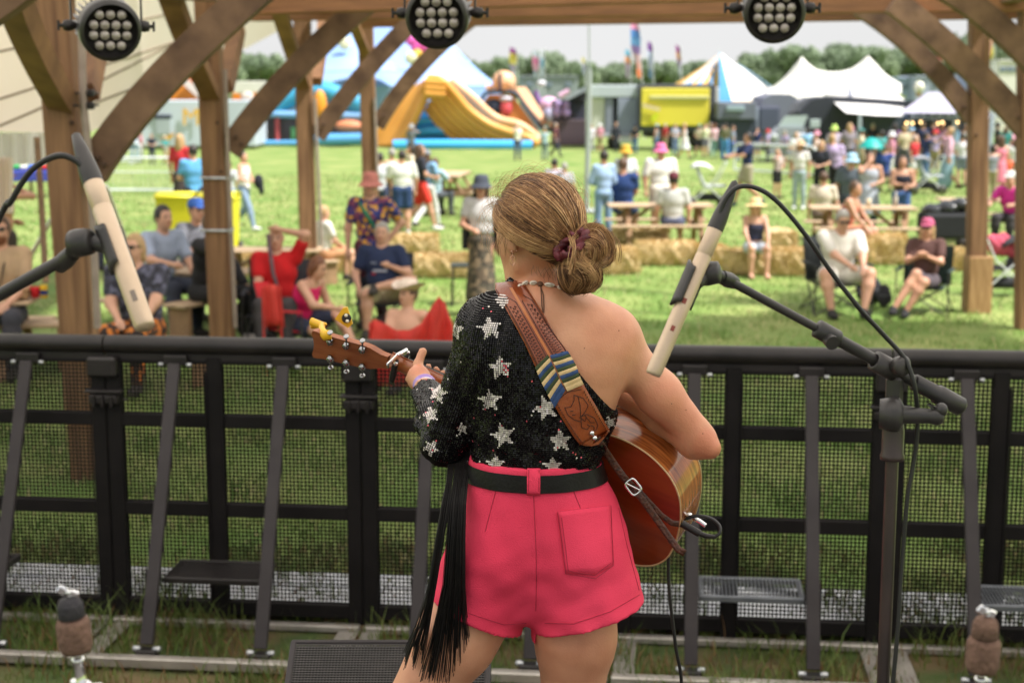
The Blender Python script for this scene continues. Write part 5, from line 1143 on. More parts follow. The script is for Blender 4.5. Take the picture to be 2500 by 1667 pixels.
# ---- cymbal stands poking up at the lower corners
M_felt = mat('brown_felt', (.22, .125, .09), .95, col2=(.15, .085, .06), scale=60, bump=.8, bscale=160); M_feltd = mat('dark_felt', (.03, .028, .035), .9, col2=(.05, .045, .05), scale=60, bump=.6, bscale=160)
def cymbal_stand(x, ytop, Yd, label, dark, tilt):
    top = P(x, ytop, Yd); th = thing('cymbal_stand', label, 'cymbal stand', (top.x, Yd, STZ))
    s = Yd/FPX; ax = Vector((tilt, .05, -1)).normalized()
    mb = MB(); fh = 92*s; r = 43*s; f0 = 78*s
    mb.lathe(top, ax, [(f0, r*.3), (f0+.002, r*.85), (f0+.008, r), (f0+fh-.008, r*1.0), (f0+fh, r*.85), (f0+fh+.001, r*.2)], 26); mb.build('felt', M_felt, th)
    mb = MB(); f1 = 24*s; mb.lathe(top, ax, [(f1, r*.15), (f1+.003, r*.62), (f1+20*s, r*.76), (f0-.001, r*.80), (f0+.001, r*.3)], 24); mb.build('upper_felt' , M_feltd if dark else M_felt, th)
    mb = MB(); mb.tube([top-ax*.0, top+ax*f1*1.2], 4.5*s, 8); x1 = ax.orthogonal().normalized(); x1 = Vector((1, .2, 0)); mb.ell(top+ax*10*s, (9*s, 9*s, 7*s), nu=10, nv=6)
    for sg in (-1, 1): mb.beam(top+ax*12*s+x1*sg*4*s, top+ax*(-4 if sg < 0 else 22)*s+x1*sg*24*s, .012, .005, 0, up=(0, 1, 0), r=.002)
    mb.build('wing_nut', M_chrome, th)
    mb = MB(); g = f0+fh; mb.tube([top+ax*g, top+ax*(g+30*s)], 9*s, 10); mb.lathe(top+ax*(g+16*s), ax, [(0, 8*s), (2*s, 17*s), (12*s, 17*s), (16*s, 13*s), (80*s, 14*s), (84*s, 19*s), (98*s, 19*s), (100*s, 12*s)], 16)
    tb = top+ax*(g+100*s); mb.tube([tb, Vector((top.x, Yd, STZ+.25))], .0095, 10)
    mb.build('rod', M_chrome, th)
    mb = MB(); q = top+ax*(g+92*s); mb.lathe(q, (1, -.2, -.1), [(-30*s, 4*s), (-28*s, 12*s), (-16*s, 14*s), (16*s, 14*s), (26*s, 9*s), (28*s, 5*s), (34*s, 10*s), (50*s, 13*s), (62*s, 8*s), (64*s, 0)], 12); mb.build('tilter', M_chrome, th)
    for k in range(3):
        a = .4+k*2*math.pi/3; mb = MB(); f = Vector((top.x+.28*math.cos(a), Yd+.28*math.sin(a), STZ+.012)); mb.tube([Vector((top.x, Yd, STZ+.30)), f], .007, 8); mb.ell(f, (.014, .014, .013), nu=8, nv=6); mb.build('leg', M_chrome, th)
cymbal_stand(165, 1436, 1.95, 'cymbal stand top at the lower left, black felt over brown under a chrome wing nut', True, .08)
cymbal_stand(2410, 1484, 1.95, 'cymbal stand top at the lower right, all brown felt under its wing nut', False, -.02)

# ---- floor monitor in front of the player
M_grill = mat('monitor_grille', (.035, .032, .030), .5, col2=(.05, .045, .042), scale=30)
mw = thing('floor_monitor', 'black perforated floor monitor wedge beside the leg of the player', 'loudspeaker', (P(960, 1600, 4.0).x, 4.0, STZ)); x0, x1 = P(690, 1600, 3.95).x, P(1195, 1600, 3.95).x
zt_ = P(900, 1566, 4.12).z; mb = MB(); A4 = [Vector((0, 4.30, STZ)), Vector((0, 3.62, STZ)), Vector((0, 3.60, STZ+.09)), Vector((0, 4.12, zt_-.012)), Vector((0, 4.28, zt_-.08))]
mb.add([p+Vector((x0, 0, 0)) for p in A4]+[p+Vector((x1, 0, 0)) for p in A4], [(0, 1, 2, 3, 4), (9, 8, 7, 6, 5)]+[(i, i+5, (i+1) % 5+5, (i+1) % 5) for i in range(5)]); mb.build('cabinet', M_blackf, mw)
mb = MB(); a3, b3_ = A4[2]+Vector((0, -.004, .010)), A4[3]+Vector((0, -.004, .012)); dv = (b3_-a3).normalized(); nv = Vector((1, 0, 0)).cross(dv); R = Matrix((Vector((1, 0, 0)), dv, nv)).transposed(); Lg = (b3_-a3).length; cg = (a3+b3_)/2
for k in range(int((x1-x0)/.0085)): mb.box(cg+Vector((x0+.006+k*.0085, 0, 0)), (.0034, Lg-.02, .002), 0, R)
for k in range(int(Lg/.0085)): mb.box(a3+dv*(k*.0085+.004)+nv*.0024+Vector(((x0+x1)/2, 0, 0)), (x1-x0-.01, .0034, .002), 0, R)
mb.build('grille', M_grill, mw)
mb = MB()
for x in (x0+.006, x1-.006): mb.rbox(cg+Vector((x, 0, 0)), (.016, Lg+.004, .014), .003, 0, R)
for q in (a3, b3_): mb.rbox(q+Vector(((x0+x1)/2, 0, 0)), (x1-x0, .014, .012), .003, 0, R)
mb.build('grille_frame', M_strut, mw)
# ================================================================ the audience
def skinm(i):
    c = [(.62, .34, .235), (.55, .29, .19), (.68, .40, .29), (.42, .21, .13)][i]
    return mat('skin_tone_%d' % i, c, .5, col2=tuple(q*.88 for q in c), scale=9, attr='tint')
def cloth(rgb, pat=None, nm=None):
    key = 'cloth_%d_%d_%d_%s' % (*rgb, 'x' if pat is None else str(len(pat))); c = s2l(*rgb)
    c = tuple(min(.8, q*.92) for q in c)
    if pat: return mat(key, c, .85, col2=s2l(*pat[0]), vor=[s2l(*q) for q in pat[1:]] or [c], scale=22)
    return mat(key, c, .85, col2=tuple(q*.78 for q in c), scale=7, bump=.3, bscale=14)
HAIRM = dict(brown=mat('hair_b', (.075, .038, .02), .5, col2=(.12, .065, .035), scale=30, stretch=(6, 6, 1)), dark=mat('hair_k', (.018, .013, .011), .5, col2=(.035, .025, .02), scale=30), blond=mat('hair_l', (.50, .33, .16), .5, col2=(.34, .21, .10), scale=30, stretch=(6, 6, 1)), grey=mat('hair_g', (.42, .39, .36), .55, col2=(.25, .23, .21), scale=30), red=mat('hair_r', (.20, .075, .03), .5, col2=(.12, .04, .018), scale=30))
def ik(S, T, l1, l2, pole):
    d = T-S; L = d.length; m_ = (l1+l2)*.985
    if L > m_: T = S+d*(m_/L); L = m_; d = T-S
    a = (l1*l1-l2*l2+L*L)/(2*L); h = math.sqrt(max(l1*l1-a*a, 0)); dn = d.normalized(); pv = (pole-dn*pole.dot(dn)); pv = pv.normalized() if pv.length > 1e-4 else dn.orthogonal()
    return S+dn*a+pv*h, T
def person(label, x, yt, yf, pose='stand', rot=0, top='tee', tc=(230, 230, 230), bot='long', bc=(60, 70, 100), skin=0, hair='short', hc='brown', hat=None, hatc=(200, 180, 140), arms=('down', 'down'), legs=None, lean=(0, 0), shoe=(60, 55, 50), glasses=False, beard=False, h=None, patt=None, w=1.0, belly=0, X=None, bpat=None, group=None, head_off=None, look=0, extra=None, tilt=0, seat=None):
    Yp = G(x, yf).y; base = P(x, 833, Yp); base.z = 0; zt_ = P(x, yt, Yp).z
    ph = {'stand': .93, 'walk': .92, 'sit': .50, 'low': .44, 'ground': .14}[pose]
    if seat: ph = seat
    Hn = ph+.68+.125-abs(lean[1])*.35; k = zt_/Hn
    if h is None: h = .017 if k*3820/Yp > 170 else .024
    if Yp > 38: h = .034
    V3 = lambda a, b, c: Vector((a, b, c))
    pel = V3(0, 0, ph); up = lambda z: pel+V3(lean[0]*z, lean[1]*z, z*math.sqrt(max(.2, 1-lean[0]**2-lean[1]**2)))
    ch, sh, nk1, hd = up(.33), up(.475), up(.56), up(.68)
    if head_off: hd = hd+Vector(head_off)
    Sx = .165*w; S_ = [sh+V3(-Sx, 0, 0), sh+V3(Sx, 0, 0)]
    Rr = Matrix.Rotation(look, 3, 'Z') @ Matrix.Rotation(tilt, 3, 'X')
    fwd = Rr @ V3(0, -1, 0)
    def target(i, a):
        sg = -1 if i == 0 else 1; s = S_[i]
        if isinstance(a, tuple): return s+V3(*a)
        return {'down': s+V3(sg*.07, -.04, -.52), 'lap': pel+V3(sg*.08, -.30, .10), 'fwd': s+V3(0, -.42, -.22), 'mouth': hd+V3(sg*.03, -.15, -.10), 'brow': hd+V3(sg*.06, -.10, .09), 'waist': s+V3(-sg*.10, -.22, -.32), 'hip': pel+V3(sg*.19, .0, .06), 'cross': s+V3(-sg*.22, -.22, -.26), 'knee': pel+V3(sg*.15, -.44, .03), 'phone': ch+V3(sg*.03, -.32, .02), 'hang': s+V3(sg*.03, -.22, -.42), 'back': s+V3(sg*.10, .25, -.42)}[a]
    arm = []; hands = []; sleeves = []
    for i in (0, 1):
        sg = -1 if i == 0 else 1; e, t = ik(S_[i], target(i, arms[i]), .28, .25, V3(sg*.8, .5, -.6) if arms[i] != 'brow' else V3(sg*1, -.1, .1))
        hdn = (t-e).normalized(); hp = t+hdn*.055
        arm += [cone(S_[i], e, .048*w, .038*w), cone(e, t, .038*w, .026)]; hands += [elli(hp, (.036, .030, .042)), cone(hp, hp+hdn*.065+V3(0, 0, -.01), .022, .014), cone(hp, hp+V3(-sg*.035, -.01, .0)+hdn*.03, .013, .010)]
        sf = {'tee': .62, 'long': 1.85, 'tank': 0, 'polo': .75, 'dress': .0, 'none': 0, 'strappy': 0, 'crop': .5, 'jacket': 1.85}[top]
        if sf > 0:
            e1 = S_[i].lerp(e, min(1, sf)); sleeves.append(cone(S_[i], e1, .052*w, .046*w))
            if sf > 1: sleeves.append(cone(e, e.lerp(t, sf-1), .044*w, .036))
    lg = legs or pose; L_ = []
    def J(a, b, c): return V3(a, b, c)
    if lg == 'stand': kn = [J(-.10, -.02, .50), J(.10, -.02, .50)]; an = [J(-.11, .02, .08), J(.11, .02, .08)]
    elif lg == 'walk': kn = [J(-.08, -.16, .52), J(.08, .02, .48)]; an = [J(-.09, -.26, .10), J(.09, .34, .16)]
    elif lg == 'sit': kn = [J(-.13, -.43, .50), J(.13, -.43, .50)]; an = [J(-.13, -.42, .08), J(.13, -.44, .08)]
    elif lg == 'spread': kn = [J(-.26, -.42, .50), J(.26, -.42, .50)]; an = [J(-.20, -.50, .08), J(.17, -.52, .08)]
    elif lg == 'cross': kn = [J(-.06, -.42, .56), J(.04, -.44, .46)]; an = [J(-.30, -.62, .12), J(-.16, -.55, .08)]
    elif lg == 'figure4': kn = [J(-.10, -.42, .48), J(.38, -.34, .62)]; an = [J(-.10, -.46, .08), J(-.02, -.42, .56)]
    elif lg == 'low': kn = [J(-.14, -.43, .50), J(.14, -.43, .50)]; an = [J(-.13, -.50, .08), J(.13, -.50, .08)]
    elif lg == 'ground': kn = [J(-.22, -.38, .30), J(.24, -.40, .42)]; an = [J(-.10, -.60, .08), J(.12, -.68, .07)]
    elif lg == 'kneel': kn = [J(-.14, -.40, .10), J(.14, -.40, .10)]; an = [J(-.12, .0, .06), J(.12, .0, .06)]
    hips = [pel+V3(-.085, 0, -.02), pel+V3(.085, 0, -.02)]; legp = []; thigh = []; shank = []
    for i in (0, 1):
        thigh.append(cone(hips[i], kn[i], .082*w, .056*w)); m_ = kn[i].lerp(an[i], .3); shank += [cone(kn[i], m_, .054*w, .056*w), cone(m_, an[i], .056*w, .036)]
    tor = [elli(pel, (.155*w, .115, .11)), elli(up(.16), (.140*w+belly*.3, .105+belly, .14)), elli(ch, (.165*w, .115, .16)), cone(S_[0]+V3(.02, 0, 0), S_[1]-V3(.02, 0, 0), .055, .055), elli(up(.43), (.14*w, .085, .07))]
    if belly < 0: tor.append(elli(ch+V3(0, -.07, .0), (.13*w, .075, .08)))
    feet = [elli(an[i]+V3(0, -.07, -.035), (.045, .12, .035)) for i in (0, 1)]
    nkp = [cone(up(.50), hd+V3(0, .0, -.05), .055*w, .050)]
    hp_ = [elli(hd, (.075, .092, .110), Rr), elli(hd+Rr @ V3(0, -.035, -.055), (.055, .058, .062), Rr), cone(hd+Rr @ V3(0, -.085, -.005), hd+Rr @ V3(0, -.105, -.03), .008, .013, k=.012), elli(hd+Rr @ V3(-.077, 0, -.01), (.012, .018, .028), Rr, k=.01), elli(hd+Rr @ V3(.077, 0, -.01), (.012, .018, .028), Rr, k=.01), elli(hd+Rr @ V3(0, -.062, -.095), (.028, .026, .02), Rr, k=.02)]
    M = Matrix.Translation(base) @ Matrix.Rotation(rot, 4, 'Z') @ Matrix.Scale(k, 4)
    th = thing('person', label, 'person', base, group); th.rotation_euler = (0, 0, rot); bpy.context.view_layer.update()
    def add(name, prims, mtl, infl=0, cuts=(), kk=.03, parent=None, hh=None, colr=None):
        v, f = sdf_mesh(prims, hh or h, kk, infl=infl, cuts=cuts)
        if len(f) == 0: return None
        o = mesh_obj(name, v, f, mtl)
        if colr is not None: add_cols(o, colr)
        o.matrix_world = M; me = o.data; me.transform(M); o.matrix_world = Matrix.Identity(4); o.parent = parent or th; o.matrix_parent_inverse = th.matrix_basis.inverted() if parent is None else Matrix.Identity(4)
        return o
    dk = (.12, .08, .07); sp_ = [(hd+Rr @ V3(-.030, -.088, .012), .017, dk), (hd+Rr @ V3(.030, -.088, .012), .017, dk), (hd+Rr @ V3(0, -.088, -.052), .020, (.75, .35, .35)), (hd+Rr @ V3(-.03, -.09, .034), .012, (.45, .35, .3)), (hd+Rr @ V3(.03, -.09, .034), .012, (.45, .35, .3))]
    if beard: sp_ += [(hd+Rr @ V3(a, -.07, -.085), .05, (.30, .18, .13)) for a in (-.035, 0, .035)]
    if Yp > 38: sp_ = []
    add('body', tor+nkp+legp+thigh+shank+arm+hands+hp_+feet, skinm(skin), colr=sp_)
    tm = cloth(tc, patt)
    if top not in ('none',):
        cuts = []
        zl = pel+V3(0, 0, -.04 if top not in ('crop', 'strappy') else .10)
        if top == 'dress': pr = tor+[cone(pel, pel+V3(0, -.02, -.42), .15*w, .24)]; cuts = [((0, 0, ph-.46), (0, 0, -1)), (up(.45), (up(.5)-up(.4)))]
        elif top in ('tank', 'strappy'): pr = tor; cuts = [(zl, (0, 0, -1)), (up(.46 if top == 'tank' else .40), (up(.5)-up(.4)))]
        else: pr = tor+sleeves; cuts = [(zl, (0, 0, -1))]
        ts = add('jacket' if top == 'jacket' else 'dress' if top == 'dress' else 'shirt', pr, tm, .013 if top != 'jacket' else .02, cuts)
    bm = cloth(bc, bpat)
    if top != 'dress' or bot == 'long':
        if bot == 'shorts': pr = [elli(pel, (.158*w, .118, .11))]+[cone(hips[i], hips[i].lerp(kn[i], .72), .090*w, .078*w) for i in (0, 1)]; add('shorts', pr, bm, .012)
        elif bot == 'long': pr = [elli(pel, (.155*w, .115, .11))]+thigh+shank; add('trousers', pr, bm, .012)
        elif bot == 'skirt': pr = [elli(pel, (.158*w, .12, .11)), cone(pel, (kn[0]+kn[1])/2+V3(0, 0, -.25 if pose in ('stand', 'walk') else 0), .13*w, .19)]; add('skirt', pr, bm, .01)
    if shoe is not None:
        for i in (0, 1): add('shoe', [feet[i], cone(an[i]+V3(0, 0, .0), an[i]+V3(0, 0, -.03), .040, .040)], cloth(shoe), .008)
    HM = HAIRM[hc]
    if hair != 'bald':
        pr = [elli(hd+Rr @ V3(0, .012, .012), (.084, .098, .115), Rr)]
        if hair == 'long': pr += [elli(hd+Rr @ V3(0, .05, -.10), (.088, .060, .17), Rr), cone(hd+Rr @ V3(-.075, .0, -.0), hd+Rr @ V3(-.085, -.02, -.22), .028, .022), cone(hd+Rr @ V3(.075, .0, -.0), hd+Rr @ V3(.085, -.02, -.22), .028, .022)]
        elif hair == 'bob': pr += [cone(hd+Rr @ V3(-.070, .025, -.0), hd+Rr @ V3(-.078, .015, -.10), .026, .022), cone(hd+Rr @ V3(.070, .025, -.0), hd+Rr @ V3(.078, .015, -.10), .026, .022), elli(hd+Rr @ V3(0, .05, -.05), (.082, .055, .10), Rr)]
        elif hair == 'up': pr += [elli(hd+Rr @ V3(0, .09, .07), (.04, .04, .04), Rr)]
        f1 = Rr @ V3(0, -1, 0); u1 = Rr @ V3(0, 0, 1); c1 = hd+f1*.045
        def fc(X, Y, Z): return np.minimum((X-c1.x)*f1.x+(Y-c1.y)*f1.y+(Z-c1.z)*f1.z, -((X-hd.x)*u1.x+(Y-hd.y)*u1.y+(Z-hd.z)*u1.z-.055))
        def fl_(X, Y, Z): return -((X-hd.x)*u1.x+(Y-hd.y)*u1.y+(Z-hd.z)*u1.z+(.06 if hair in ('short', 'up') else .35))
        add('hair', pr, HM, 0, [(fc, None), (fl_, None)], .02)
    if hat:
        mb = MB(); hm = cloth(hatc); prof = None; o = hd+Rr @ V3(0, .005, .03)
        kd = V3(0, 0, 0)
        if hat in ('bucket', 'straw', 'cowboy'):
            br = {'bucket': .145, 'straw': .185, 'cowboy': .155}[hat]; dz = {'bucket': -.055, 'straw': -.025, 'cowboy': .02}[hat]; rows = []
            for (r, z) in ((0.001, .118), (.055, .114), (.082, .098), (.092, .055), (.096, .015), (br*.85, .015+dz*.6), (br, .015+dz)):
                rows.append([o+Rr @ V3(r*math.cos(a)*(1 if r < .11 or hat != 'cowboy' else .98), r*1.08*math.sin(a), z+(.055*abs(math.cos(a))**2 if hat == 'cowboy' and r > .11 else 0)+(-.03*math.exp(-(math.cos(a)*3)**2) if hat == 'cowboy' and .04 < r < .09 else 0)) for a in np.linspace(0, 2*math.pi, 21)])
            mb.grid(rows); mb.grid([[p-V3(0, 0, .004) for p in r_] for r_ in reversed(rows)])
        else:
            rows = []
            for (r, z) in ((0.001, .108), (.05, .100), (.080, .070), (.092, .025), (.092, .005)): rows.append([o+Rr @ V3(r*math.cos(a), r*1.08*math.sin(a)+.01, z) for a in np.linspace(0, 2*math.pi, 19)])
            mb.grid(rows); sg = 1 if hat == 'backcap' else -1
            mb.sheet([[o+Rr @ V3(a*.07, sg*(.085+b*.085*(1-.35*a*a)), .022-.018*b) for a in np.linspace(-1, 1, 7)] for b in (0, .5, 1)], .006)
        ob = mb.build('hat', hm); ob.data.transform(M); ob.parent = th; ob.matrix_parent_inverse = th.matrix_basis.inverted()
    if glasses:
        mb = MB()
        for sg in (-1, 1): c = hd+Rr @ V3(sg*.031, -.099, .012); mb.ell(c, (.026, .006, .018), nu=10, nv=6)
        mb.tube([hd+Rr @ V3(-.078, -.02, .015), hd+Rr @ V3(-.055, -.095, .018), hd+Rr @ V3(.055, -.095, .018), hd+Rr @ V3(.078, -.02, .015)], .005, 5)
        ob = mb.build('glasses', M_ebony); ob.data.transform(M); ob.parent = th; ob.matrix_parent_inverse = th.matrix_basis.inverted()
    if extra:
        for nm, fn, mt in extra:
            mb = MB(); fn(mb, dict(hd=hd, S=S_, pel=pel, ch=ch, up=up, V=V3)); ob = mb.build(nm, mt); ob.data.transform(M); ob.parent = th; ob.matrix_parent_inverse = th.matrix_basis.inverted()
    PEOPLE.append((label, th, M, k, base, rot, pose)); return th
PEOPLE = []
R_ = math.radians
def xstrap(c): return ('strap', lambda mb, q: mb.sheet([[q['up'](.50)+q['V'](-.12+s*.02, -.06, 0), q['ch']+q['V'](-.02+s*.025, -.145, .03), q['up'](.12)+q['V'](.12+s*.02, -.13, 0)] for s in (-1, 1)], .006), cloth(c))
def lany(mb, q): mb.tube([q['up'](.52)+q['V'](-.06, -.03, 0), q['ch']+q['V'](-.035, -.135, .05), q['up'](.18)+q['V'](0, -.15, 0), q['ch']+q['V'](.035, -.135, .05), q['up'](.52)+q['V'](.06, -.03, 0)], .007, 5)
def shirtprint(mb, q):
    c = q['ch']+q['V'](0, -.138, -.06); mb.rbox(c, (.16, .012, .028), .003); mb.rbox(c+q['V'](-.075, -.0, -.035), (.04, .012, .02), .003, 1)
    for sx in (-.03, .005): mb.tube([c+q['V'](-.06+sx+.012*math.cos(a), -.0, .085+.010*math.sin(a)) for a in np.linspace(0, 6.28, 10)], .003, 4)
PP = person
# --- near left
PP('bare-backed person in a brown straw hat standing at the far left edge', 22, 408, 770, 'stand', R_(150), 'none', bot='long', bc=(70, 60, 55), skin=1, hat='straw', hatc=(150, 100, 60), hc='dark', arms=('mouth', 'waist'))
PP('smiling bearded man in glasses and a beige tee with a black lanyard', 14, 524, 905, 'sit', R_(8), 'tee', (196, 164, 132), bc=(60, 60, 70), hair='short', hc='brown', glasses=True, beard=True, arms=('lap', 'lap'), w=1.1, extra=[('lanyard', lany, M_black)])
PP('smiling woman in glasses and a dark floral sleeveless top, resting a hand on her knee', 350, 572, 940, 'sit', R_(-10), 'tee', (58, 58, 72), bc=(70, 45, 30), bpat=[(190, 110, 40), (40, 30, 28)], patt=[(96, 96, 118), (40, 40, 52), (70, 70, 88)], hair='bob', hc='blond', glasses=True, arms=('lap', 'knee'), w=1.28, lean=(-.05, -.05), look=R_(-8))
PP('man in a light blue shirt sitting sideways at the picnic table', 392, 510, 815, 'sit', R_(48), 'polo', (168, 180, 205), bc=(52, 58, 75), hc='dark', arms=('fwd', 'knee'), w=1.12, lean=(.0, -.18))
PP('man in a blue cap and grey tee leaning over the picnic table', 472, 497, 770, 'sit', R_(40), 'tee', (112, 114, 124), bc=(60, 60, 66), hat='cap', hatc=(52, 96, 176), arms=('fwd', 'phone'), lean=(0, -.25))
PP('person in black with a raised hand, half hidden by the second oak post', 500, 528, 830, 'sit', R_(60), 'long', (32, 30, 34), bc=(28, 27, 30), hc='brown', arms=('mouth', 'knee'), lean=(0, -.2), shoe=(225, 220, 215), skin=1)
PP('man in a sky blue tee standing beside the second oak post', 486, 352, 590, 'stand', R_(200), 'tee', (96, 168, 220), bc=(40, 44, 56), hc='dark', arms=('down', 'waist'), w=1.1)
PP('woman with pale blond hair and a red top standing behind the man in sky blue', 456, 326, 545, 'stand', R_(160), 'tee', (205, 45, 55), bot='skirt', bc=(70, 60, 60), hair='long', hc='blond')
PP('walker in a white vest and loose blue jeans carrying a black jacket', 606, 368, 564, 'walk', R_(70), 'tank', (236, 234, 232), bc=(142, 164, 194), hair='short', hc='dark', arms=('waist', 'waist'), shoe=(235, 235, 235), extra=[('jacket_in_hand', lambda mb, q: (mb.ell(q['up'](.15)+q['V'](0, -.36, 0), (.08, .11, .16)), mb.ell(q['up'](.02)+q['V'](0, -.42, -.02), (.05, .06, .14))), cloth((38, 40, 52)))])
PP('person in a white top just right of the second oak post', 571, 392, 548, 'stand', R_(170), 'tee', (226, 230, 236), bc=(150, 170, 195), hc='brown')
PP('person in a bright patterned shirt passing behind the left brace', 254, 452, 660, 'stand', R_(120), 'tee', (60, 120, 180), patt=[(220, 90, 40), (230, 225, 215), (50, 70, 120)], bc=(60, 60, 80), hc='brown')
# --- seated group left of centre
PP('bald man in a red tee shading his eyes with one hand, in a camp chair', 682, 556, 850, 'low', R_(4), 'tee', (214, 22, 30), bc=(70, 66, 70), hair='bald', skin=0, arms=('lap', 'brow'), w=1.15, lean=(-.02, .06), extra=[('bag_strap', lambda mb, q: mb.sheet([[q['hd']+q['V'](-.07+s*.02, -.11, .05), q['ch']+q['V'](-.03+s*.02, -.155, .02), q['up'](.05)+q['V'](.05+s*.02, -.15, 0)] for s in (-1, 1)], .006), cloth((120, 96, 104)))])
PP('woman in a bright pink sleeveless top bending forward from a low red chair', 722, 640, 860, 'low', R_(66), 'tank', (226, 20, 104), bot='shorts', bc=(48, 54, 78), hair='bob', hc='red', arms=('fwd', 'knee'), lean=(.0, -.44), w=1.1, tilt=R_(18), legs='ground', seat=.34)
PP('man in a navy printed tee with one bare leg crossed, in a camp chair', 934, 547, 812, 'low', R_(-4), 'tee', (34, 48, 84), bot='shorts', bc=(196, 180, 150), hc='grey', skin=0, arms=('hang', (-.06, -.26, -.14)), legs='figure4', w=1.18, lean=(.0, .08), belly=.02, extra=[('shirt_print', shirtprint, [cloth((180, 186, 205)), cloth((200, 40, 50))])])
PP('person in a checked bucket hat, patterned shirt and green strap standing behind the chairs', 910, 424, 800, 'stand', R_(-6), 'tee', (40, 44, 96), patt=[(214, 156, 60), (52, 60, 130), (120, 60, 90)], bc=(96, 44, 60), hat='bucket', hatc=(206, 130, 120), hc='dark', glasses=True, arms=('down', 'hip'), extra=[xstrap((40, 130, 96))], w=1.15)
PP('woman in a dark cap, white top and camouflage skirt beside the player', 1176, 430, 770, 'stand', R_(-10), 'crop', (206, 204, 204), bot='skirt', bc=(96, 82, 66), bpat=[(60, 54, 44), (130, 112, 90), (80, 74, 62)], hat='bucket', hatc=(62, 68, 82), hair='long', hc='dark', arms=('waist', 'down'), skin=1, extra=[('open_jacket', lambda mb, q: [mb.tube([q['S'][i]+q['V'](0, 0, .0), q['up'](.25)+q['V']((-1 if i == 0 else 1)*.19, .02, 0), q['up'](-.10)+q['V']((-1 if i == 0 else 1)*.20, .02, 0)], [.06, .06, .05], 8) for i in (0, 1)], cloth((40, 38, 42)))])
PP('sunbather in a pale cowboy hat leaning back behind a red blanket', 990, 700, 925, 'ground', R_(-14), 'none', bot='shorts', bc=(90, 70, 70), hat='cowboy', hatc=(240, 222, 206), hair='short', hc='brown', arms=('lap', 'back'), lean=(.0, .15), look=R_(-30))
PP('child in a white top sitting right of the third oak post', 797, 500, 690, 'sit', R_(120), 'tee', (232, 228, 224), bot='shorts', bc=(190, 140, 100), hc='blond', arms=('lap', 'lap'))
# --- walkers and sitters in the middle distance, left
PP('broad man in a long white shirt and navy shorts seen from behind', 986, 366, 574, 'stand', R_(195), 'polo', (232, 232, 226), bot='shorts', bc=(40, 66, 110), hc='dark', arms=('down', 'waist'), w=1.3, shoe=(190, 200, 205))
PP('walker in a black top and short red shorts stepping to the right', 1030, 350, 566, 'walk', R_(110), 'tee', (52, 54, 66), bot='shorts', bc=(232, 60, 48), hc='brown', hair='long', shoe=(236, 232, 228), arms=('waist', 'down'))
PP('person in a pale top partly hidden behind the fourth oak post', 934, 372, 565, 'stand', R_(170), 'tee', (222, 226, 232), bc=(70, 80, 110), hc='dark')
PP('person in pale blue sitting at the far table left of the player', 1066, 384, 530, 'sit', R_(150), 'tee', (178, 206, 226), bc=(80, 84, 92), hc='brown', arms=('fwd', 'lap'))
PP('dark-haired person in white sitting behind the head of the player', 1352, 386, 520, 'sit', R_(180), 'tee', (222, 214, 232), bc=(60, 60, 80), hc='dark')
PP('white-haired person sitting next to the dark-haired one in white', 1376, 396, 522, 'sit', R_(170), 'tee', (198, 196, 206), bc=(60, 60, 80), hc='grey')
# --- picnic table right of the player
PP('man in a long pale blue shirt standing at the left end of the picnic table', 1470, 366, 592, 'stand', R_(195), 'long', (166, 196, 232), bc=(126, 158, 190), hc='dark', arms=('waist', 'waist'))
PP('man in a navy tee and shorts sitting on the picnic table', 1516, 384, 590, 'sit', R_(165), 'tee', (36, 66, 124), bot='shorts', bc=(40, 62, 120), hc='brown', skin=1, arms=('lap', (.10, -.25, -.30)), w=1.2, seat=.62)
PP('person in a rainbow cap and white shirt behind the man in navy', 1522, 356, 565, 'stand', R_(180), 'tee', (226, 228, 234), bc=(90, 100, 130), hat='bucket', hatc=(226, 176, 60), hc='brown')
PP('man in a pink bucket hat and white polo shirt', 1606, 352, 585, 'stand', R_(15), 'polo', (240, 238, 232), bot='shorts', bc=(220, 214, 200), hat='bucket', hatc=(244, 120, 176), hc='brown', w=1.35, skin=1)
PP('man in a maroon cap and grey tee sitting with his back turned', 1638, 421, 612, 'sit', R_(175), 'tee', (204, 204, 200), bot='shorts', bc=(90, 96, 120), hat='cap', hatc=(108, 44, 56), hc='dark', w=1.15)
PP('man in a navy polo and khaki shorts pushing a white pushchair', 1814, 323, 506, 'walk', R_(-80), 'polo', (34, 46, 88), bot='shorts', bc=(176, 166, 142), hc='dark', arms=('fwd', 'fwd'), w=1.15, skin=1, shoe=(60, 80, 110))
PP('boy in a pale top and black shorts standing behind the pushchair man', 1886, 363, 486, 'stand', R_(30), 'tee', (196, 176, 172), bot='shorts', bc=(36, 34, 40), hc='blond', arms=('mouth', 'waist'))
PP('woman in a straw hat, white crop top and wide grey jeans', 1940, 343, 512, 'stand', R_(-20), 'crop', (238, 232, 232), bc=(172, 188, 196), hat='straw', hatc=(222, 188, 150), hair='long', hc='brown', skin=1, shoe=(230, 230, 230))
PP('blond woman in a black tee with a camera', 1990, 342, 508, 'stand', R_(-30), 'tee', (40, 42, 54), bc=(36, 38, 48), hair='long', hc='blond', arms=('waist', 'waist'))
PP('fair-haired woman in a lilac top leaning away', 2030, 328, 506, 'stand', R_(150), 'tee', (196, 176, 214), bc=(46, 44, 52), hair='up', hc='blond', lean=(.25, -.1), w=1.15)
PP('sitter in a cream shirt with back turned, at the left end of the right-hand table', 1998, 418, 588, 'sit', R_(170), 'tee', (226, 212, 190), bot='shorts', bc=(120, 100, 90), hc='brown', w=1.1)
PP('person in a pale blue bucket hat and grey tee behind the right-hand table', 2064, 376, 566, 'sit', R_(150), 'tee', (98, 108, 118), bc=(60, 64, 80), hat='bucket', hatc=(168, 208, 232), hc='blond', seat=.62, w=1.2)
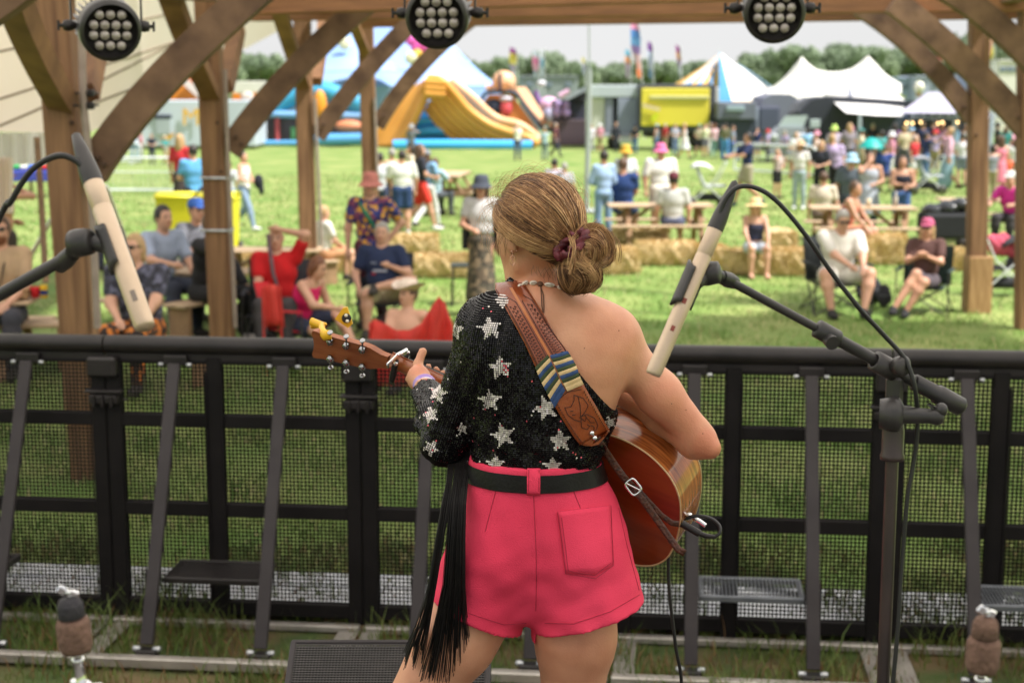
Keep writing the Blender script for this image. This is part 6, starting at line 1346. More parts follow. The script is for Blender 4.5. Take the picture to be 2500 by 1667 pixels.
PP('woman in a loose pale grey dress standing at the right-hand table', 2108, 370, 580, 'stand', R_(-12), 'dress', (186, 194, 206), hair='long', hc='brown', arms=('mouth', 'waist'), skin=1, w=1.15)
PP('woman in a black vest top and denim shorts with folded arms', 2186, 380, 584, 'stand', R_(-4), 'strappy', (38, 40, 56), bot='shorts', bc=(70, 104, 160), hair='long', hc='brown', arms=('cross', 'waist'), skin=1, w=1.12)
PP('bare-shouldered sitter bending forward at the near side of the table', 2050, 450, 640, 'sit', R_(60), 'strappy', (196, 120, 96), bot='shorts', bc=(214, 150, 120), hair='short', hc='brown', skin=1, lean=(0, -.25), arms=('knee', 'knee'))
PP('girl in a straw sun hat and dark strapless top sitting on a straw bale', 1834, 490, 674, 'sit', R_(4), 'strappy', (44, 46, 70), bot='shorts', bc=(196, 204, 214), hat='straw', hatc=(240, 206, 150), hair='long', hc='blond', arms=('knee', 'knee'), lean=(0, -.12), shoe=None)
PP('grey-haired man in sunglasses and a white shirt sitting forward in a camp chair', 2036, 521, 762, 'low', R_(6), 'polo', (238, 232, 224), bot='shorts', bc=(226, 222, 214), hc='grey', glasses=True, skin=0, arms=((.20, -.40, -.30), (-.06, -.42, -.36)), legs='spread', lean=(0, -.25), w=1.25, tilt=R_(22), shoe=(44, 42, 42))
PP('woman in a maroon cap and brown top with crossed legs, looking at her phone', 2252, 533, 764, 'low', R_(-22), 'tee', (92, 62, 58), bot='shorts', bc=(86, 76, 84), hat='cap', hatc=(186, 88, 122), hair='long', hc='blond', skin=1, arms=('phone', 'phone'), legs='cross', w=1.1, shoe=(36, 36, 38), glasses=True)
PP('person in a white cap and hot pink top leaning on the right-hand end table', 2458, 428, 600, 'sit', R_(-40), 'tee', (244, 60, 168), bc=(60, 56, 60), hat='cap', hatc=(238, 236, 232), hc='grey', arms=('fwd', 'fwd'), lean=(0, -.3), w=1.15)
# --- crowd further away
far = [
 ('man in a beige shirt facing the far stalls', 2188, 306, 432, 'stand', 190, 'tee', (206, 190, 160), 'long', (90, 90, 100), 'short', 'blond', None, None),
 ('woman in a purple patterned top beside the man in beige', 2164, 300, 430, 'stand', 170, 'tee', (110, 70, 120), 'long', (60, 60, 80), 'long', 'dark', None, None),
 ('sitter in blue under the teal parasol', 2142, 352, 470, 'sit', 160, 'tee', (54, 78, 150), 'shorts', (60, 60, 80), 'short', 'brown', None, None),
 ('woman in a pink cardigan and pale blue skirt by the grey pushchair', 2296, 310, 468, 'walk', -100, 'long', (226, 180, 200), 'skirt', (150, 184, 200), 'up', 'blond', None, None),
 ('woman in a white tee and grey shorts behind the pink cardigan', 2328, 326, 456, 'stand', 175, 'tee', (232, 230, 236), 'shorts', (136, 146, 166), 'short', 'dark', None, None),
 ('woman in a long rose dress right of the inner oak post', 2420, 330, 490, 'stand', 190, 'dress', (226, 130, 150), 'skirt', (226, 130, 150), 'long', 'brown', None, None),
 ('child in an orange top right of the inner oak post', 2440, 378, 470, 'stand', 10, 'tee', (240, 110, 76), 'shorts', (150, 200, 190), 'short', 'brown', None, None),
 ('person in a white tee behind the child in orange', 2454, 338, 462, 'stand', 185, 'tee', (236, 234, 232), 'long', (120, 130, 120), 'long', 'brown', None, None),
 ('thin person in a white shirt and black trousers at the right edge', 2484, 345, 478, 'stand', 175, 'tee', (222, 222, 218), 'long', (30, 30, 36), 'short', 'dark', None, None),
 ('customer in a navy jacket at the dark food tent', 2232, 298, 412, 'stand', 180, 'long', (36, 46, 84), 'long', (30, 32, 44), 'short', 'brown', None, None),
 ('tall customer in black at the dark food tent', 2256, 292, 410, 'stand', 170, 'long', (30, 32, 42), 'long', (36, 38, 50), 'short', 'dark', None, None),
 ('customer in plum at the dark food tent', 2276, 300, 414, 'stand', 190, 'tee', (92, 56, 84), 'long', (34, 34, 46), 'long', 'red', None, None),
 ('customer with grey trousers at the right of the dark food tent', 2342, 318, 430, 'stand', 175, 'tee', (54, 64, 92), 'long', (110, 112, 120), 'short', 'dark', None, None),
 ('visitor in white and lime in front of the yellow panel', 1712, 302, 385, 'stand', 20, 'tee', (226, 232, 190), 'shorts', (110, 110, 120), 'short', 'brown', None, None),
 ('visitor in pale grey in front of the yellow panel', 1640, 302, 382, 'stand', 20, 'tee', (170, 172, 186), 'long', (120, 140, 180), 'short', 'brown', None, None),
 ('visitor in a white dress in front of the yellow panel', 1662, 300, 390, 'walk', 80, 'dress', (234, 234, 238), 'skirt', (234, 234, 238), 'long', 'blond', None, None),
 ('visitor in pale pink below the right end of the yellow panel', 1734, 302, 388, 'stand', 190, 'tee', (230, 190, 196), 'long', (140, 180, 180), 'short', 'red', None, None),
 ('visitor in olive with a blue bag left of the grey trailer', 1760, 300, 392, 'stand', 160, 'tee', (120, 120, 90), 'long', (90, 160, 230), 'short', 'dark', None, None),
 ('visitor in bright blue trousers left of the grey trailer', 1778, 306, 396, 'walk', 90, 'tee', (150, 160, 180), 'long', (70, 130, 220), 'short', 'brown', None, None),
 ('visitor in black in front of the open white trailer', 1498, 297, 372, 'stand', 30, 'long', (36, 40, 52), 'long', (40, 44, 56), 'short', 'dark', None, None),
 ('visitor in white by the open white trailer', 1440, 304, 372, 'stand', 200, 'tee', (218, 216, 226), 'long', (190, 190, 200), 'short', 'blond', None, None),
 ('visitor in a white tee with a yellow print below the orange slide', 1263, 300, 392, 'stand', 10, 'tee', (236, 236, 220), 'long', (90, 100, 130), 'short', 'grey', None, None),
 ('visitor in pale blue below the black and orange slide', 1328, 312, 392, 'stand', 170, 'tee', (176, 204, 216), 'long', (120, 140, 150), 'short', 'blond', None, None),
 ('visitor in maroon below the black and orange slide', 1355, 300, 384, 'walk', 70, 'tee', (96, 50, 60), 'long', (60, 60, 80), 'short', 'grey', None, None),
 ('visitor in a black top by the white trailer with yellow letters', 388, 326, 402, 'stand', 20, 'tee', (36, 40, 56), 'long', (50, 56, 80), 'short', 'dark', None, None),
 ('visitor in white left of the white trailer', 346, 300, 400, 'stand', 180, 'tee', (230, 232, 236), 'long', (150, 180, 210), 'short', 'blond', None, None),
 ('visitor in a tall grey hat left of the big orange slide', 1010, 304, 400, 'stand', 160, 'tee', (120, 124, 130), 'long', (90, 96, 110), 'short', 'brown', 'bucket', (176, 180, 188)),
 ('person in a lime hat behind the lilac top', 2020, 306, 440, 'stand', 170, 'tee', (200, 186, 210), 'long', (90, 90, 110), 'short', 'blond', 'bucket', (196, 226, 120)),
 ('tall blond person behind the crowd by the black van', 2056, 300, 436, 'stand', 190, 'tee', (150, 140, 150), 'long', (80, 80, 96), 'long', 'blond', None, None),
 ('person in white under the awning of the black van', 1930, 322, 436, 'stand', 10, 'tee', (232, 236, 238), 'shorts', (120, 120, 130), 'short', 'blond', None, None),
]
for (lb, x, yt, yf, po, ro, tp, tc_, bt_, bc_, hr, hc_, ht, htc) in far:
    PP(lb, x, yt, yf, po, R_(ro), tp, tc_, bt_, bc_, skin=random.choice((0, 0, 1, 2)), hair=hr, hc=hc_, hat=ht, hatc=htc or (200, 180, 140), arms=random.choice((('down', 'waist'), ('waist', 'waist'), ('down', 'down'), ('mouth', 'down'))))
# more of the distant crowd, each with its own clothes
cn = {'white': (232, 232, 234), 'navy': (40, 52, 96), 'black': (36, 36, 42), 'grey': (140, 144, 152), 'sky blue': (140, 186, 224), 'pink': (232, 160, 184), 'cream': (226, 212, 186), 'khaki': (170, 156, 124), 'red': (206, 54, 60), 'lilac': (186, 170, 214), 'denim': (96, 128, 172), 'teal': (70, 150, 150)}
tops = ['white', 'navy', 'pink', 'cream', 'lilac', 'grey', 'black', 'sky blue', 'red', 'teal']; bots = ['denim', 'black', 'khaki', 'white', 'grey']
spots = [(2060, 308, 408), (2086, 314, 424), (2112, 300, 402), (2134, 318, 436), (2158, 322, 448), (2206, 312, 420), (2214, 330, 452), (2240, 322, 446), (2262, 316, 428), (2312, 300, 404), (2336, 302, 408), (2352, 336, 470), (2410, 300, 404), (2430, 306, 420), (2448, 312, 416), (2466, 302, 410), (2478, 318, 436), (2494, 308, 420), (1902, 318, 410), (1956, 312, 412), (1978, 320, 432), (1698, 304, 384), (1724, 300, 378), (1752, 306, 388), (1460, 302, 374), (1596, 304, 376), (1616, 302, 374), (1836, 312, 392), (1862, 316, 398), (1046, 366, 560), (962, 362, 545), (1008, 352, 520), (1544, 306, 378), (420, 332, 404), (362, 322, 396), (2400, 352, 496)]
for i, (x, yt, yf) in enumerate(spots):
    a, b_ = tops[(i*3) % 10], bots[(i*7+i//5) % 5]; where = 'by the right stalls' if x > 2040 else 'below the trailers' if x > 1430 and yf < 412 else 'in the middle crowd' if x > 1430 else 'left of the player' if x > 900 else 'by the catering trailer'
    hat_ = ('bucket', 'cap', None, None)[i % 4]
    PP('visitor in %s top and %s %s %s%s' % (a, b_, 'shorts' if i % 3 == 0 else 'trousers', where, ' wearing a hat' if hat_ else ''), x, yt, yf, 'walk' if i % 4 == 1 else 'stand', R_((i*67) % 360), 'tee' if i % 5 else 'tank', cn[a], 'shorts' if i % 3 == 0 else 'long', cn[b_], skin=i % 3, hair=('short', 'long', 'short', 'bob')[i % 4], hc=('brown', 'blond', 'dark', 'grey')[(i*3+1) % 4], hat=hat_, hatc=cn[tops[(i*7+2) % 10]], arms=(('down', 'waist'), ('waist', 'down'), ('down', 'down'), ('mouth', 'down'))[(i*5) % 4], w=.95+.04*(i % 6))
# ================================================================ furniture, bales, fences and the festival ground behind
def place_mesh(o, M, parent):
    o.data.transform(M); o.parent = parent; o.matrix_parent_inverse = parent.matrix_basis.inverted(); return o
def copy_tree(o, parent=None):
    c = o.copy(); COL.objects.link(c)
    if parent: c.parent = parent
    for ch in list(o.children): copy_tree(ch, c)
    return c
M_plank = mat('picnic_plank', (.52, .38, .25), .75, col2=(.38, .26, .16), scale=5, stretch=(.5, 6, 6), bump=.4, bscale=14)
M_plankd = mat('picnic_leg', (.34, .20, .11), .8, col2=(.24, .14, .08), scale=5, bump=.3, bscale=14)
def picnic(x, yt, yf, rot, label, k=1.0):
    Yp = G(x, yf).y; b = P(x, 833, Yp); b.z = 0; kk = P(x, yt, Yp).z/.76*k
    th = thing('picnic_table', label, 'picnic table', b, 'wooden picnic tables on the grass'); th.rotation_euler = (0, 0, rot); bpy.context.view_layer.update()
    M = Matrix.Translation(b) @ Matrix.Rotation(rot, 4, 'Z') @ Matrix.Scale(kk, 4)
    mb = MB()
    for j in range(5): mb.rbox((0, (j-2)*.148, .745), (1.80, .138, .034), .006)
    for xx in (-.7, .7): mb.rbox((xx, 0, .708), (.09, .70, .04), .006)
    place_mesh(mb.build('table_top', M_plank), M, th)
    for sg in (-1, 1):
        mb = MB()
        for j in (0, 1): mb.rbox((0, sg*(.62+j*.125), .44), (1.80, .115, .034), .006)
        place_mesh(mb.build('bench', M_plank), M, th)
    for xx in (-.62, .62):
        mb = MB(); mb.rbox((xx, 0, .40), (.045, 1.46, .09), .006)
        for sg in (-1, 1): mb.beam((xx+.046, sg*.66, 0), (xx+.046, sg*.20, .72), .045, .09, 0, up=(1, 0, 0))
        mb.beam((xx*.93, 0, .40), (xx*.30, 0, .70), .05, .06); place_mesh(mb.build('leg_frame', M_plankd), M, th)
    return th, M, b, kk
picnic(-118, 728, 905, R_(3), 'brown picnic table at the left edge with a cardboard tray and red cup on it')
picnic(452, 659, 800, R_(-8), 'weathered picnic table where the man in light blue sits')
picnic(664, 607, 712, R_(2), 'pale picnic table behind the man in the red tee')
picnic(1606, 499, 606, R_(1), 'picnic table between the man in the pink hat and the white pushchair')
picnic(2092, 505, 612, R_(-3), 'long pale picnic table in front of the woman in the grey dress')
picnic(2400, 486, 590, R_(-4), 'picnic table behind the inner right oak post')
picnic(1092, 423, 520, R_(84), 'small far picnic table seen end-on left of the player')
# things on the tables
def on_table(x, y, Yd): return P(x, y, Yd)
M_card = mat('cardboard', (.42, .26, .13), .85, col2=(.36, .22, .11), scale=8)
Yt = G(-118, 905).y
def small(name, label, cat, build_fn, p):
    th = thing(name, label, cat, p); bpy.context.view_layer.update()
    for nm, fn, mt in build_fn: mb = MB(); fn(mb, p); mb.build(nm, mt, th)
    return th
q = P(56, 727, Yt-.1); small('cardboard_tray', 'brown cardboard food tray on the left picnic table', 'tray', [('tray', lambda mb, p: [mb.rbox(p+Vector((0, 0, .05)), (.13, .16, .10), .006), mb.rbox(p+Vector((0, 0, .085)), (.16, .19, .012), .004)], M_card)], q)
q = P(87, 727, Yt-.1); small('paper_cup', 'red paper cup on the left picnic table', 'cup', [('cup', lambda mb, p: mb.lathe(p, (0, 0, 1), [(0, 0), (0, .035), (.10, .048), (.104, .044), (.1, 0)], 14), cloth((206, 24, 36)))], q)
q = P(108, 727, Yt-.1); small('drink_can', 'yellow and blue drink can on the left picnic table', 'can', [('can', lambda mb, p: [mb.lathe(p, (0, 0, 1), [(0, 0), (0, .03), (.006, .036), (.11, .036), (.12, .03), (.12, 0)], 14), mb.lathe(p, (0, 0, 1), [(.03, .0365), (.075, .0365)], 14, 1)], [cloth((230, 180, 30)), cloth((40, 50, 120))])], q)
q = P(430, 659, G(452, 800).y-.2); small('paper_cup', 'white cup with a pink straw on the weathered picnic table', 'cup', [('cup', lambda mb, p: mb.lathe(p, (0, 0, 1), [(0, 0), (0, .03), (.12, .042), (.12, 0)], 12), cloth((230, 226, 226))), ('straw', lambda mb, p: mb.tube([p+Vector((0, 0, .1)), p+Vector((.02, 0, .2))], .006, 6), cloth((236, 60, 110)))], q)
q = P(2186, 505, G(2092, 612).y); small('drink_bottle', 'clear bottle standing on the long pale picnic table', 'bottle', [('bottle', lambda mb, p: mb.lathe(p, (0, 0, 1), [(0, 0), (0, .035), (.14, .035), (.2, .014), (.25, .014), (.25, 0)], 12), cloth((206, 200, 186)))], q)
q = P(2120, 505, G(2092, 612).y-.1); small('paper_cup', 'pale cup standing on the long pale picnic table', 'cup', [('cup', lambda mb, p: mb.lathe(p, (0, 0, 1), [(0, 0), (0, .03), (.13, .042), (.13, 0)], 12), cloth((226, 206, 170)))], q)
# camp chairs under everyone sitting low
M_poly = {}
def camp_chair(i, col, label, hi=.0):
    lab, pth, M, k, b, rot, pose = PEOPLE[i]; th = thing('camp_chair', label, 'camp chair', b, 'folding camp chairs'); th.rotation_euler = (0, 0, rot); bpy.context.view_layer.update(); cm = cloth(col); h0 = .36+hi
    mb = MB(); mb.sheet([[Vector((x*.26, y, h0-.05*(1-x*x)*(1 if -.25 < y < .12 else .5)+(.0))) for x in (-1, -.5, 0, .5, 1)] for y in (-.26, -.1, .05, .2)], .012); place_mesh(mb.build('seat', cm), M, th)
    mb = MB(); mb.sheet([[Vector((x*.30, .20+.12*z+.03*(1-x*x), h0-.02+z*.50+.03*abs(x))) for x in (-1, -.5, 0, .5, 1)] for z in (0, .35, .7, 1)], .012); place_mesh(mb.build('backrest', cm), M, th)
    for sg in (-1, 1): mb = MB(); mb.sheet([[Vector((sg*.33+s*.03, y, h0+.22)) for s in (-1, 1)] for y in (-.28, 0, .24)], .014); place_mesh(mb.build('armrest', cm), M, th)
    mb = MB()
    for sg in (-1, 1):
        mb.tube([(sg*.34, -.30, 0), (sg*.27, .24, h0)], .010, 6); mb.tube([(sg*.34, .30, 0), (sg*.30, -.28, h0)], .010, 6); mb.tube([(sg*.33, -.28, h0+.22), (sg*.34, -.30, 0)], .010, 6); mb.tube([(sg*.31, .33, h0+.5), (sg*.30, .20, h0)], .010, 6)
    mb.tube([(-.34, -.30, 0), (.27, -.26, h0)], .010, 6); mb.tube([(.34, -.30, 0), (-.27, -.26, h0)], .010, 6); mb.tube([(-.34, .30, 0), (.27, .22, h0)], .010, 6); mb.tube([(.34, .30, 0), (-.27, .22, h0)], .010, 6)
    place_mesh(mb.build('frame', M_rub), M, th)
def pidx(s): return [i for i, p in enumerate(PEOPLE) if s in p[0]][0]
camp_chair(pidx('red tee shading'), (46, 46, 54), 'black camp chair under the man in the red tee')
camp_chair(pidx('bright pink sleeveless'), (222, 46, 56), 'red camp chair under the woman in the bright pink top', -.08)
camp_chair(pidx('navy printed tee'), (38, 44, 60), 'navy camp chair under the man with one leg crossed')
camp_chair(pidx('sunglasses and a white shirt'), (40, 44, 46), 'dark camp chair under the grey-haired man in the white shirt')
camp_chair(pidx('crossed legs, looking'), (44, 62, 60), 'dark green camp chair under the woman in the maroon cap')
# benches under sitters who have no table bench
def bench_under(i, label, w=1.2):
    lab, pth, M, k, b, rot, pose = PEOPLE[i]; th = thing('wooden_bench', label, 'bench', b, 'plain wooden benches under the audience'); th.rotation_euler = (0, 0, rot); bpy.context.view_layer.update()
    mb = MB()
    for j in (0, 1): mb.rbox((0, -.04+j*.15, .385), (w, .14, .035), .006)
    place_mesh(mb.build('seat', M_plank), M, th)
    for xx in (-w*.38, w*.38): mb = MB(); mb.rbox((xx, .035, .185), (.05, .26, .365), .006); place_mesh(mb.build('leg', M_plankd), M, th)
for s_, l_, w_ in (('dark floral sleeveless', 'wooden bench under the woman in the dark floral top', 1.3), ('bearded man', 'wooden bench under the bearded man', 1.2), ('sitting right of the third', 'low wooden bench under the child in the white top', .7), ('head of the player', 'wooden bench under the two sitters behind the head of the player', 1.0), ('half hidden by the second', 'wooden bench beside the second oak post under the person in black', .8), ('under the teal', 'wooden bench under the teal parasol', .8)): bench_under(pidx(s_), l_, w_)
# red blanket draped beside the sunbather
p0 = P(975, 790, 13.2); bl = thing('red_blanket', 'glowing red blanket draped over two chair backs behind the barrier', 'blanket', (p0.x, 13.2, 0)); bpy.context.view_layer.update()
rows = []
outl_t = [(902, 790), (914, 779), (940, 790), (968, 806), (1000, 806), (1030, 790), (1052, 752), (1072, 724), (1086, 740), (1100, 780), (1106, 800)]
for v in range(7):
    r = []
    for i in range(31):
        x, y = lerp_poly(outl_t, i/30); r.append(P(x, y+(940-y)*v/6, 13.0+.05*math.sin(i*.8+v*.7)+(.0 if v == 0 else 0)))
    rows.append(r)
mb = MB(); mb.sheet(rows, .012); mb.build('cloth', mat('red_cloth', (.80, .075, .06), .7, col2=(.7, .055, .045), scale=4, trans=.35), bl)
mb = MB()
for (x, y) in ((914, 784), (1072, 728)): mb.tube([P(x, y, 13.06), Vector((P(x, y, 13.06).x, 13.06, 0))], .012, 6)
mb.build('chair_frame', M_rub, bl)
# red back sheet behind the pink top
p0 = P(662, 740, 14.4); bl = thing('red_windbreak', 'folded red cloth hanging between the red tee and the pink top', 'cloth', (p0.x, 14.4, 0)); bpy.context.view_layer.update()
rows = [[P(640+u*44+v*10, 700+v*100-6*math.sin(u*3), 14.35+.04*math.sin(u*9)) for u in np.linspace(0, 1, 7)] for v in np.linspace(0, 1, 6)]
mb = MB(); mb.sheet(rows, .012); mb.tube([rows[0][0], Vector((rows[0][0].x, 14.4, 0))], .01, 6, 0); mb.tube([rows[0][-1], Vector((rows[0][-1].x, 14.4, 0))], .01, 6, 0); mb.build('cloth', MATS['red_cloth'], bl)
# straw bales
M_straw = mat('straw', (.68, .52, .29), .9, col2=(.42, .29, .13), scale=16, stretch=(1, 2, 4), bump=.9, bscale=40, detail=8); M_straw2 = mat('straw_stalk', (.80, .64, .36), .8, col2=(.5, .34, .14), scale=30)
def bale(x0, x1, yt, yb, rot, label, round_=False):
    Yp = G((x0+x1)/2, yb).y; b = G((x0+x1)/2, yb); b.z = 0; W_ = (x1-x0)*Yp/FPX; H_ = P(0, yt, Yp+.25).z; D = .55
    th = thing('straw_bale', label, 'straw bale', b, 'straw bales scattered as seats'); th.rotation_euler = (0, 0, rot); bpy.context.view_layer.update()
    M = Matrix.Translation(b+Vector((0, D/2, 0))) @ Matrix.Rotation(rot, 4, 'Z')
    r_ = .10 if not round_ else .16
    dn = lambda X, Y, Z: .018*np.sin(X*21+Z*13)*np.sin(Y*17+X*5)+.012*np.sin(X*47+np.sin(Z*31)*2)
    a, bb, c = W_/2-r_, D/2-r_, max(.03, H_/2-r_)
    pr = [cone((-a, yy, zz), (a, yy, zz), r_) for yy in (-bb, 0, bb) for zz in (H_/2-c, H_/2+c)]
    v, f = sdf_mesh(pr, .03, .12, cuts=[((0, 0, .0), (0, 0, -1))], disp=dn); place_mesh(mesh_obj('straw_body', v, f, M_straw), M, th)
    n = 1100; vs = []; fs = []
    for k in range(n):
        u = random.uniform(-W_/2, W_/2); s = random.choice((0, 0, 1, 2, 3)); 
        if s == 0: p = Vector((u, random.uniform(-D/2, D/2), H_+.004))
        elif s in (1, 2): p = Vector((u, -D/2-.004, random.uniform(.02, H_)))
        else: p = Vector((random.choice((-1, 1))*(W_/2+.004), random.uniform(-D/2, D/2), random.uniform(.02, H_)))
        d = Vector((random.gauss(0, 1), random.gauss(0, .8), random.gauss(.1, .5))).normalized()*random.uniform(.05, .14); w = d.cross(Vector((random.random(), 1, .3))).normalized()*.004; o = len(vs); vs += [p-d*.5-w, p-d*.5+w, p+d*.5+w, p+d*.5-w]; fs.append((o, o+1, o+2, o+3))
    o = mesh_obj('loose_straw', vs, fs, M_straw2, None, None, [False]*n); o['kind'] = 'stuff'; place_mesh(o, M, th)
    for xx in (-W_*.2, W_*.2):
        mb = MB(); mb.tube([(xx, -D/2-.006, .02), (xx, -D/2-.012, H_*.5), (xx, -D/2+.03, H_-.02), (xx, 0, H_+.006), (xx, D/2-.03, H_-.01)], .005, 5); place_mesh(mb.build('twine', M_card), M, th)
for a in ((930, 1066, 574, 624, .05, 'upper straw bale behind the man in navy, lying on the grass'), (1004, 1142, 622, 680, -.03, 'long low straw bale just left of the player'), (1500, 1632, 560, 600, 0, 'far straw bale under the picnic table of the man in the pink hat'), (1556, 1702, 592, 650, .04, 'wide straw bale right of the bun, middle of the row'), (1462, 1556, 608, 672, .2, 'nearest straw bale right beside the bun of the player'), (1704, 1772, 600, 652, 0, 'short straw bale left of the girl in the sun hat'), (1776, 1884, 612, 674, .05, 'straw bale under the girl in the sun hat'), (1866, 1946, 567, 618, 0, 'rounded straw bale behind the girl in the sun hat', True), (1886, 1990, 610, 676, -.1, 'straw bale left of the man in the white shirt'), (2070, 2130, 590, 652, .1, 'straw bale between the man in white and the maroon cap'), (2100, 2214, 574, 648, 0, 'large straw bale behind the woman in the maroon cap'), (2308, 2364, 610, 662, 0, 'small straw bale left of the foot box of the oak post'), (2452, 2520, 590, 626, 0, 'straw bale at the right edge behind the red bag'), (572, 628, 618, 680, 0, 'straw bale right of the second oak post'), (800, 866, 628, 668, 0, 'straw bale right of the third oak post')): bale(*a)
# wheelie bins
M_yb = mat('bin_yellow', (.72, .64, .02), .5, col2=(.62, .55, .02), scale=3)
def bin_(x, yt, yb, w, label):
    Yp = G(x, yb).y; b = G(x, yb); W_ = w*Yp/FPX; H_ = P(x, yt, Yp).z; th = thing('wheelie_bin', label, 'bin', b, 'yellow wheelie bins'); bpy.context.view_layer.update()
    mb = MB(); t = W_/2; s = t*.82; d = .32; vs = [(-s, -d*.8, .06), (s, -d*.8, .06), (s, d*.8, .06), (-s, d*.8, .06), (-t*.95, -d, H_*.9), (t*.95, -d, H_*.9), (t*.95, d, H_*.9), (-t*.95, d, H_*.9)]
    mb.add([b+Vector(v) for v in vs], [(3, 2, 1, 0), (4, 5, 6, 7), (0, 1, 5, 4), (1, 2, 6, 5), (2, 3, 7, 6), (3, 0, 4, 7)]); mb.rbox(b+Vector((0, 0, H_*.885)), (W_*1.0, 2*d+.05, .05), .015); mb.build('tub', M_yb, th)
    mb = MB(); mb.sheet([[b+Vector((x_*t*1.04, y_, H_*.92+.06*(1-(y_/.36)**2))) for x_ in (-1, 0, 1)] for y_ in np.linspace(-.36, .36, 7)], .02); mb.build('lid', M_yb, th)
    for sg in (-1, 1): mb = MB(); mb.lathe(b+Vector((sg*t*.86, d*.8, .1)), (sg, 0, 0), [(0, 0), (0, .1), (.05, .1), (.05, 0)], 16); mb.build('wheel', M_rub, th)
bin_(437, 466, 622, 88, 'yellow wheelie bin behind the man in the blue cap'); bin_(541, 466, 622, 86, 'yellow wheelie bin mostly hidden behind the second oak post')
# crowd control fence panels, two rows
M_fence = mat('galvanised', (.74, .77, .80), .5, .15, col2=(.62, .65, .68), scale=5)
def fence_panel(name_label, b, L, H_, rot, parent_src=None):
    th = thing('fence_panel', name_label, 'fence', b, 'steel crowd control fence panels'); th.rotation_euler = (0, 0, rot); bpy.context.view_layer.update(); M = Matrix.Translation(b) @ Matrix.Rotation(rot, 4, 'Z')
    mb = MB(); c = .13; pts = [(-L/2, 0, .12), (-L/2, 0, H_-c), (-L/2+c*.3, 0, H_-c*.3), (-L/2+c, 0, H_), (L/2-c, 0, H_), (L/2-c*.3, 0, H_-c*.3), (L/2, 0, H_-c), (L/2, 0, .12), (-L/2, 0, .12)]
    mb.tube(pts, .034, 8); mb.tube([(-L/2, 0, H_*.62), (L/2, 0, H_*.62)], .016, 6); place_mesh(mb.build('frame', M_fence), M, th)
    mb = MB()
    for k in range(1, 18): x = -L/2+L*k/18; mb.tube([(x, 0, .12), (x, 0, H_)], .0055, 4, 0, True, False)
    place_mesh(mb.build('bars', M_fence), M, th)
    for sg in (-1, 1): mb = MB(); mb.beam((sg*L*.36, -.3, .03), (sg*L*.36, .3, .03), .05, .03); mb.tube([(sg*L*.36, 0, .03), (sg*L*.36, 0, .12)], .015, 6); place_mesh(mb.build('foot', M_fence), M, th)
    return th
Yf = G(1250, 476).y; hf2 = P(0, 386, Yf).z; L1 = 215*Yf/FPX
proto = None; names = ['first', 'second', 'third', 'fourth', 'fifth', 'sixth', 'seventh', 'eighth', 'ninth', 'tenth', 'eleventh', 'twelfth']
for i in range(9):
    b = Vector((P(338+i*217, 476, Yf).x, Yf+.05*(i % 2), 0)); lb = '%s steel fence panel from the left in the near row behind the picnic tables' % names[i]
    if proto is None: proto = fence_panel(lb, b, L1, hf2, 0)
    else: c = copy_tree(proto); c.location = b; c['label'] = lb
Yf2 = G(1250, 402).y; hf3 = P(0, 350, Yf2).z; L2_ = 165*Yf2/FPX; proto = None
for i in range(12):
    b = Vector((P(262+i*167, 402, Yf2).x, Yf2+.08*(i % 2), 0)); lb = '%s steel fence panel from the left in the far row before the rides' % names[i]
    if proto is None: proto = fence_panel(lb, b, L2_, hf3, 0)
    else: c = copy_tree(proto); c.location = b; c['label'] = lb
fence_panel('slanting steel fence panel right of the navy polo man, running towards the camera', G(1888, 430), 3.2, hf2, R_(-52))
# pushchairs
def pushchair(x, yt, yb, label, hood, seatc, face=1, basket=(28, 30, 34)):
    Yp = G(x, yb).y; b = G(x, yb); k = P(x, yt, Yp).z/1.02; th = thing('pushchair', label, 'pushchair', b); bpy.context.view_layer.update(); M = Matrix.Translation(b) @ Matrix.Scale(k, 4) @ Matrix.Scale(face, 4, (1, 0, 0))
    V = Vector; mb = MB(); rows = []
    for j in range(7):
        a = math.pi*(.10+.62*j/6); rows.append([V((-.12+.30*math.cos(a+.5), y, .72+.28*math.sin(a+.2)*(1-.25*(abs(y)/.24)**2))) for y in np.linspace(-.24, .24, 7)])
    mb.sheet(rows, .02); place_mesh(mb.build('hood', cloth(hood)), M, th)
    mb = MB(); mb.sheet([[V((.02, y, .95)) if False else V((-.02-.18*s, y, .45+.12*math.cos(y*5)*0+.40*max(0, s-.5)*1.2+.02)) for y in (-.2, 0, .2)] for s in (-2.2, -1.2, 0, .5, 1.0, 1.4)], .05); place_mesh(mb.build('seat', cloth(seatc)), M, th)
    mb = MB(); mb.rbox((-.0, 0, .22), (.50, .36, .16), .05); place_mesh(mb.build('basket', cloth(basket)), M, th)
    mb = MB()
    for y in (-.24, .24): mb.tube([(.36, y, .98), (.20, y, .62), (-.38, y, .12)], .014, 6); mb.tube([(.34, y, .12), (-.16, y, .60)], .014, 6)
    mb.tube([(.36, -.24, .98), (.40, 0, 1.0), (.36, .24, .98)], .017, 6); place_mesh(mb.build('frame', M_fence), M, th)
    for xx in (-.40, .34):
        for y in (-.25, .25): mb = MB(); mb.lathe((xx, y-.02, .12), (0, 1, 0), [(0, .03), (0, .12), (.04, .12), (.04, .03)], 16); place_mesh(mb.build('wheel', M_rub), M, th)
pushchair(1728, 394, 505, 'white-hooded pushchair in front of the man in the navy polo', (238, 240, 242), (214, 218, 224))
pushchair(2262, 378, 474, 'grey pushchair pushed by the woman in the pink cardigan', (150, 152, 160), (180, 190, 200))
pushchair(2445, 572, 722, 'black pushchair loaded with a red bag, right of the oak foot box', (52, 52, 58), (44, 44, 50), -1)
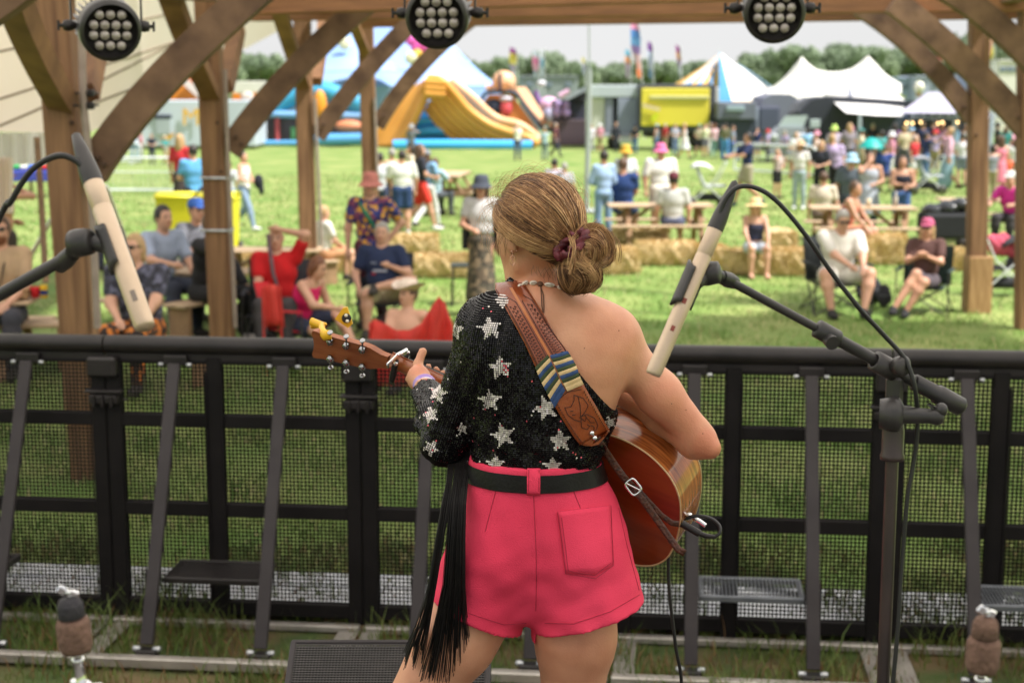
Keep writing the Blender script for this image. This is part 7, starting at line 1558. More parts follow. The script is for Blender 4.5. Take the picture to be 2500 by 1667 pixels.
q = P(2436, 600, G(2445, 722).y); th = thing('red_bag', 'crumpled red and pink bag piled on the black pushchair', 'bag', q); bpy.context.view_layer.update()
v, f = sdf_mesh([elli(q+Vector((a, b, c)), (r, r*.8, r)) for a, b, c, r in ((0, 0, 0, .13), (.12, .02, -.03, .11), (-.08, 0, .06, .09), (.06, 0, .08, .09), (.20, 0, -.08, .08))], .02, .03, disp=lambda X, Y, Z: .012*np.sin(X*50)*np.sin(Z*44)); mesh_obj('bag_body', v, f, mat('red_plaid', (.62, .05, .10), .8, col2=(.40, .10, .16), scale=14, wave=2), th)
# black wagon with plastic bags; bags by the camp chairs
q = G(2300, 612); q.z = 0; th = thing('folding_wagon', 'black folding wagon heaped with black plastic bags behind the maroon cap', 'wagon', q); bpy.context.view_layer.update()
k = q.y/FPX; mb = MB(); mb.rbox(q+Vector((0, 0, .42)), (112*k, .55, .42), .05); mb.build('wagon_body', cloth((30, 32, 36)), th)
v, f = sdf_mesh([elli(q+Vector((a, 0, c)), (r, .2, r*.7)) for a, c, r in ((-.2, .66, .16), (.05, .70, .18), (.26, .76, .16), (.36, .62, .10))], .025, .03, disp=lambda X, Y, Z: .014*np.sin(X*60)*np.sin(Z*54)); mesh_obj('plastic_bags', v, f, mat('bin_bag', (.03, .032, .036), .22, bump=.5, bscale=18), th)
for sx in (-.38, .38):
    for sy in (-.2, .2): mb = MB(); mb.lathe(q+Vector((sx, sy, .10)), (0, 1, 0), [(0, .02), (0, .10), (.04, .10), (.04, .02)], 14); mb.build('wheel', M_rub, th)
def bagblob(x, yt, yb, w, label, col, col2=None, name='bag'):
    b = G(x, yb); b.z = 0; Yp = b.y; H_ = max(.12, P(x, yt, Yp).z); W_ = w*Yp/FPX; th = thing(name, label, 'bag', b); bpy.context.view_layer.update()
    v, f = sdf_mesh([elli(b+Vector((0, 0, H_*.42)), (W_*.46, W_*.34, H_*.44)), elli(b+Vector((0, -W_*.22, H_*.35)), (W_*.32, W_*.2, H_*.26)), cone(b+Vector((-W_*.2, 0, H_*.8)), b+Vector((W_*.2, 0, H_*.8)), .03)], .02, .04, cuts=[((0, 0, 0), (0, 0, -1))], disp=lambda X, Y, Z: .008*np.sin(X*45+Z*30)); mesh_obj('bag_body', v, f, cloth(col), th)
    mb = MB(); mb.tube([b+Vector((-W_*.12, -.02, H_*.84)), b+Vector((0, -.02, H_*1.0)), b+Vector((W_*.12, -.02, H_*.84))], .010, 6); mb.build('carry_handle', M_rub, th)
    mb = MB(); mb.tube([b+Vector((-W_*.40, -W_*.28, H_*.52)), b+Vector((0, -W_*.43, H_*.50)), b+Vector((W_*.40, -W_*.28, H_*.52))], .006, 5); mb.build('zip', cloth(col2 or (120, 120, 130)), th)
bagblob(2122, 668, 742, 76, 'black rucksack on the grass between the two right camp chairs', (36, 36, 42)); bagblob(1876, 595, 655, 38, 'small black and white rucksack beside the girl in the sun hat', (48, 52, 62), (220, 225, 230)); bagblob(618, 700, 830, 100, 'large black bag left of the man in the red tee', (34, 34, 40)); bagblob(2158, 690, 750, 40, 'dark shoulder bag behind the crossed legs of the phone user', (60, 58, 66)); bagblob(650, 745, 850, 60, 'dark wheeled bag in front of the man in the red tee', (42, 40, 46)); bagblob(947, 408, 500, 30, 'red rucksack beside the man in the long white shirt', (206, 40, 54))
# low folding table left of the player
b = G(1135, 745); b.z = 0; th = thing('folding_table', 'small dark folding table on the grass left of the player', 'table', b); bpy.context.view_layer.update(); mb = MB(); mb.rbox(b+Vector((0, 0, .5)), (.34, .34, .03), .008); mb.build('table_top', cloth((60, 66, 60)), th)
for sx in (-1, 1):
    for sy in (-1, 1): mb = MB(); mb.tube([b+Vector((sx*.14, sy*.14, .49)), b+Vector((sx*.16, sy*.16, 0))], .011, 6); mb.build('leg', M_rub, th)
# teal parasol
lab = pidx('blue under the teal'); b = PEOPLE[lab][4]; c = P(2127, 361, b.y-.2); r = 31*b.y/FPX; th = thing('parasol', 'bright teal parasol held over the sitter in blue', 'parasol', c); bpy.context.view_layer.update()
mb = MB(); mb.grid([[c+Vector((r*t*math.cos(a), r*t*math.sin(a), .26*(1-t*t)+.0*(k % 2))) for k, a in enumerate(np.linspace(0, 2*math.pi, 17))] for t in (.001, .3, .6, .85, 1)]); mb.build('canopy', mat('teal_nylon', (.015, .46, .43), .5, col2=(.01, .36, .35), scale=3, trans=.2), th); mb = MB(); mb.tube([c+Vector((0, 0, .32)), Vector((c.x+.05, c.y, .5))], .012, 6); mb.build('shaft', M_rub, th)
# tall grey mast in front of the rides
b = G(1437, 520); b.z = 0; th = thing('mast', 'slim grey mast rising behind the player and out of the top', 'mast', b); bpy.context.view_layer.update(); mb = MB(); mb.tube([P(1431, 520, b.y), P(1436, 340, b.y), P(1439, 170, b.y)], .055, 10); mb.tube([P(1439, 170, b.y), P(1437, -40, b.y)], .018, 8); mb.rbox(b+Vector((0, 0, .04)), (.5, .5, .08), .02); mb.build('tube', mat('mast_grey', (.42, .46, .47), .5, .4), th)
# stall with blue cloth left of the first post
b = G(75, 480); th = thing('market_stall', 'trestle stall with a blue cloth and small bright goods at the far left', 'stall', b); bpy.context.view_layer.update(); k = b.y/FPX
mb = MB(); mb.rbox(P(75, 428, b.y), (130*k, .8, 26*k), .02); mb.build('cloth', cloth((70, 80, 180)), th)
for x in (20, 75, 130): mb = MB(); mb.beam(Vector((P(x, 430, b.y).x, b.y, 0)), P(x, 440, b.y), .06, .06, 0, up=(1, 0, 0)); mb.build('leg', M_plankd, th)
for i, (x, c_) in enumerate(((40, (60, 160, 90)), (58, (230, 230, 220)), (78, (70, 120, 210)), (104, (210, 40, 50)), (118, (230, 60, 60)), (128, (60, 70, 200)))):
    mb = MB(); mb.ell(P(x, 408, b.y), (9*k, .2, 8*k), nu=10, nv=6); mb.build('goods', cloth(c_), th)
# tan curtain at the far left
th = thing('tan_curtain', 'tan cloth curtain hanging at the far left edge under the valance', 'curtain', P(5, 470, 13.2)); bpy.context.view_layer.update(); rows = [[P(x, y+(4*math.sin(x*.5) if y < 400 else 0), 13.2+.06*math.sin(x*.35)) for x in range(-60, 33, 4)] for y in (384, 420, 470, 520)]; mb = MB(); mb.grid(rows); mb.build('cloth', M_canvas, th)

# ---------------------------------------------------------------- far structures: built at their own distances
def slab(mb, x0, y0, x1, y1, Yd, dep, m=0, r=.03):
    a = P(x0, y0, Yd); b = P(x1, y1, Yd); mb.rbox(((a.x+b.x)/2, Yd+dep/2, (a.z+b.z)/2), (abs(b.x-a.x), dep, abs(a.z-b.z)), r, m)
def fthing(name, label, cat, x, Yd, group=None):
    th = thing(name, label, cat, (P(x, 360, Yd).x, Yd, 0), group); bpy.context.view_layer.update(); return th
def part(th, name, mtl, *ops):
    mb = MB()
    for op in ops: op(mb)
    return mb.build(name, mtl, th)
def SL_(x0, y0, x1, y1, Yd, dep, m=0): return lambda mb: slab(mb, x0, y0, x1, y1, Yd, dep, m)
def PL_(pts, Yd, th_, m=0): return lambda mb: mb.poly([P(x, y, Yd) for x, y in pts], th_, m, n=(0, 1, 0))
def TB_(pts, Yd, rpx, m=0, seg=10): return lambda mb: mb.tube(crspline([P(x, y, Yd) for x, y in pts], 5), rpx*Yd/FPX, seg, m)
def yb_(Yd): return 833.5-FPX*math.tan(PITCH-math.atan(CAMH/Yd))
mc = lambda r, g, b, n=None, **k: mat('paint_%d_%d_%d' % (r, g, b), tuple(q*.9 for q in s2l(r, g, b)), k.get('rough', .55), col2=tuple(q*.78 for q in s2l(r, g, b)), scale=.7)
def text_mesh(s, size, M, mtl, name, parent, ext=.02):
    cu = bpy.data.curves.new(name, 'FONT'); cu.body = s; cu.size = size; cu.extrude = ext; cu.align_x = 'CENTER'; cu.align_y = 'CENTER'; o = bpy.data.objects.new(name, cu); COL.objects.link(o); bpy.context.view_layer.update()
    me = bpy.data.meshes.new_from_object(o.evaluated_get(bpy.context.evaluated_depsgraph_get())); bpy.data.objects.remove(o); me.materials.clear(); me.materials.append(mtl); me.transform(M); t = bpy.data.objects.new(name, me); COL.objects.link(t); t.parent = parent; t.matrix_parent_inverse = parent.matrix_basis.inverted(); return t
Y_ = 66.0; gb = yb_(Y_)
# white trailer with M
th = fthing('food_trailer', 'white catering trailer with a yellow letter M behind the second oak post', 'trailer', 450, Y_)
part(th, 'body', mc(196, 206, 220), SL_(330, 246, 625, gb-8, Y_, 3)); part(th, 'awning_rail', mc(40, 50, 66), SL_(372, 281, 418, 289, Y_-.1, .2)); part(th, 'hatch', mc(168, 178, 186), SL_(378, 290, 418, 330, Y_-.08, .1))
part(th, 'yellow_swoosh', mc(226, 168, 20), PL_([(394, 340), (428, 324), (418, 338), (400, 346)], Y_-.1, .06)); part(th, 'wheel', M_rub, lambda mb: mb.lathe(P(560, gb-8, Y_-.1), (0, 1, 0), [(0, 0), (0, .38), (.3, .38), (.3, 0)], 18))
def LM(x, y, Yd): return Matrix.Translation(P(x, y, Yd-.14)) @ Matrix.Rotation(math.pi/2, 4, 'X')
text_mesh('M', 46*Y_/FPX*1.25, LM(466, 288, Y_), mc(232, 178, 16), 'letter_m', th)
# orange and white striped canopy + tent behind
th = fthing('striped_awning', 'orange and white striped awning above the white catering trailer', 'awning', 450, Y_+4)
oo = mc(238, 142, 36); ww = mc(240, 226, 214)
for i, (a, b, c, d, m) in enumerate(((388, 455, 400, 246, oo), (455, 470, 420, 246, oo), (400, 440, 420, 246, oo))): pass
part(th, 'orange_panel', oo, PL_([(385, 250), (438, 206), (470, 190), (506, 200), (506, 250)], Y_+4, .1)); part(th, 'white_stripe', ww, PL_([(446, 206), (460, 196), (500, 232), (486, 242)], Y_+3.8, .1)); part(th, 'red_panel', mc(226, 92, 36), PL_([(462, 196), (492, 194), (505, 230)], Y_+3.9, .1)); part(th, 'pole', M_fence, *[TB_([(x, 200), (x, yb_(Y_+4))], Y_+4.3, 2) for x in (402, 498)])
th = fthing('orange_gable_stall', 'orange gabled stall front with a pale round badge right of the second post', 'stall', 605, Y_+4); part(th, 'gable', oo, PL_([(566, 252), (570, 226), (600, 236), (636, 222), (650, 252)], Y_+4, .2)); part(th, 'badge', ww, lambda mb: mb.ell(P(604, 238, Y_+3.8), (.28, .06, .25))); part(th, 'wall', mc(206, 206, 214), SL_(560, 252, 652, yb_(Y_+4), Y_+4, 2))
th = fthing('white_pavilion', 'flat white tent roof with dark finials under the far trees on the left', 'tent', 605, 90); part(th, 'roof', mc(236, 232, 224), SL_(545, 199, 665, 228, 90, 8)); part(th, 'wall', mc(200, 200, 204), SL_(552, 228, 660, yb_(90), 90.5, 7))
# walled inflatable playground
th = fthing('inflatable_playground', 'dark grey inflatable playground with red and green posts and a cyan arch', 'inflatable', 760, 70); gp = yb_(70)
part(th, 'wall', mc(104, 94, 110), SL_(640, 288, 900, gp-4, 70, 4)); part(th, 'red_post', mc(206, 92, 100), *[TB_([(x, 284), (x, gp)], 69.6, 6) for x in (677,)]); part(th, 'green_post', mc(96, 160, 110), TB_([(716, 310), (716, gp)], 69.6, 7)); part(th, 'orange_post', mc(240, 140, 40), TB_([(632, 312), (632, 345)], 69.6, 8))
part(th, 'cyan_arch', mc(64, 166, 210), TB_([(662, 275), (690, 250), (740, 228), (790, 222), (850, 245), (890, 262)], 69.8, 24)); part(th, 'top_tube', mc(130, 180, 230), TB_([(648, 278), (760, 282), (890, 284)], 69.5, 9)); part(th, 'orange_lobe', mc(240, 156, 44), lambda mb: mb.ell(P(781, 256, 69.2), (.30, .25, .65))); part(th, 'orange_ball', mc(224, 140, 100), lambda mb: mb.ell(P(852, 308, 69), (.62, .4, .26)))
part(th, 'base_tube', mc(92, 166, 222), TB_([(760, gp-14), (900, gp-16), (1010, gp-16)], 68.5, 15), TB_([(560, gp-6), (660, gp-6), (760, gp-6)], 68.5, 7))
# orange slide
Y_s = 67.0; gs = yb_(Y_s); th = fthing('inflatable_slide', 'huge orange inflatable slide with a blue bouncing bed underneath', 'inflatable slide', 1100, Y_s, 'inflatable slides')
M_or = mat('inflatable_orange', (.80, .38, .075), .38, col2=(.70, .30, .05), scale=.5); M_blue = mat('inflatable_blue', (.04, .32, .74), .4, col2=(.03, .24, .60), scale=.5)
sl = [(1042, 192), (1078, 196), (1108, 226), (1144, 268), (1190, 302), (1240, 322), (1290, 336), (1312, 352)]
for i in range(6): part(th, 'chute_tube', M_or, TB_([(x-i*7+(i*3 if k > 5 else 0), y+i*13-(i*8 if k > 5 else 0)+(i*2 if k == 2 else 0)) for k, (x, y) in enumerate(sl) if not (k < 1 and i > 3)], Y_s+.25*i, 11.5 if i else 10))
for i in range(5): part(th, 'leg_tube', M_or, TB_([(1050-i*10, 196+i*6), (1030-i*14, 250), (1000-i*16, 310), (965-i*12, gs-6)], Y_s+.6+.2*i, 12))
part(th, 'crossbar', M_or, *[TB_([(1038, 200+14*i), (1088, 204+14*i)], Y_s-.1, 9) for i in range(3)])
part(th, 'blue_wall', M_blue, PL_([(975, gs-4), (1036, 252), (1062, 246), (1092, 252), (1130, 310), (1200, gs-4)], Y_s+2.2, 1.2)); part(th, 'blue_tube', mat('inflatable_blue2', (.06, .42, .86), .4), TB_([(1010, 300), (1060, 294), (1110, 300)], Y_s+1.4, 9), TB_([(990, 326), (1060, 318), (1140, 326)], Y_s+1.3, 11), TB_([(960, gs-8), (1060, gs-9), (1300, gs-7)], Y_s-.8, 13))
th2 = fthing('inflatable_slide', 'smaller pale orange slide chute right behind the huge orange one', 'inflatable slide', 1230, Y_s+3, 'inflatable slides')
for i in range(3): part(th2, 'chute_tube', mat('inflatable_pale', (.84, .50, .26), .38), TB_([(1100+i*2, 196+i*8), (1150-i*2, 236+i*10), (1210-i*2, 288+i*8), (1270, 306+i*9), (1322-i*4, 344)], Y_s+3+.3*i, 10))
part(th2, 'end_ball', mat('inflatable_cream', (.85, .66, .50), .38), lambda mb: mb.ell(P(1318, 340, Y_s+2.7), (.26, .26, .2)))
th3 = fthing('inflatable_slide', 'black and orange slide crowned by a round orange head', 'inflatable slide', 1300, Y_s+5, 'inflatable slides'); Y5 = Y_s+5; M_nv = mc(44, 58, 82); M_po = mat('inflatable_peach', (.82, .48, .28), .38)
part(th3, 'head', M_po, lambda mb: mb.ell(P(1230, 201, Y5), (.54, .5, .52)), lambda mb: mb.ell(P(1242, 203, Y5-.46), (.06, .06, .09), 0)); part(th3, 'head_stripe', M_nv, TB_([(1221, 178), (1220, 200), (1221, 222)], Y5-.48, 4)); part(th3, 'black_arch', M_nv, TB_([(1176, 244), (1190, 227), (1252, 226), (1275, 250), (1318, 308), (1345, 318), (1424, 318)], Y5-.3, 4.5))
part(th3, 'arch_fill', mat('inflatable_deep', (.72, .28, .07), .4), PL_([(1182, 246), (1194, 232), (1250, 231), (1312, 316), (1316, gs), (1182, gs)], Y5+.4, .8)); part(th3, 'shoulder', M_po, TB_([(1186, 214), (1206, 216)], Y5, 7), TB_([(1232, 216), (1256, 218)], Y5, 8))
for i in range(3): part(th3, 'chute_tube', M_po, TB_([(1258+i*9, 216), (1290+i*8, 262), (1328+i*3, 304)], Y5+.2*i, 8))
part(th3, 'run_out', M_po, TB_([(1340, 306), (1380, 307), (1422, 306)], Y5-.1, 7.5)); part(th3, 'figure', mc(226, 96, 106), lambda mb: mb.ell(P(1236, 264, Y5-.2), (.28, .2, .40))); part(th3, 'figure_cap', mc(206, 208, 222), lambda mb: mb.ell(P(1236, 242, Y5-.25), (.30, .2, .14))); part(th3, 'dark_bump', M_nv, lambda mb: mb.ell(P(1204, 262, Y5-.1), (.46, .2, .36)))
th = fthing('pink_inflatable', 'pink and lilac inflatable shape between the slides and the dark kiosk', 'inflatable', 1350, Y_s+8); Y8 = Y_s+8
part(th, 'body', mc(240, 190, 226), lambda mb: mb.ell(P(1340, 258, Y8), (.5, .4, .42))); part(th, 'lower_body', mc(188, 186, 220), lambda mb: mb.ell(P(1340, 282, Y8-.1), (.36, .4, .5))); part(th, 'horn', mc(240, 196, 228), TB_([(1366, 236), (1390, 222)], Y8, 7)); part(th, 'mane', mc(140, 100, 170), TB_([(1306, 222), (1312, 240), (1320, 256)], Y8, 7)); part(th, 'ear', mc(226, 226, 236), lambda mb: mb.ell(P(1322, 204, Y8), (.22, .2, .14)))
# blue big top
Yb = 92.0
def bigtop(th, name, x_ap, y_ap, xl, xr, ye, Yd, mats, npan=24, conc=1.7, stripes=False):
    ap = P(x_ap, y_ap, Yd); R1 = (xr-xl)/2*Yd/FPX; cx_ = P((xl+xr)/2, ye, Yd).x; ze = P(0, ye, Yd).z; mb = MB()
    for k in range(npan):
        a0, a1 = 2*math.pi*k/npan, 2*math.pi*(k+1)/npan; rows = []
        for j in range(9):
            t = j/8; z = ze+(ap.z-ze)*(1-t)**conc; r = R1*t+.12; rows.append([Vector((ap.x*(1-t)+cx_*t+r*math.cos(a), Yd+r*.6*math.sin(a), z)) for a in (a0, (a0+a1)/2, a1)])
        mb.grid(rows, (k//1) % len(mats) if stripes else 0)
    o = mb.build(name, mats, th); mb = MB(); mb.grid([[Vector((cx_+(R1+.1)*math.cos(a), Yd+(R1+.1)*.6*math.sin(a), z)) for a in np.linspace(0, 2*math.pi, 37)] for z in (ze+.05, max(.02, ze-2.2))]); mb.build('side_wall', mats[0], th); return ap
th = fthing('big_top', 'blue circus big top with pink and yellow pennants rising behind the oak braces', 'tent', 950, Yb)
ap = bigtop(th, 'roof', 985, -30, 660, 1215, 212, Yb, [mat('bigtop_blue', (.24, .38, .72), .6, col2=(.32, .48, .80), scale=.25)], conc=1.25)
part(th, 'second_peak', MATS['bigtop_blue'], lambda mb: [mb.grid([[Vector((P(850, 0, Yb-6).x+(.1+3.4*t)*math.cos(a), Yb-6+(.1+2.5*t)*math.sin(a), P(0, 60, Yb-6).z+(P(0, 175, Yb-6).z-P(0, 60, Yb-6).z)*(1-(1-t)**1.6))) for a in np.linspace(0, 2*math.pi, 25)] for t in np.linspace(0, 1, 8)])])
part(th, 'pennants', mc(236, 96, 190), *[lambda mb, x=x, y=y: mb.ell(P(x, y, Yb-7), (.35, .1, .28), nu=8, nv=5) for x, y in ((1006, 102), (1018, 118), (1030, 112), (1044, 128))]); [part(th, 'lamp_disc', mc(250, 246, 214), lambda mb, x=x, y=y: mb.ell(P(x, y, Yb-7.4), (.34, .1, .34), nu=12, nv=6)) for x, y in ((1003, 142), (842, 108))]; part(th, 'yellow_pennants', mc(240, 200, 70), *[lambda mb, x=x, y=y: mb.ell(P(x, y, Yb-7.2), (.3, .1, .3), nu=8, nv=5) for x, y in ((1018, 134), (1036, 142))])
# dark kiosk with lilac letters, open white trailer, yellow trailer
th = fthing('dark_kiosk', 'dark brown kiosk with slanted roof and rounded lilac shapes on its front', 'kiosk', 1395, 70); part(th, 'body', mc(62, 64, 84), SL_(1350, 246, 1430, 312, 70, 3)); part(th, 'base', mc(92, 78, 88), SL_(1350, 292, 1430, yb_(70), 69.8, 3)); part(th, 'slanted_roof', mc(160, 172, 180), PL_([(1376, 240), (1430, 212), (1430, 222), (1384, 246)], 69.6, .5)); part(th, 'dark_gable', mc(44, 46, 60), PL_([(1372, 246), (1430, 224), (1430, 246)], 69.9, .4))
for x in (1362, 1383): part(th, 'lilac_shape', mc(176, 150, 206), lambda mb: mb.ell(P(x, 256, 69.6), (.16, .1, .2)), lambda mb: mb.ell(P(x, 274, 69.6), (.18, .1, .24)))
th = fthing('open_trailer', 'open white market trailer with grey doors beside the mast', 'trailer', 1500, 66); part(th, 'roof', mc(196, 206, 214), SL_(1442, 208, 1562, 238, 66, 3.2)); part(th, 'back_wall', mc(60, 62, 70), SL_(1470, 236, 1560, 330, 68.6, .3)); part(th, 'left_wall', mc(214, 216, 204), SL_(1446, 238, 1476, 330, 66.2, 2.6)); part(th, 'door', mc(140, 146, 164), SL_(1478, 240, 1497, 326, 66.1, .15)); part(th, 'door', mc(150, 158, 180), SL_(1508, 240, 1562, 326, 66.0, .15)); part(th, 'floor', mc(186, 190, 200), SL_(1446, 326, 1562, 336, 66, 3)); part(th, 'step', mc(206, 208, 212), SL_(1508, 338, 1556, 350, 65.2, .6)); part(th, 'wheel', M_rub, lambda mb: mb.lathe(P(1500, 348, 66.5), (0, 1, 0), [(0, 0), (0, .3), (.3, .3), (.3, 0)], 16))
th = fthing('yellow_trailer', 'big screen trailer with a plain yellow panel in a dark frame', 'trailer', 1650, 65); part(th, 'frame', mc(76, 80, 92), SL_(1560, 206, 1746, 322, 65, 2.4)); part(th, 'panel', mat('panel_yellow', (.72, .62, .06), .5, col2=(.68, .58, .06), scale=.4), SL_(1567, 216, 1731, 308, 64.8, .25)); part(th, 'pale_band', mc(206, 204, 140), SL_(1586, 234, 1731, 243, 64.72, .1)); part(th, 'pink_smear', mc(232, 214, 170), PL_([(1568, 253), (1612, 264), (1610, 272), (1570, 262)], 64.7, .06)); part(th, 'lime_smear', mc(214, 222, 40), PL_([(1588, 296), (1592, 282), (1606, 274), (1608, 284), (1600, 298)], 64.7, .06)); part(th, 'chassis', mc(52, 44, 48), SL_(1578, 318, 1730, 336, 65.3, 2)); part(th, 'wheel', M_rub, *[lambda mb, x=x: mb.lathe(P(x, 344, 65.4), (0, 1, 0), [(0, 0), (0, .3), (.3, .3), (.3, 0)], 16) for x in (1612, 1640, 1700)])
# striped tent
th = fthing('striped_tent', 'yellow, blue and white striped pointed tent behind the yellow panel', 'tent', 1740, 84); Yt_ = 84
cs = [mc(244, 238, 232), mc(128, 176, 226), mc(248, 190, 92)]
xs_ = [1636, 1652, 1666, 1680, 1694, 1708, 1722, 1738, 1752]; cidx = [2, 0, 1, 2, 1, 2, 1, 2]
for k in range(8):
    pts = []
    for t in np.linspace(0, 1, 6): pts.append((1757+(xs_[k]-1757)*t**.95, 130+(213-130)*t**.82))
    for t in np.linspace(1, 0, 6): pts.append((1757+(xs_[k+1]-1757)*t**.95, 130+(214-130)*t**.82))
    def fn(mb, pts=pts, k=k):
        a = [P(x, y, Yt_-2+.0*k-2.0*(1-abs(k-4)/5)*min(1, (y-130)/80)) for x, y in pts]; n = len(a)//2; mb.grid([[a[i], a[-1-i]] for i in range(n)])
    part(th, 'stripe', cs[cidx[k]], fn)
part(th, 'blue_panel', mc(92, 172, 232), lambda mb: mb.grid([[P(1757-2, 130, Yt_-3), P(1759, 130, Yt_-3)], [P(1756, 180, Yt_-3.6), P(1770, 180, Yt_-3.6)], [P(1756, 250, Yt_-4), P(1788, 250, Yt_-4)]])); part(th, 'white_panel', mc(242, 240, 236), lambda mb: mb.grid([[P(1759, 131, Yt_-2.9), P(1766, 134, Yt_-2)], [P(1770, 180, Yt_-3.5), P(1826, 184, Yt_-2)], [P(1788, 250, Yt_-3.9), P(1900, 250, Yt_-2)]])); part(th, 'hem', mc(246, 206, 150), SL_(1788, 246, 1850, 251, Yt_-4.2, .1)); part(th, 'finial', M_fence, TB_([(1757, 134), (1757, 116)], Yt_-3, .8)); part(th, 'side_wall', mc(226, 222, 226), SL_(1640, 214, 1900, yb_(Yt_), Yt_-1.5, 3))
th = fthing('white_peaked_tent', 'white tent slope with a pale blue edge left of the twin peaks', 'tent', 1830, 88); part(th, 'roof', mc(244, 242, 238), lambda mb: mb.grid([[P(1770, 152, 88), P(1802, 158, 88)], [P(1768, 200, 86), P(1850, 196, 86)], [P(1766, 252, 84), P(1905, 244, 84)]])); part(th, 'edge', mc(150, 190, 226), TB_([(1802, 158), (1842, 184), (1884, 214)], 86.6, 1.6)); part(th, 'wall', mc(232, 230, 226), SL_(1768, 250, 1905, yb_(88), 86, 3))
# twin peak tent
th = fthing('twin_peak_tent', 'big white tent with two pointed peaks under the far trees', 'tent', 2040, 80); Yw = 80
top_l = [(1872, 226), (1900, 208), (1925, 184), (1944, 158), (1958, 139), (1972, 155), (1992, 170), (2018, 176), (2050, 176), (2080, 168), (2100, 154), (2120, 137), (2138, 156), (2158, 178), (2176, 192), (2200, 206)]
def fn(mb):
    rows = []
    for v in range(6): rows.append([P(x, y+(250-y)*v/5, Yw-3.2*math.sin(v/5*math.pi/2)) for x, y in [lerp_poly(top_l, i/45) for i in range(46)]])
    mb.grid(rows); rows2 = [[p+Vector((0, 2*(Yw-p.y)+.0, 0)) for p in r] for r in rows]; mb.grid(list(reversed(rows2)))
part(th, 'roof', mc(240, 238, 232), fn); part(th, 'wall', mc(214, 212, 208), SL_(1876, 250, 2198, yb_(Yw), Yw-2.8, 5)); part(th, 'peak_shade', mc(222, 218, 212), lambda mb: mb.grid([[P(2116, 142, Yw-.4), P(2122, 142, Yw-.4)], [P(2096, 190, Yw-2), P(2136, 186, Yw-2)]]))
# gazebo in front
th = fthing('white_gazebo', 'white pop-up gazebo with grey poles in front of the twin peak tent', 'gazebo', 2110, 60); Yz = 60; rf = [(2006, 228), (2066, 197), (2146, 197), (2222, 250)]
part(th, 'roof', mc(244, 242, 240), lambda mb: mb.grid([[P(2066, 197, Yz+1.5), P(2100, 195, Yz+1.5), P(2146, 197, Yz+1.5)], [P(2010, 226, Yz-.5), P(2090, 240, Yz-1.2), P(2218, 252, Yz-.5)], [P(2012, 236, Yz-.5), P(2092, 250, Yz-1.2), P(2216, 262, Yz-.5)]])); part(th, 'back_roof', mc(230, 228, 226), lambda mb: mb.grid([[P(2146, 197, Yz+1.5), P(2066, 197, Yz+1.5)], [P(2216, 240, Yz+3.5), P(2012, 226, Yz+3.5)]]))
for x in (2022, 2094, 2214): part(th, 'pole', mc(176, 190, 200), SL_(x-3, 246, x+3, yb_(Yz), Yz-.6, .12))
# vehicles on the right
def wheel_(th, x, y, Yd, rpx): part(th, 'wheel', M_rub, lambda mb: mb.lathe(P(x, y, Yd), (0, 1, 0), [(0, 0), (0, rpx*Yd/FPX), (.25, rpx*Yd/FPX), (.25, 0)], 18))
th = fthing('grey_catering_trailer', 'low grey catering trailer with a pale window right of the yellow panel', 'trailer', 1795, 64); part(th, 'body', mc(112, 118, 134), SL_(1752, 250, 1846, 292, 64, 2.5)); part(th, 'window', mc(150, 170, 180), SL_(1774, 258, 1818, 272, 63.9, .1)); part(th, 'lower_body', mc(58, 66, 84), SL_(1752, 292, 1846, yb_(64)-4, 64.2, 2.3)); wheel_(th, 1775, yb_(64)-8, 63.8, 7)
th = fthing('grey_lorry', 'grey round-roofed lorry between the low trailer and the black van', 'lorry', 1890, 66); part(th, 'body', mc(124, 128, 148), lambda mb: mb.poly([P(x, y, 66) for x, y in ((1842, 350), (1842, 262), (1852, 238), (1872, 230), (1915, 230), (1932, 240), (1940, 262), (1940, 350))], 3, 0, n=(0, 1, 0))); part(th, 'rear_door', mc(86, 92, 116), SL_(1856, 262, 1902, 320, 64.4, .1)); part(th, 'side_strip', mc(150, 160, 180), SL_(1844, 262, 1852, 320, 64.42, .1)); wheel_(th, 1870, yb_(66)-6, 64.3, 8)
th = fthing('black_van', 'black food van facing left with a silver bonnet and white number plate', 'van', 2030, 56); Yv = 56.0; gv = yb_(Yv)
part(th, 'body', mc(50, 54, 66), lambda mb: mb.poly([P(x, y, Yv) for x, y in ((1930, gv-10), (1928, 300), (1948, 262), (1966, 244), (2000, 236), (2050, 236), (2210, 246), (2210, gv-10))], 2.4, 0, n=(0, 1, 0))); part(th, 'roof_dome', mc(104, 106, 118), lambda mb: mb.poly([P(x, y, Yv-.4) for x, y in ((1930, 272), (1945, 250), (1968, 238), (2010, 236), (1996, 262), (1984, 276))], 1.2, 0, n=(0, 1, 0)))
part(th, 'windscreen', mat('van_glass', (.42, .50, .50), .12), lambda mb: mb.poly([P(x, y, Yv-1.25) for x, y in ((1898, 310), (1918, 284), (1972, 282), (1960, 312))], .08, 0, n=(0, 1, 0))); part(th, 'side_window', MATS['van_glass'], SL_(1978, 292, 2002, 314, Yv-1.24, .06)); part(th, 'bonnet', mc(150, 156, 166), lambda mb: mb.poly([P(x, y, Yv-1.0) for x, y in ((1872, gv-16), (1874, 332), (1900, 310), (1962, 312), (1972, gv-16))], .9, 0, n=(0, 1, 0)))
part(th, 'number_plate', mc(226, 228, 244), SL_(1940, 326, 1986, 340, Yv-1.5, .05)); part(th, 'headlight', mc(200, 206, 210), lambda mb: mb.ell(P(1890, 334, Yv-1.5), (.12, .05, .10))); part(th, 'serving_hatch', mc(74, 84, 100), SL_(2100, 282, 2200, 330, Yv-1.25, .06)); wheel_(th, 1905, gv-9, Yv-1.4, 11); wheel_(th, 2160, gv-9, Yv-1.4, 11)
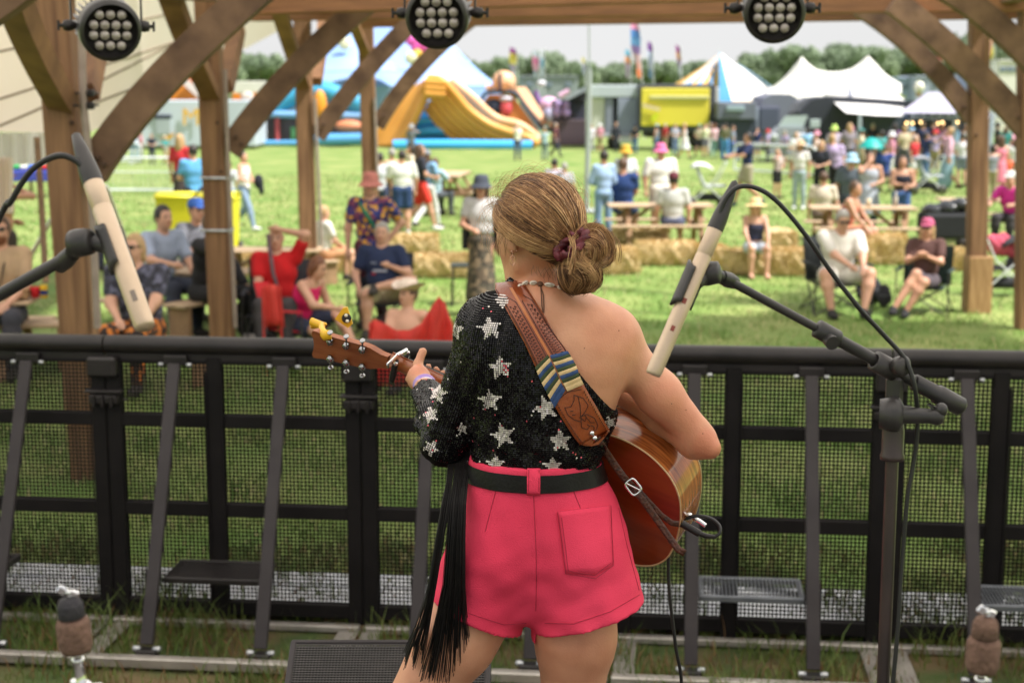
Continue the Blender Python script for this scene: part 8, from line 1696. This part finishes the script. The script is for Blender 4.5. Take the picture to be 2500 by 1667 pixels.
part(th, 'awning', mc(244, 242, 240), lambda mb: mb.grid([[P(2036, 250, Yv-1.2), P(2150, 256, Yv-1.2), P(2206, 262, Yv-1.2)], [P(2066, 276, Yv-3.4), P(2140, 282, Yv-3.4), P(2206, 284, Yv-3.4)]])); part(th, 'awning_pole', mc(176, 190, 200), SL_(2096, 280, 2100, gv+4, Yv-3.4, .06))
# feather banner by the van
b = G(2080, 394); th = fthing('feather_banner', 'pale drooping feather banner in front of the black van', 'banner', 2080, b.y); part(th, 'cloth', mc(198, 204, 230), lambda mb: mb.grid([[P(2070, 196, b.y), P(2074, 196, b.y)], [P(2070, 240, b.y), P(2082, 240, b.y)], [P(2068, 280, b.y), P(2090, 280, b.y)], [P(2072, 330, b.y), P(2090, 330, b.y)], [P(2076, 372, b.y), P(2090, 370, b.y)]])); part(th, 'pole', M_fence, TB_([(2072, 190), (2083, 300), (2083, 392)], b.y+.05, 1.2))
# dark food tent with lettering
Yd_ = 52.0; gd = yb_(Yd_); th = fthing('dark_food_tent', 'lilac-grey roofed food tent with white lettering on a navy valance', 'tent', 2290, Yd_)
part(th, 'roof', mc(188, 184, 206), lambda mb: mb.grid([[P(2266, 226, Yd_+2), P(2270, 226, Yd_+2), P(2290, 226, Yd_+2)], [P(2196, 276, Yd_), P(2290, 277, Yd_-.4), P(2424, 278, Yd_)]]), lambda mb: mb.grid([[P(2290, 226, Yd_+2), P(2266, 226, Yd_+2)], [P(2424, 268, Yd_+4), P(2200, 268, Yd_+4)]])); part(th, 'valance', mc(62, 74, 104), SL_(2204, 276, 2422, 294, Yd_-.1, .06)); part(th, 'back_wall', mc(30, 34, 50), SL_(2206, 292, 2420, gd, Yd_+3.4, .1)); part(th, 'counter', mc(140, 146, 150), SL_(2214, 362, 2250, gd, Yd_+.4, .8))
for x in (2220, 2330, 2418): part(th, 'pole', mc(170, 184, 206), SL_(x-3, 292, x+3, gd, Yd_, .1))
text_mesh('THUNDER', 18*Yd_/FPX*1.15, LM(2282, 285, Yd_) @ Matrix.Scale(1.25, 4, (1, 0, 0)), mc(206, 214, 236), 'lettering', th); text_mesh('W', 18*Yd_/FPX*1.3, LM(2422, 285, Yd_), mc(206, 214, 236), 'lettering', th)
M_bulb = mat('warm_bulb', (1.0, .62, .25), .4, emis=3.0)
for x in (2213, 2228, 2248, 2290, 2300, 2303, 2338): part(th, 'bulb', M_bulb, lambda mb: mb.ell(P(x, 298+random.random()*5, Yd_-.15), (.035, .035, .045), nu=8, nv=6))
# containers and far boxes
for i, (x0, y0, x1, y1, c, lb) in enumerate(((2010, 192, 2248, 262, (166, 186, 208), 'long pale blue cabin behind the white gazebo'), (2236, 188, 2330, 258, (176, 186, 206), 'pale cabin showing between the two right braces'), (2380, 184, 2500, 262, (164, 178, 196), 'pale blue cabin behind the right oak posts'), (1270, 188, 1410, 216, (146, 156, 160), 'low grey cabin beyond the slides'), (2440, 150, 2496, 188, (232, 230, 222), 'white square-topped tent at the far right'))):
    Yc = 96-i*1.5; th = fthing('cabin', lb, 'cabin', (x0+x1)/2, Yc); part(th, 'walls', mc(*c), SL_(x0, y0, x1, yb_(Yc), Yc, 4)); part(th, 'roof_trim', mc(*[int(q*.85) for q in c]), SL_(x0-2, y0-3, x1+2, y0+2, Yc-.1, 4.2))
    for k in range(3): xx = x0+(x1-x0)*(k+.5)/3; part(th, 'window', mc(120, 134, 150), SL_(xx-8, y0+14, xx+8, y0+26, Yc-.06, .1))
th = fthing('globe_lamp', 'white round balloon lamp left of the inner right brace', 'lamp', 2244, 60); part(th, 'globe', mc(248, 244, 226), lambda mb: mb.ell(P(2244, 213, 60), (.20, .2, .22))); part(th, 'base', mc(190, 150, 110), SL_(2238, 226, 2250, 236, 60, .15)); part(th, 'pole', M_fence, TB_([(2244, 234), (2244, yb_(60))], 60.1, 1))
# flags
def flag(x, yt, ybm, w, cols, label, Yd, lean=0, pole_y=None):
    th = fthing('tall_flag', label, 'flag', x, Yd, 'tall festival flags on poles'); n = len(cols); rows = []
    for j in range(n+1):
        t = j/n; y = yt+(ybm-yt)*t; ww_ = w*(.55+.45*math.sin(math.pi*min(1, t*1.3)))*(1-.4*t); rows.append([P(x+lean*t+q_*ww_+1.5*math.sin(j*1.3), y+q_*3, Yd+.15*math.sin(j+q_*2)) for q_ in (-1, -.4, .3, 0.95)])
    mb = MB()
    for j in range(n): mb.grid(rows[j:j+2], j)
    mb.build('flag_cloth', [mc(*c) for c in cols], th); part(th, 'pole', M_fence, TB_([(x+w*.9, yt-3), (x+w*.9+lean, yb_(Yd))], Yd, 1.1))
flag(1252, 118, 184, 12, [(150, 70, 150), (214, 196, 90), (216, 206, 100), (196, 180, 214), (210, 200, 226)], 'yellow and purple flag above the orange round head', 84)
flag(1308, 124, 190, 11, [(190, 200, 214), (214, 130, 170), (226, 170, 190), (200, 214, 226)], 'pink and pale flag left of the mast', 86); flag(1322, 122, 186, 8, [(210, 216, 226), (120, 180, 206), (206, 220, 226)], 'small white and teal flag beside the pink one', 88)
flag(1424, 142, 182, 6, [(214, 206, 110), (200, 200, 224), (196, 206, 230)], 'narrow yellow and lilac flag just left of the mast', 84)
flag(1548, 54, 190, 15, [(232, 150, 190), (96, 150, 226), (120, 180, 236), (170, 140, 210), (226, 190, 200), (216, 160, 150), (230, 130, 80)], 'tallest multicoloured flag reaching up to the oak beam', 78, 12)
flag(1532, 122, 190, 9, [(110, 180, 214), (240, 170, 120), (210, 190, 214), (206, 180, 210)], 'orange and blue flag left of the tallest flag', 80); flag(1586, 104, 192, 9, [(120, 60, 150), (196, 206, 234), (206, 214, 236), (130, 170, 220)], 'white and purple flag right of the tallest flag', 80, 3)
flag(1654, 112, 182, 8, [(140, 50, 130), (214, 160, 110), (190, 170, 206), (200, 206, 226)], 'short purple-topped flag left of the striped tent', 82, 6); flag(2288, 106, 158, 12, [(190, 180, 226), (206, 190, 236), (230, 120, 130), (240, 160, 120)], 'lilac and red flag seen between the right braces', 80, 10); flag(2420, 112, 146, 8, [(232, 222, 70), (236, 228, 80), (214, 206, 90)], 'yellow flag right of the inner oak post', 80)
# ---------------------------------------------------------------- far trees
M_leaf = mat('far_leaf_hazy', (.21, .28, .18), .8, col2=(.32, .40, .24), scale=.16, trans=.35, contrast=(.3, .7)); M_bark = mat('far_bark', (.08, .055, .035), .9)  # leaf colour lightened and greyed, with distance haze put into it
def tree_proto(seed):
    rg = np.random.default_rng(seed); th = thing('broadleaf_tree', 'x', 'tree'); mb = MB(); mb.tube([(0, 0, 0), (.1, 0, 3), (0, .1, 6), (.2, 0, 9)], [.45, .36, .26, .1], 8)
    for k in range(6): a = k*1.05+seed; z = 2.5+k*.7; mb.tube([(0, 0, z), (math.cos(a)*1.8, math.sin(a)*1.8, z+1.4), (math.cos(a)*3.2, math.sin(a)*3.2, z+3)], [.17, .11, .04], 5)
    mb.build('trunk', M_bark, th); cl = []
    for k in range(26): a = rg.random()*6.28; r = 3.9*math.sqrt(rg.random()); z = 3.2+6.3*rg.random(); f = math.sqrt(max(.1, 1-((z-6)/5)**2)); cl.append((r*f*math.cos(a), r*f*math.sin(a), z, 1.0+.8*rg.random()))
    n = 5200; c = np.array(cl)[rg.integers(0, 26, n)]; d = rg.normal(size=(n, 3)); d /= np.linalg.norm(d, axis=1)[:, None]; p = c[:, :3]+d*(c[:, 3:4]*(.55+.5*rg.random((n, 1)))); s = .22+.22*rg.random((n, 1)); t1 = rg.normal(size=(n, 3)); t1 /= np.linalg.norm(t1, axis=1)[:, None]; t2 = np.cross(d, t1); t2 /= np.linalg.norm(t2, axis=1)[:, None]+1e-9; t1 = t1*.9
    v = np.stack([p-t1*s, p+t2*s*.7, p+t1*s, p-t2*s*.7], 1).reshape(-1, 3); f = np.arange(n*4).reshape(-1, 4); mesh_obj('crown', v, f, M_leaf, th, None, [False]*n); return th
protos = [tree_proto(s) for s in (1, 2, 3)]
tl = [(545, 138), (590, 128), (632, 122), (665, 150), (700, 155), (1010, 160), (1060, 138), (1100, 132), (1140, 142), (1180, 148), (1215, 142), (1255, 132), (1295, 124), (1335, 126), (1370, 142), (1410, 146), (1450, 158), (1490, 158), (1530, 148), (1570, 146), (1612, 142), (1660, 146), (1700, 150), (1742, 168), (1790, 170), (1830, 140), (1862, 120), (1900, 110), (1945, 112), (1985, 116), (2022, 118), (2062, 108), (2095, 102), (2130, 108), (2170, 124), (2210, 112), (2250, 104), (2290, 92), (2330, 92), (2375, 72), (2415, 104), (2455, 120), (2495, 110), (2535, 96)]
cnts = {}; ordn = names+['thirteenth']
for i, (x, y) in enumerate(tl):
    Yt2 = 150+((i*37) % 23); src = protos[i % 3]; hgt = P(x, y, Yt2).z; sc = hgt/10.4; sx = max(sc, 46*Yt2/FPX/4.2)
    t = src if i < 3 else copy_tree(src); t.location = (P(x, y, Yt2).x, Yt2, 0); t.scale = (sx, sx, sc); t.rotation_euler = (0, 0, i*1.7)
    seg = 'behind the second oak post' if x < 720 else 'behind the slides' if x < 1400 else 'behind the yellow panel' if x < 1800 else 'behind the white peaked tents' if x < 2200 else 'behind the right oak braces'
    cnts[seg] = cnts.get(seg, -1)+1; t['label'] = '%s green tree from the left in the far tree line %s' % (ordn[cnts[seg]], seg); t['group'] = 'far trees %s' % seg; t['category'] = 'tree'
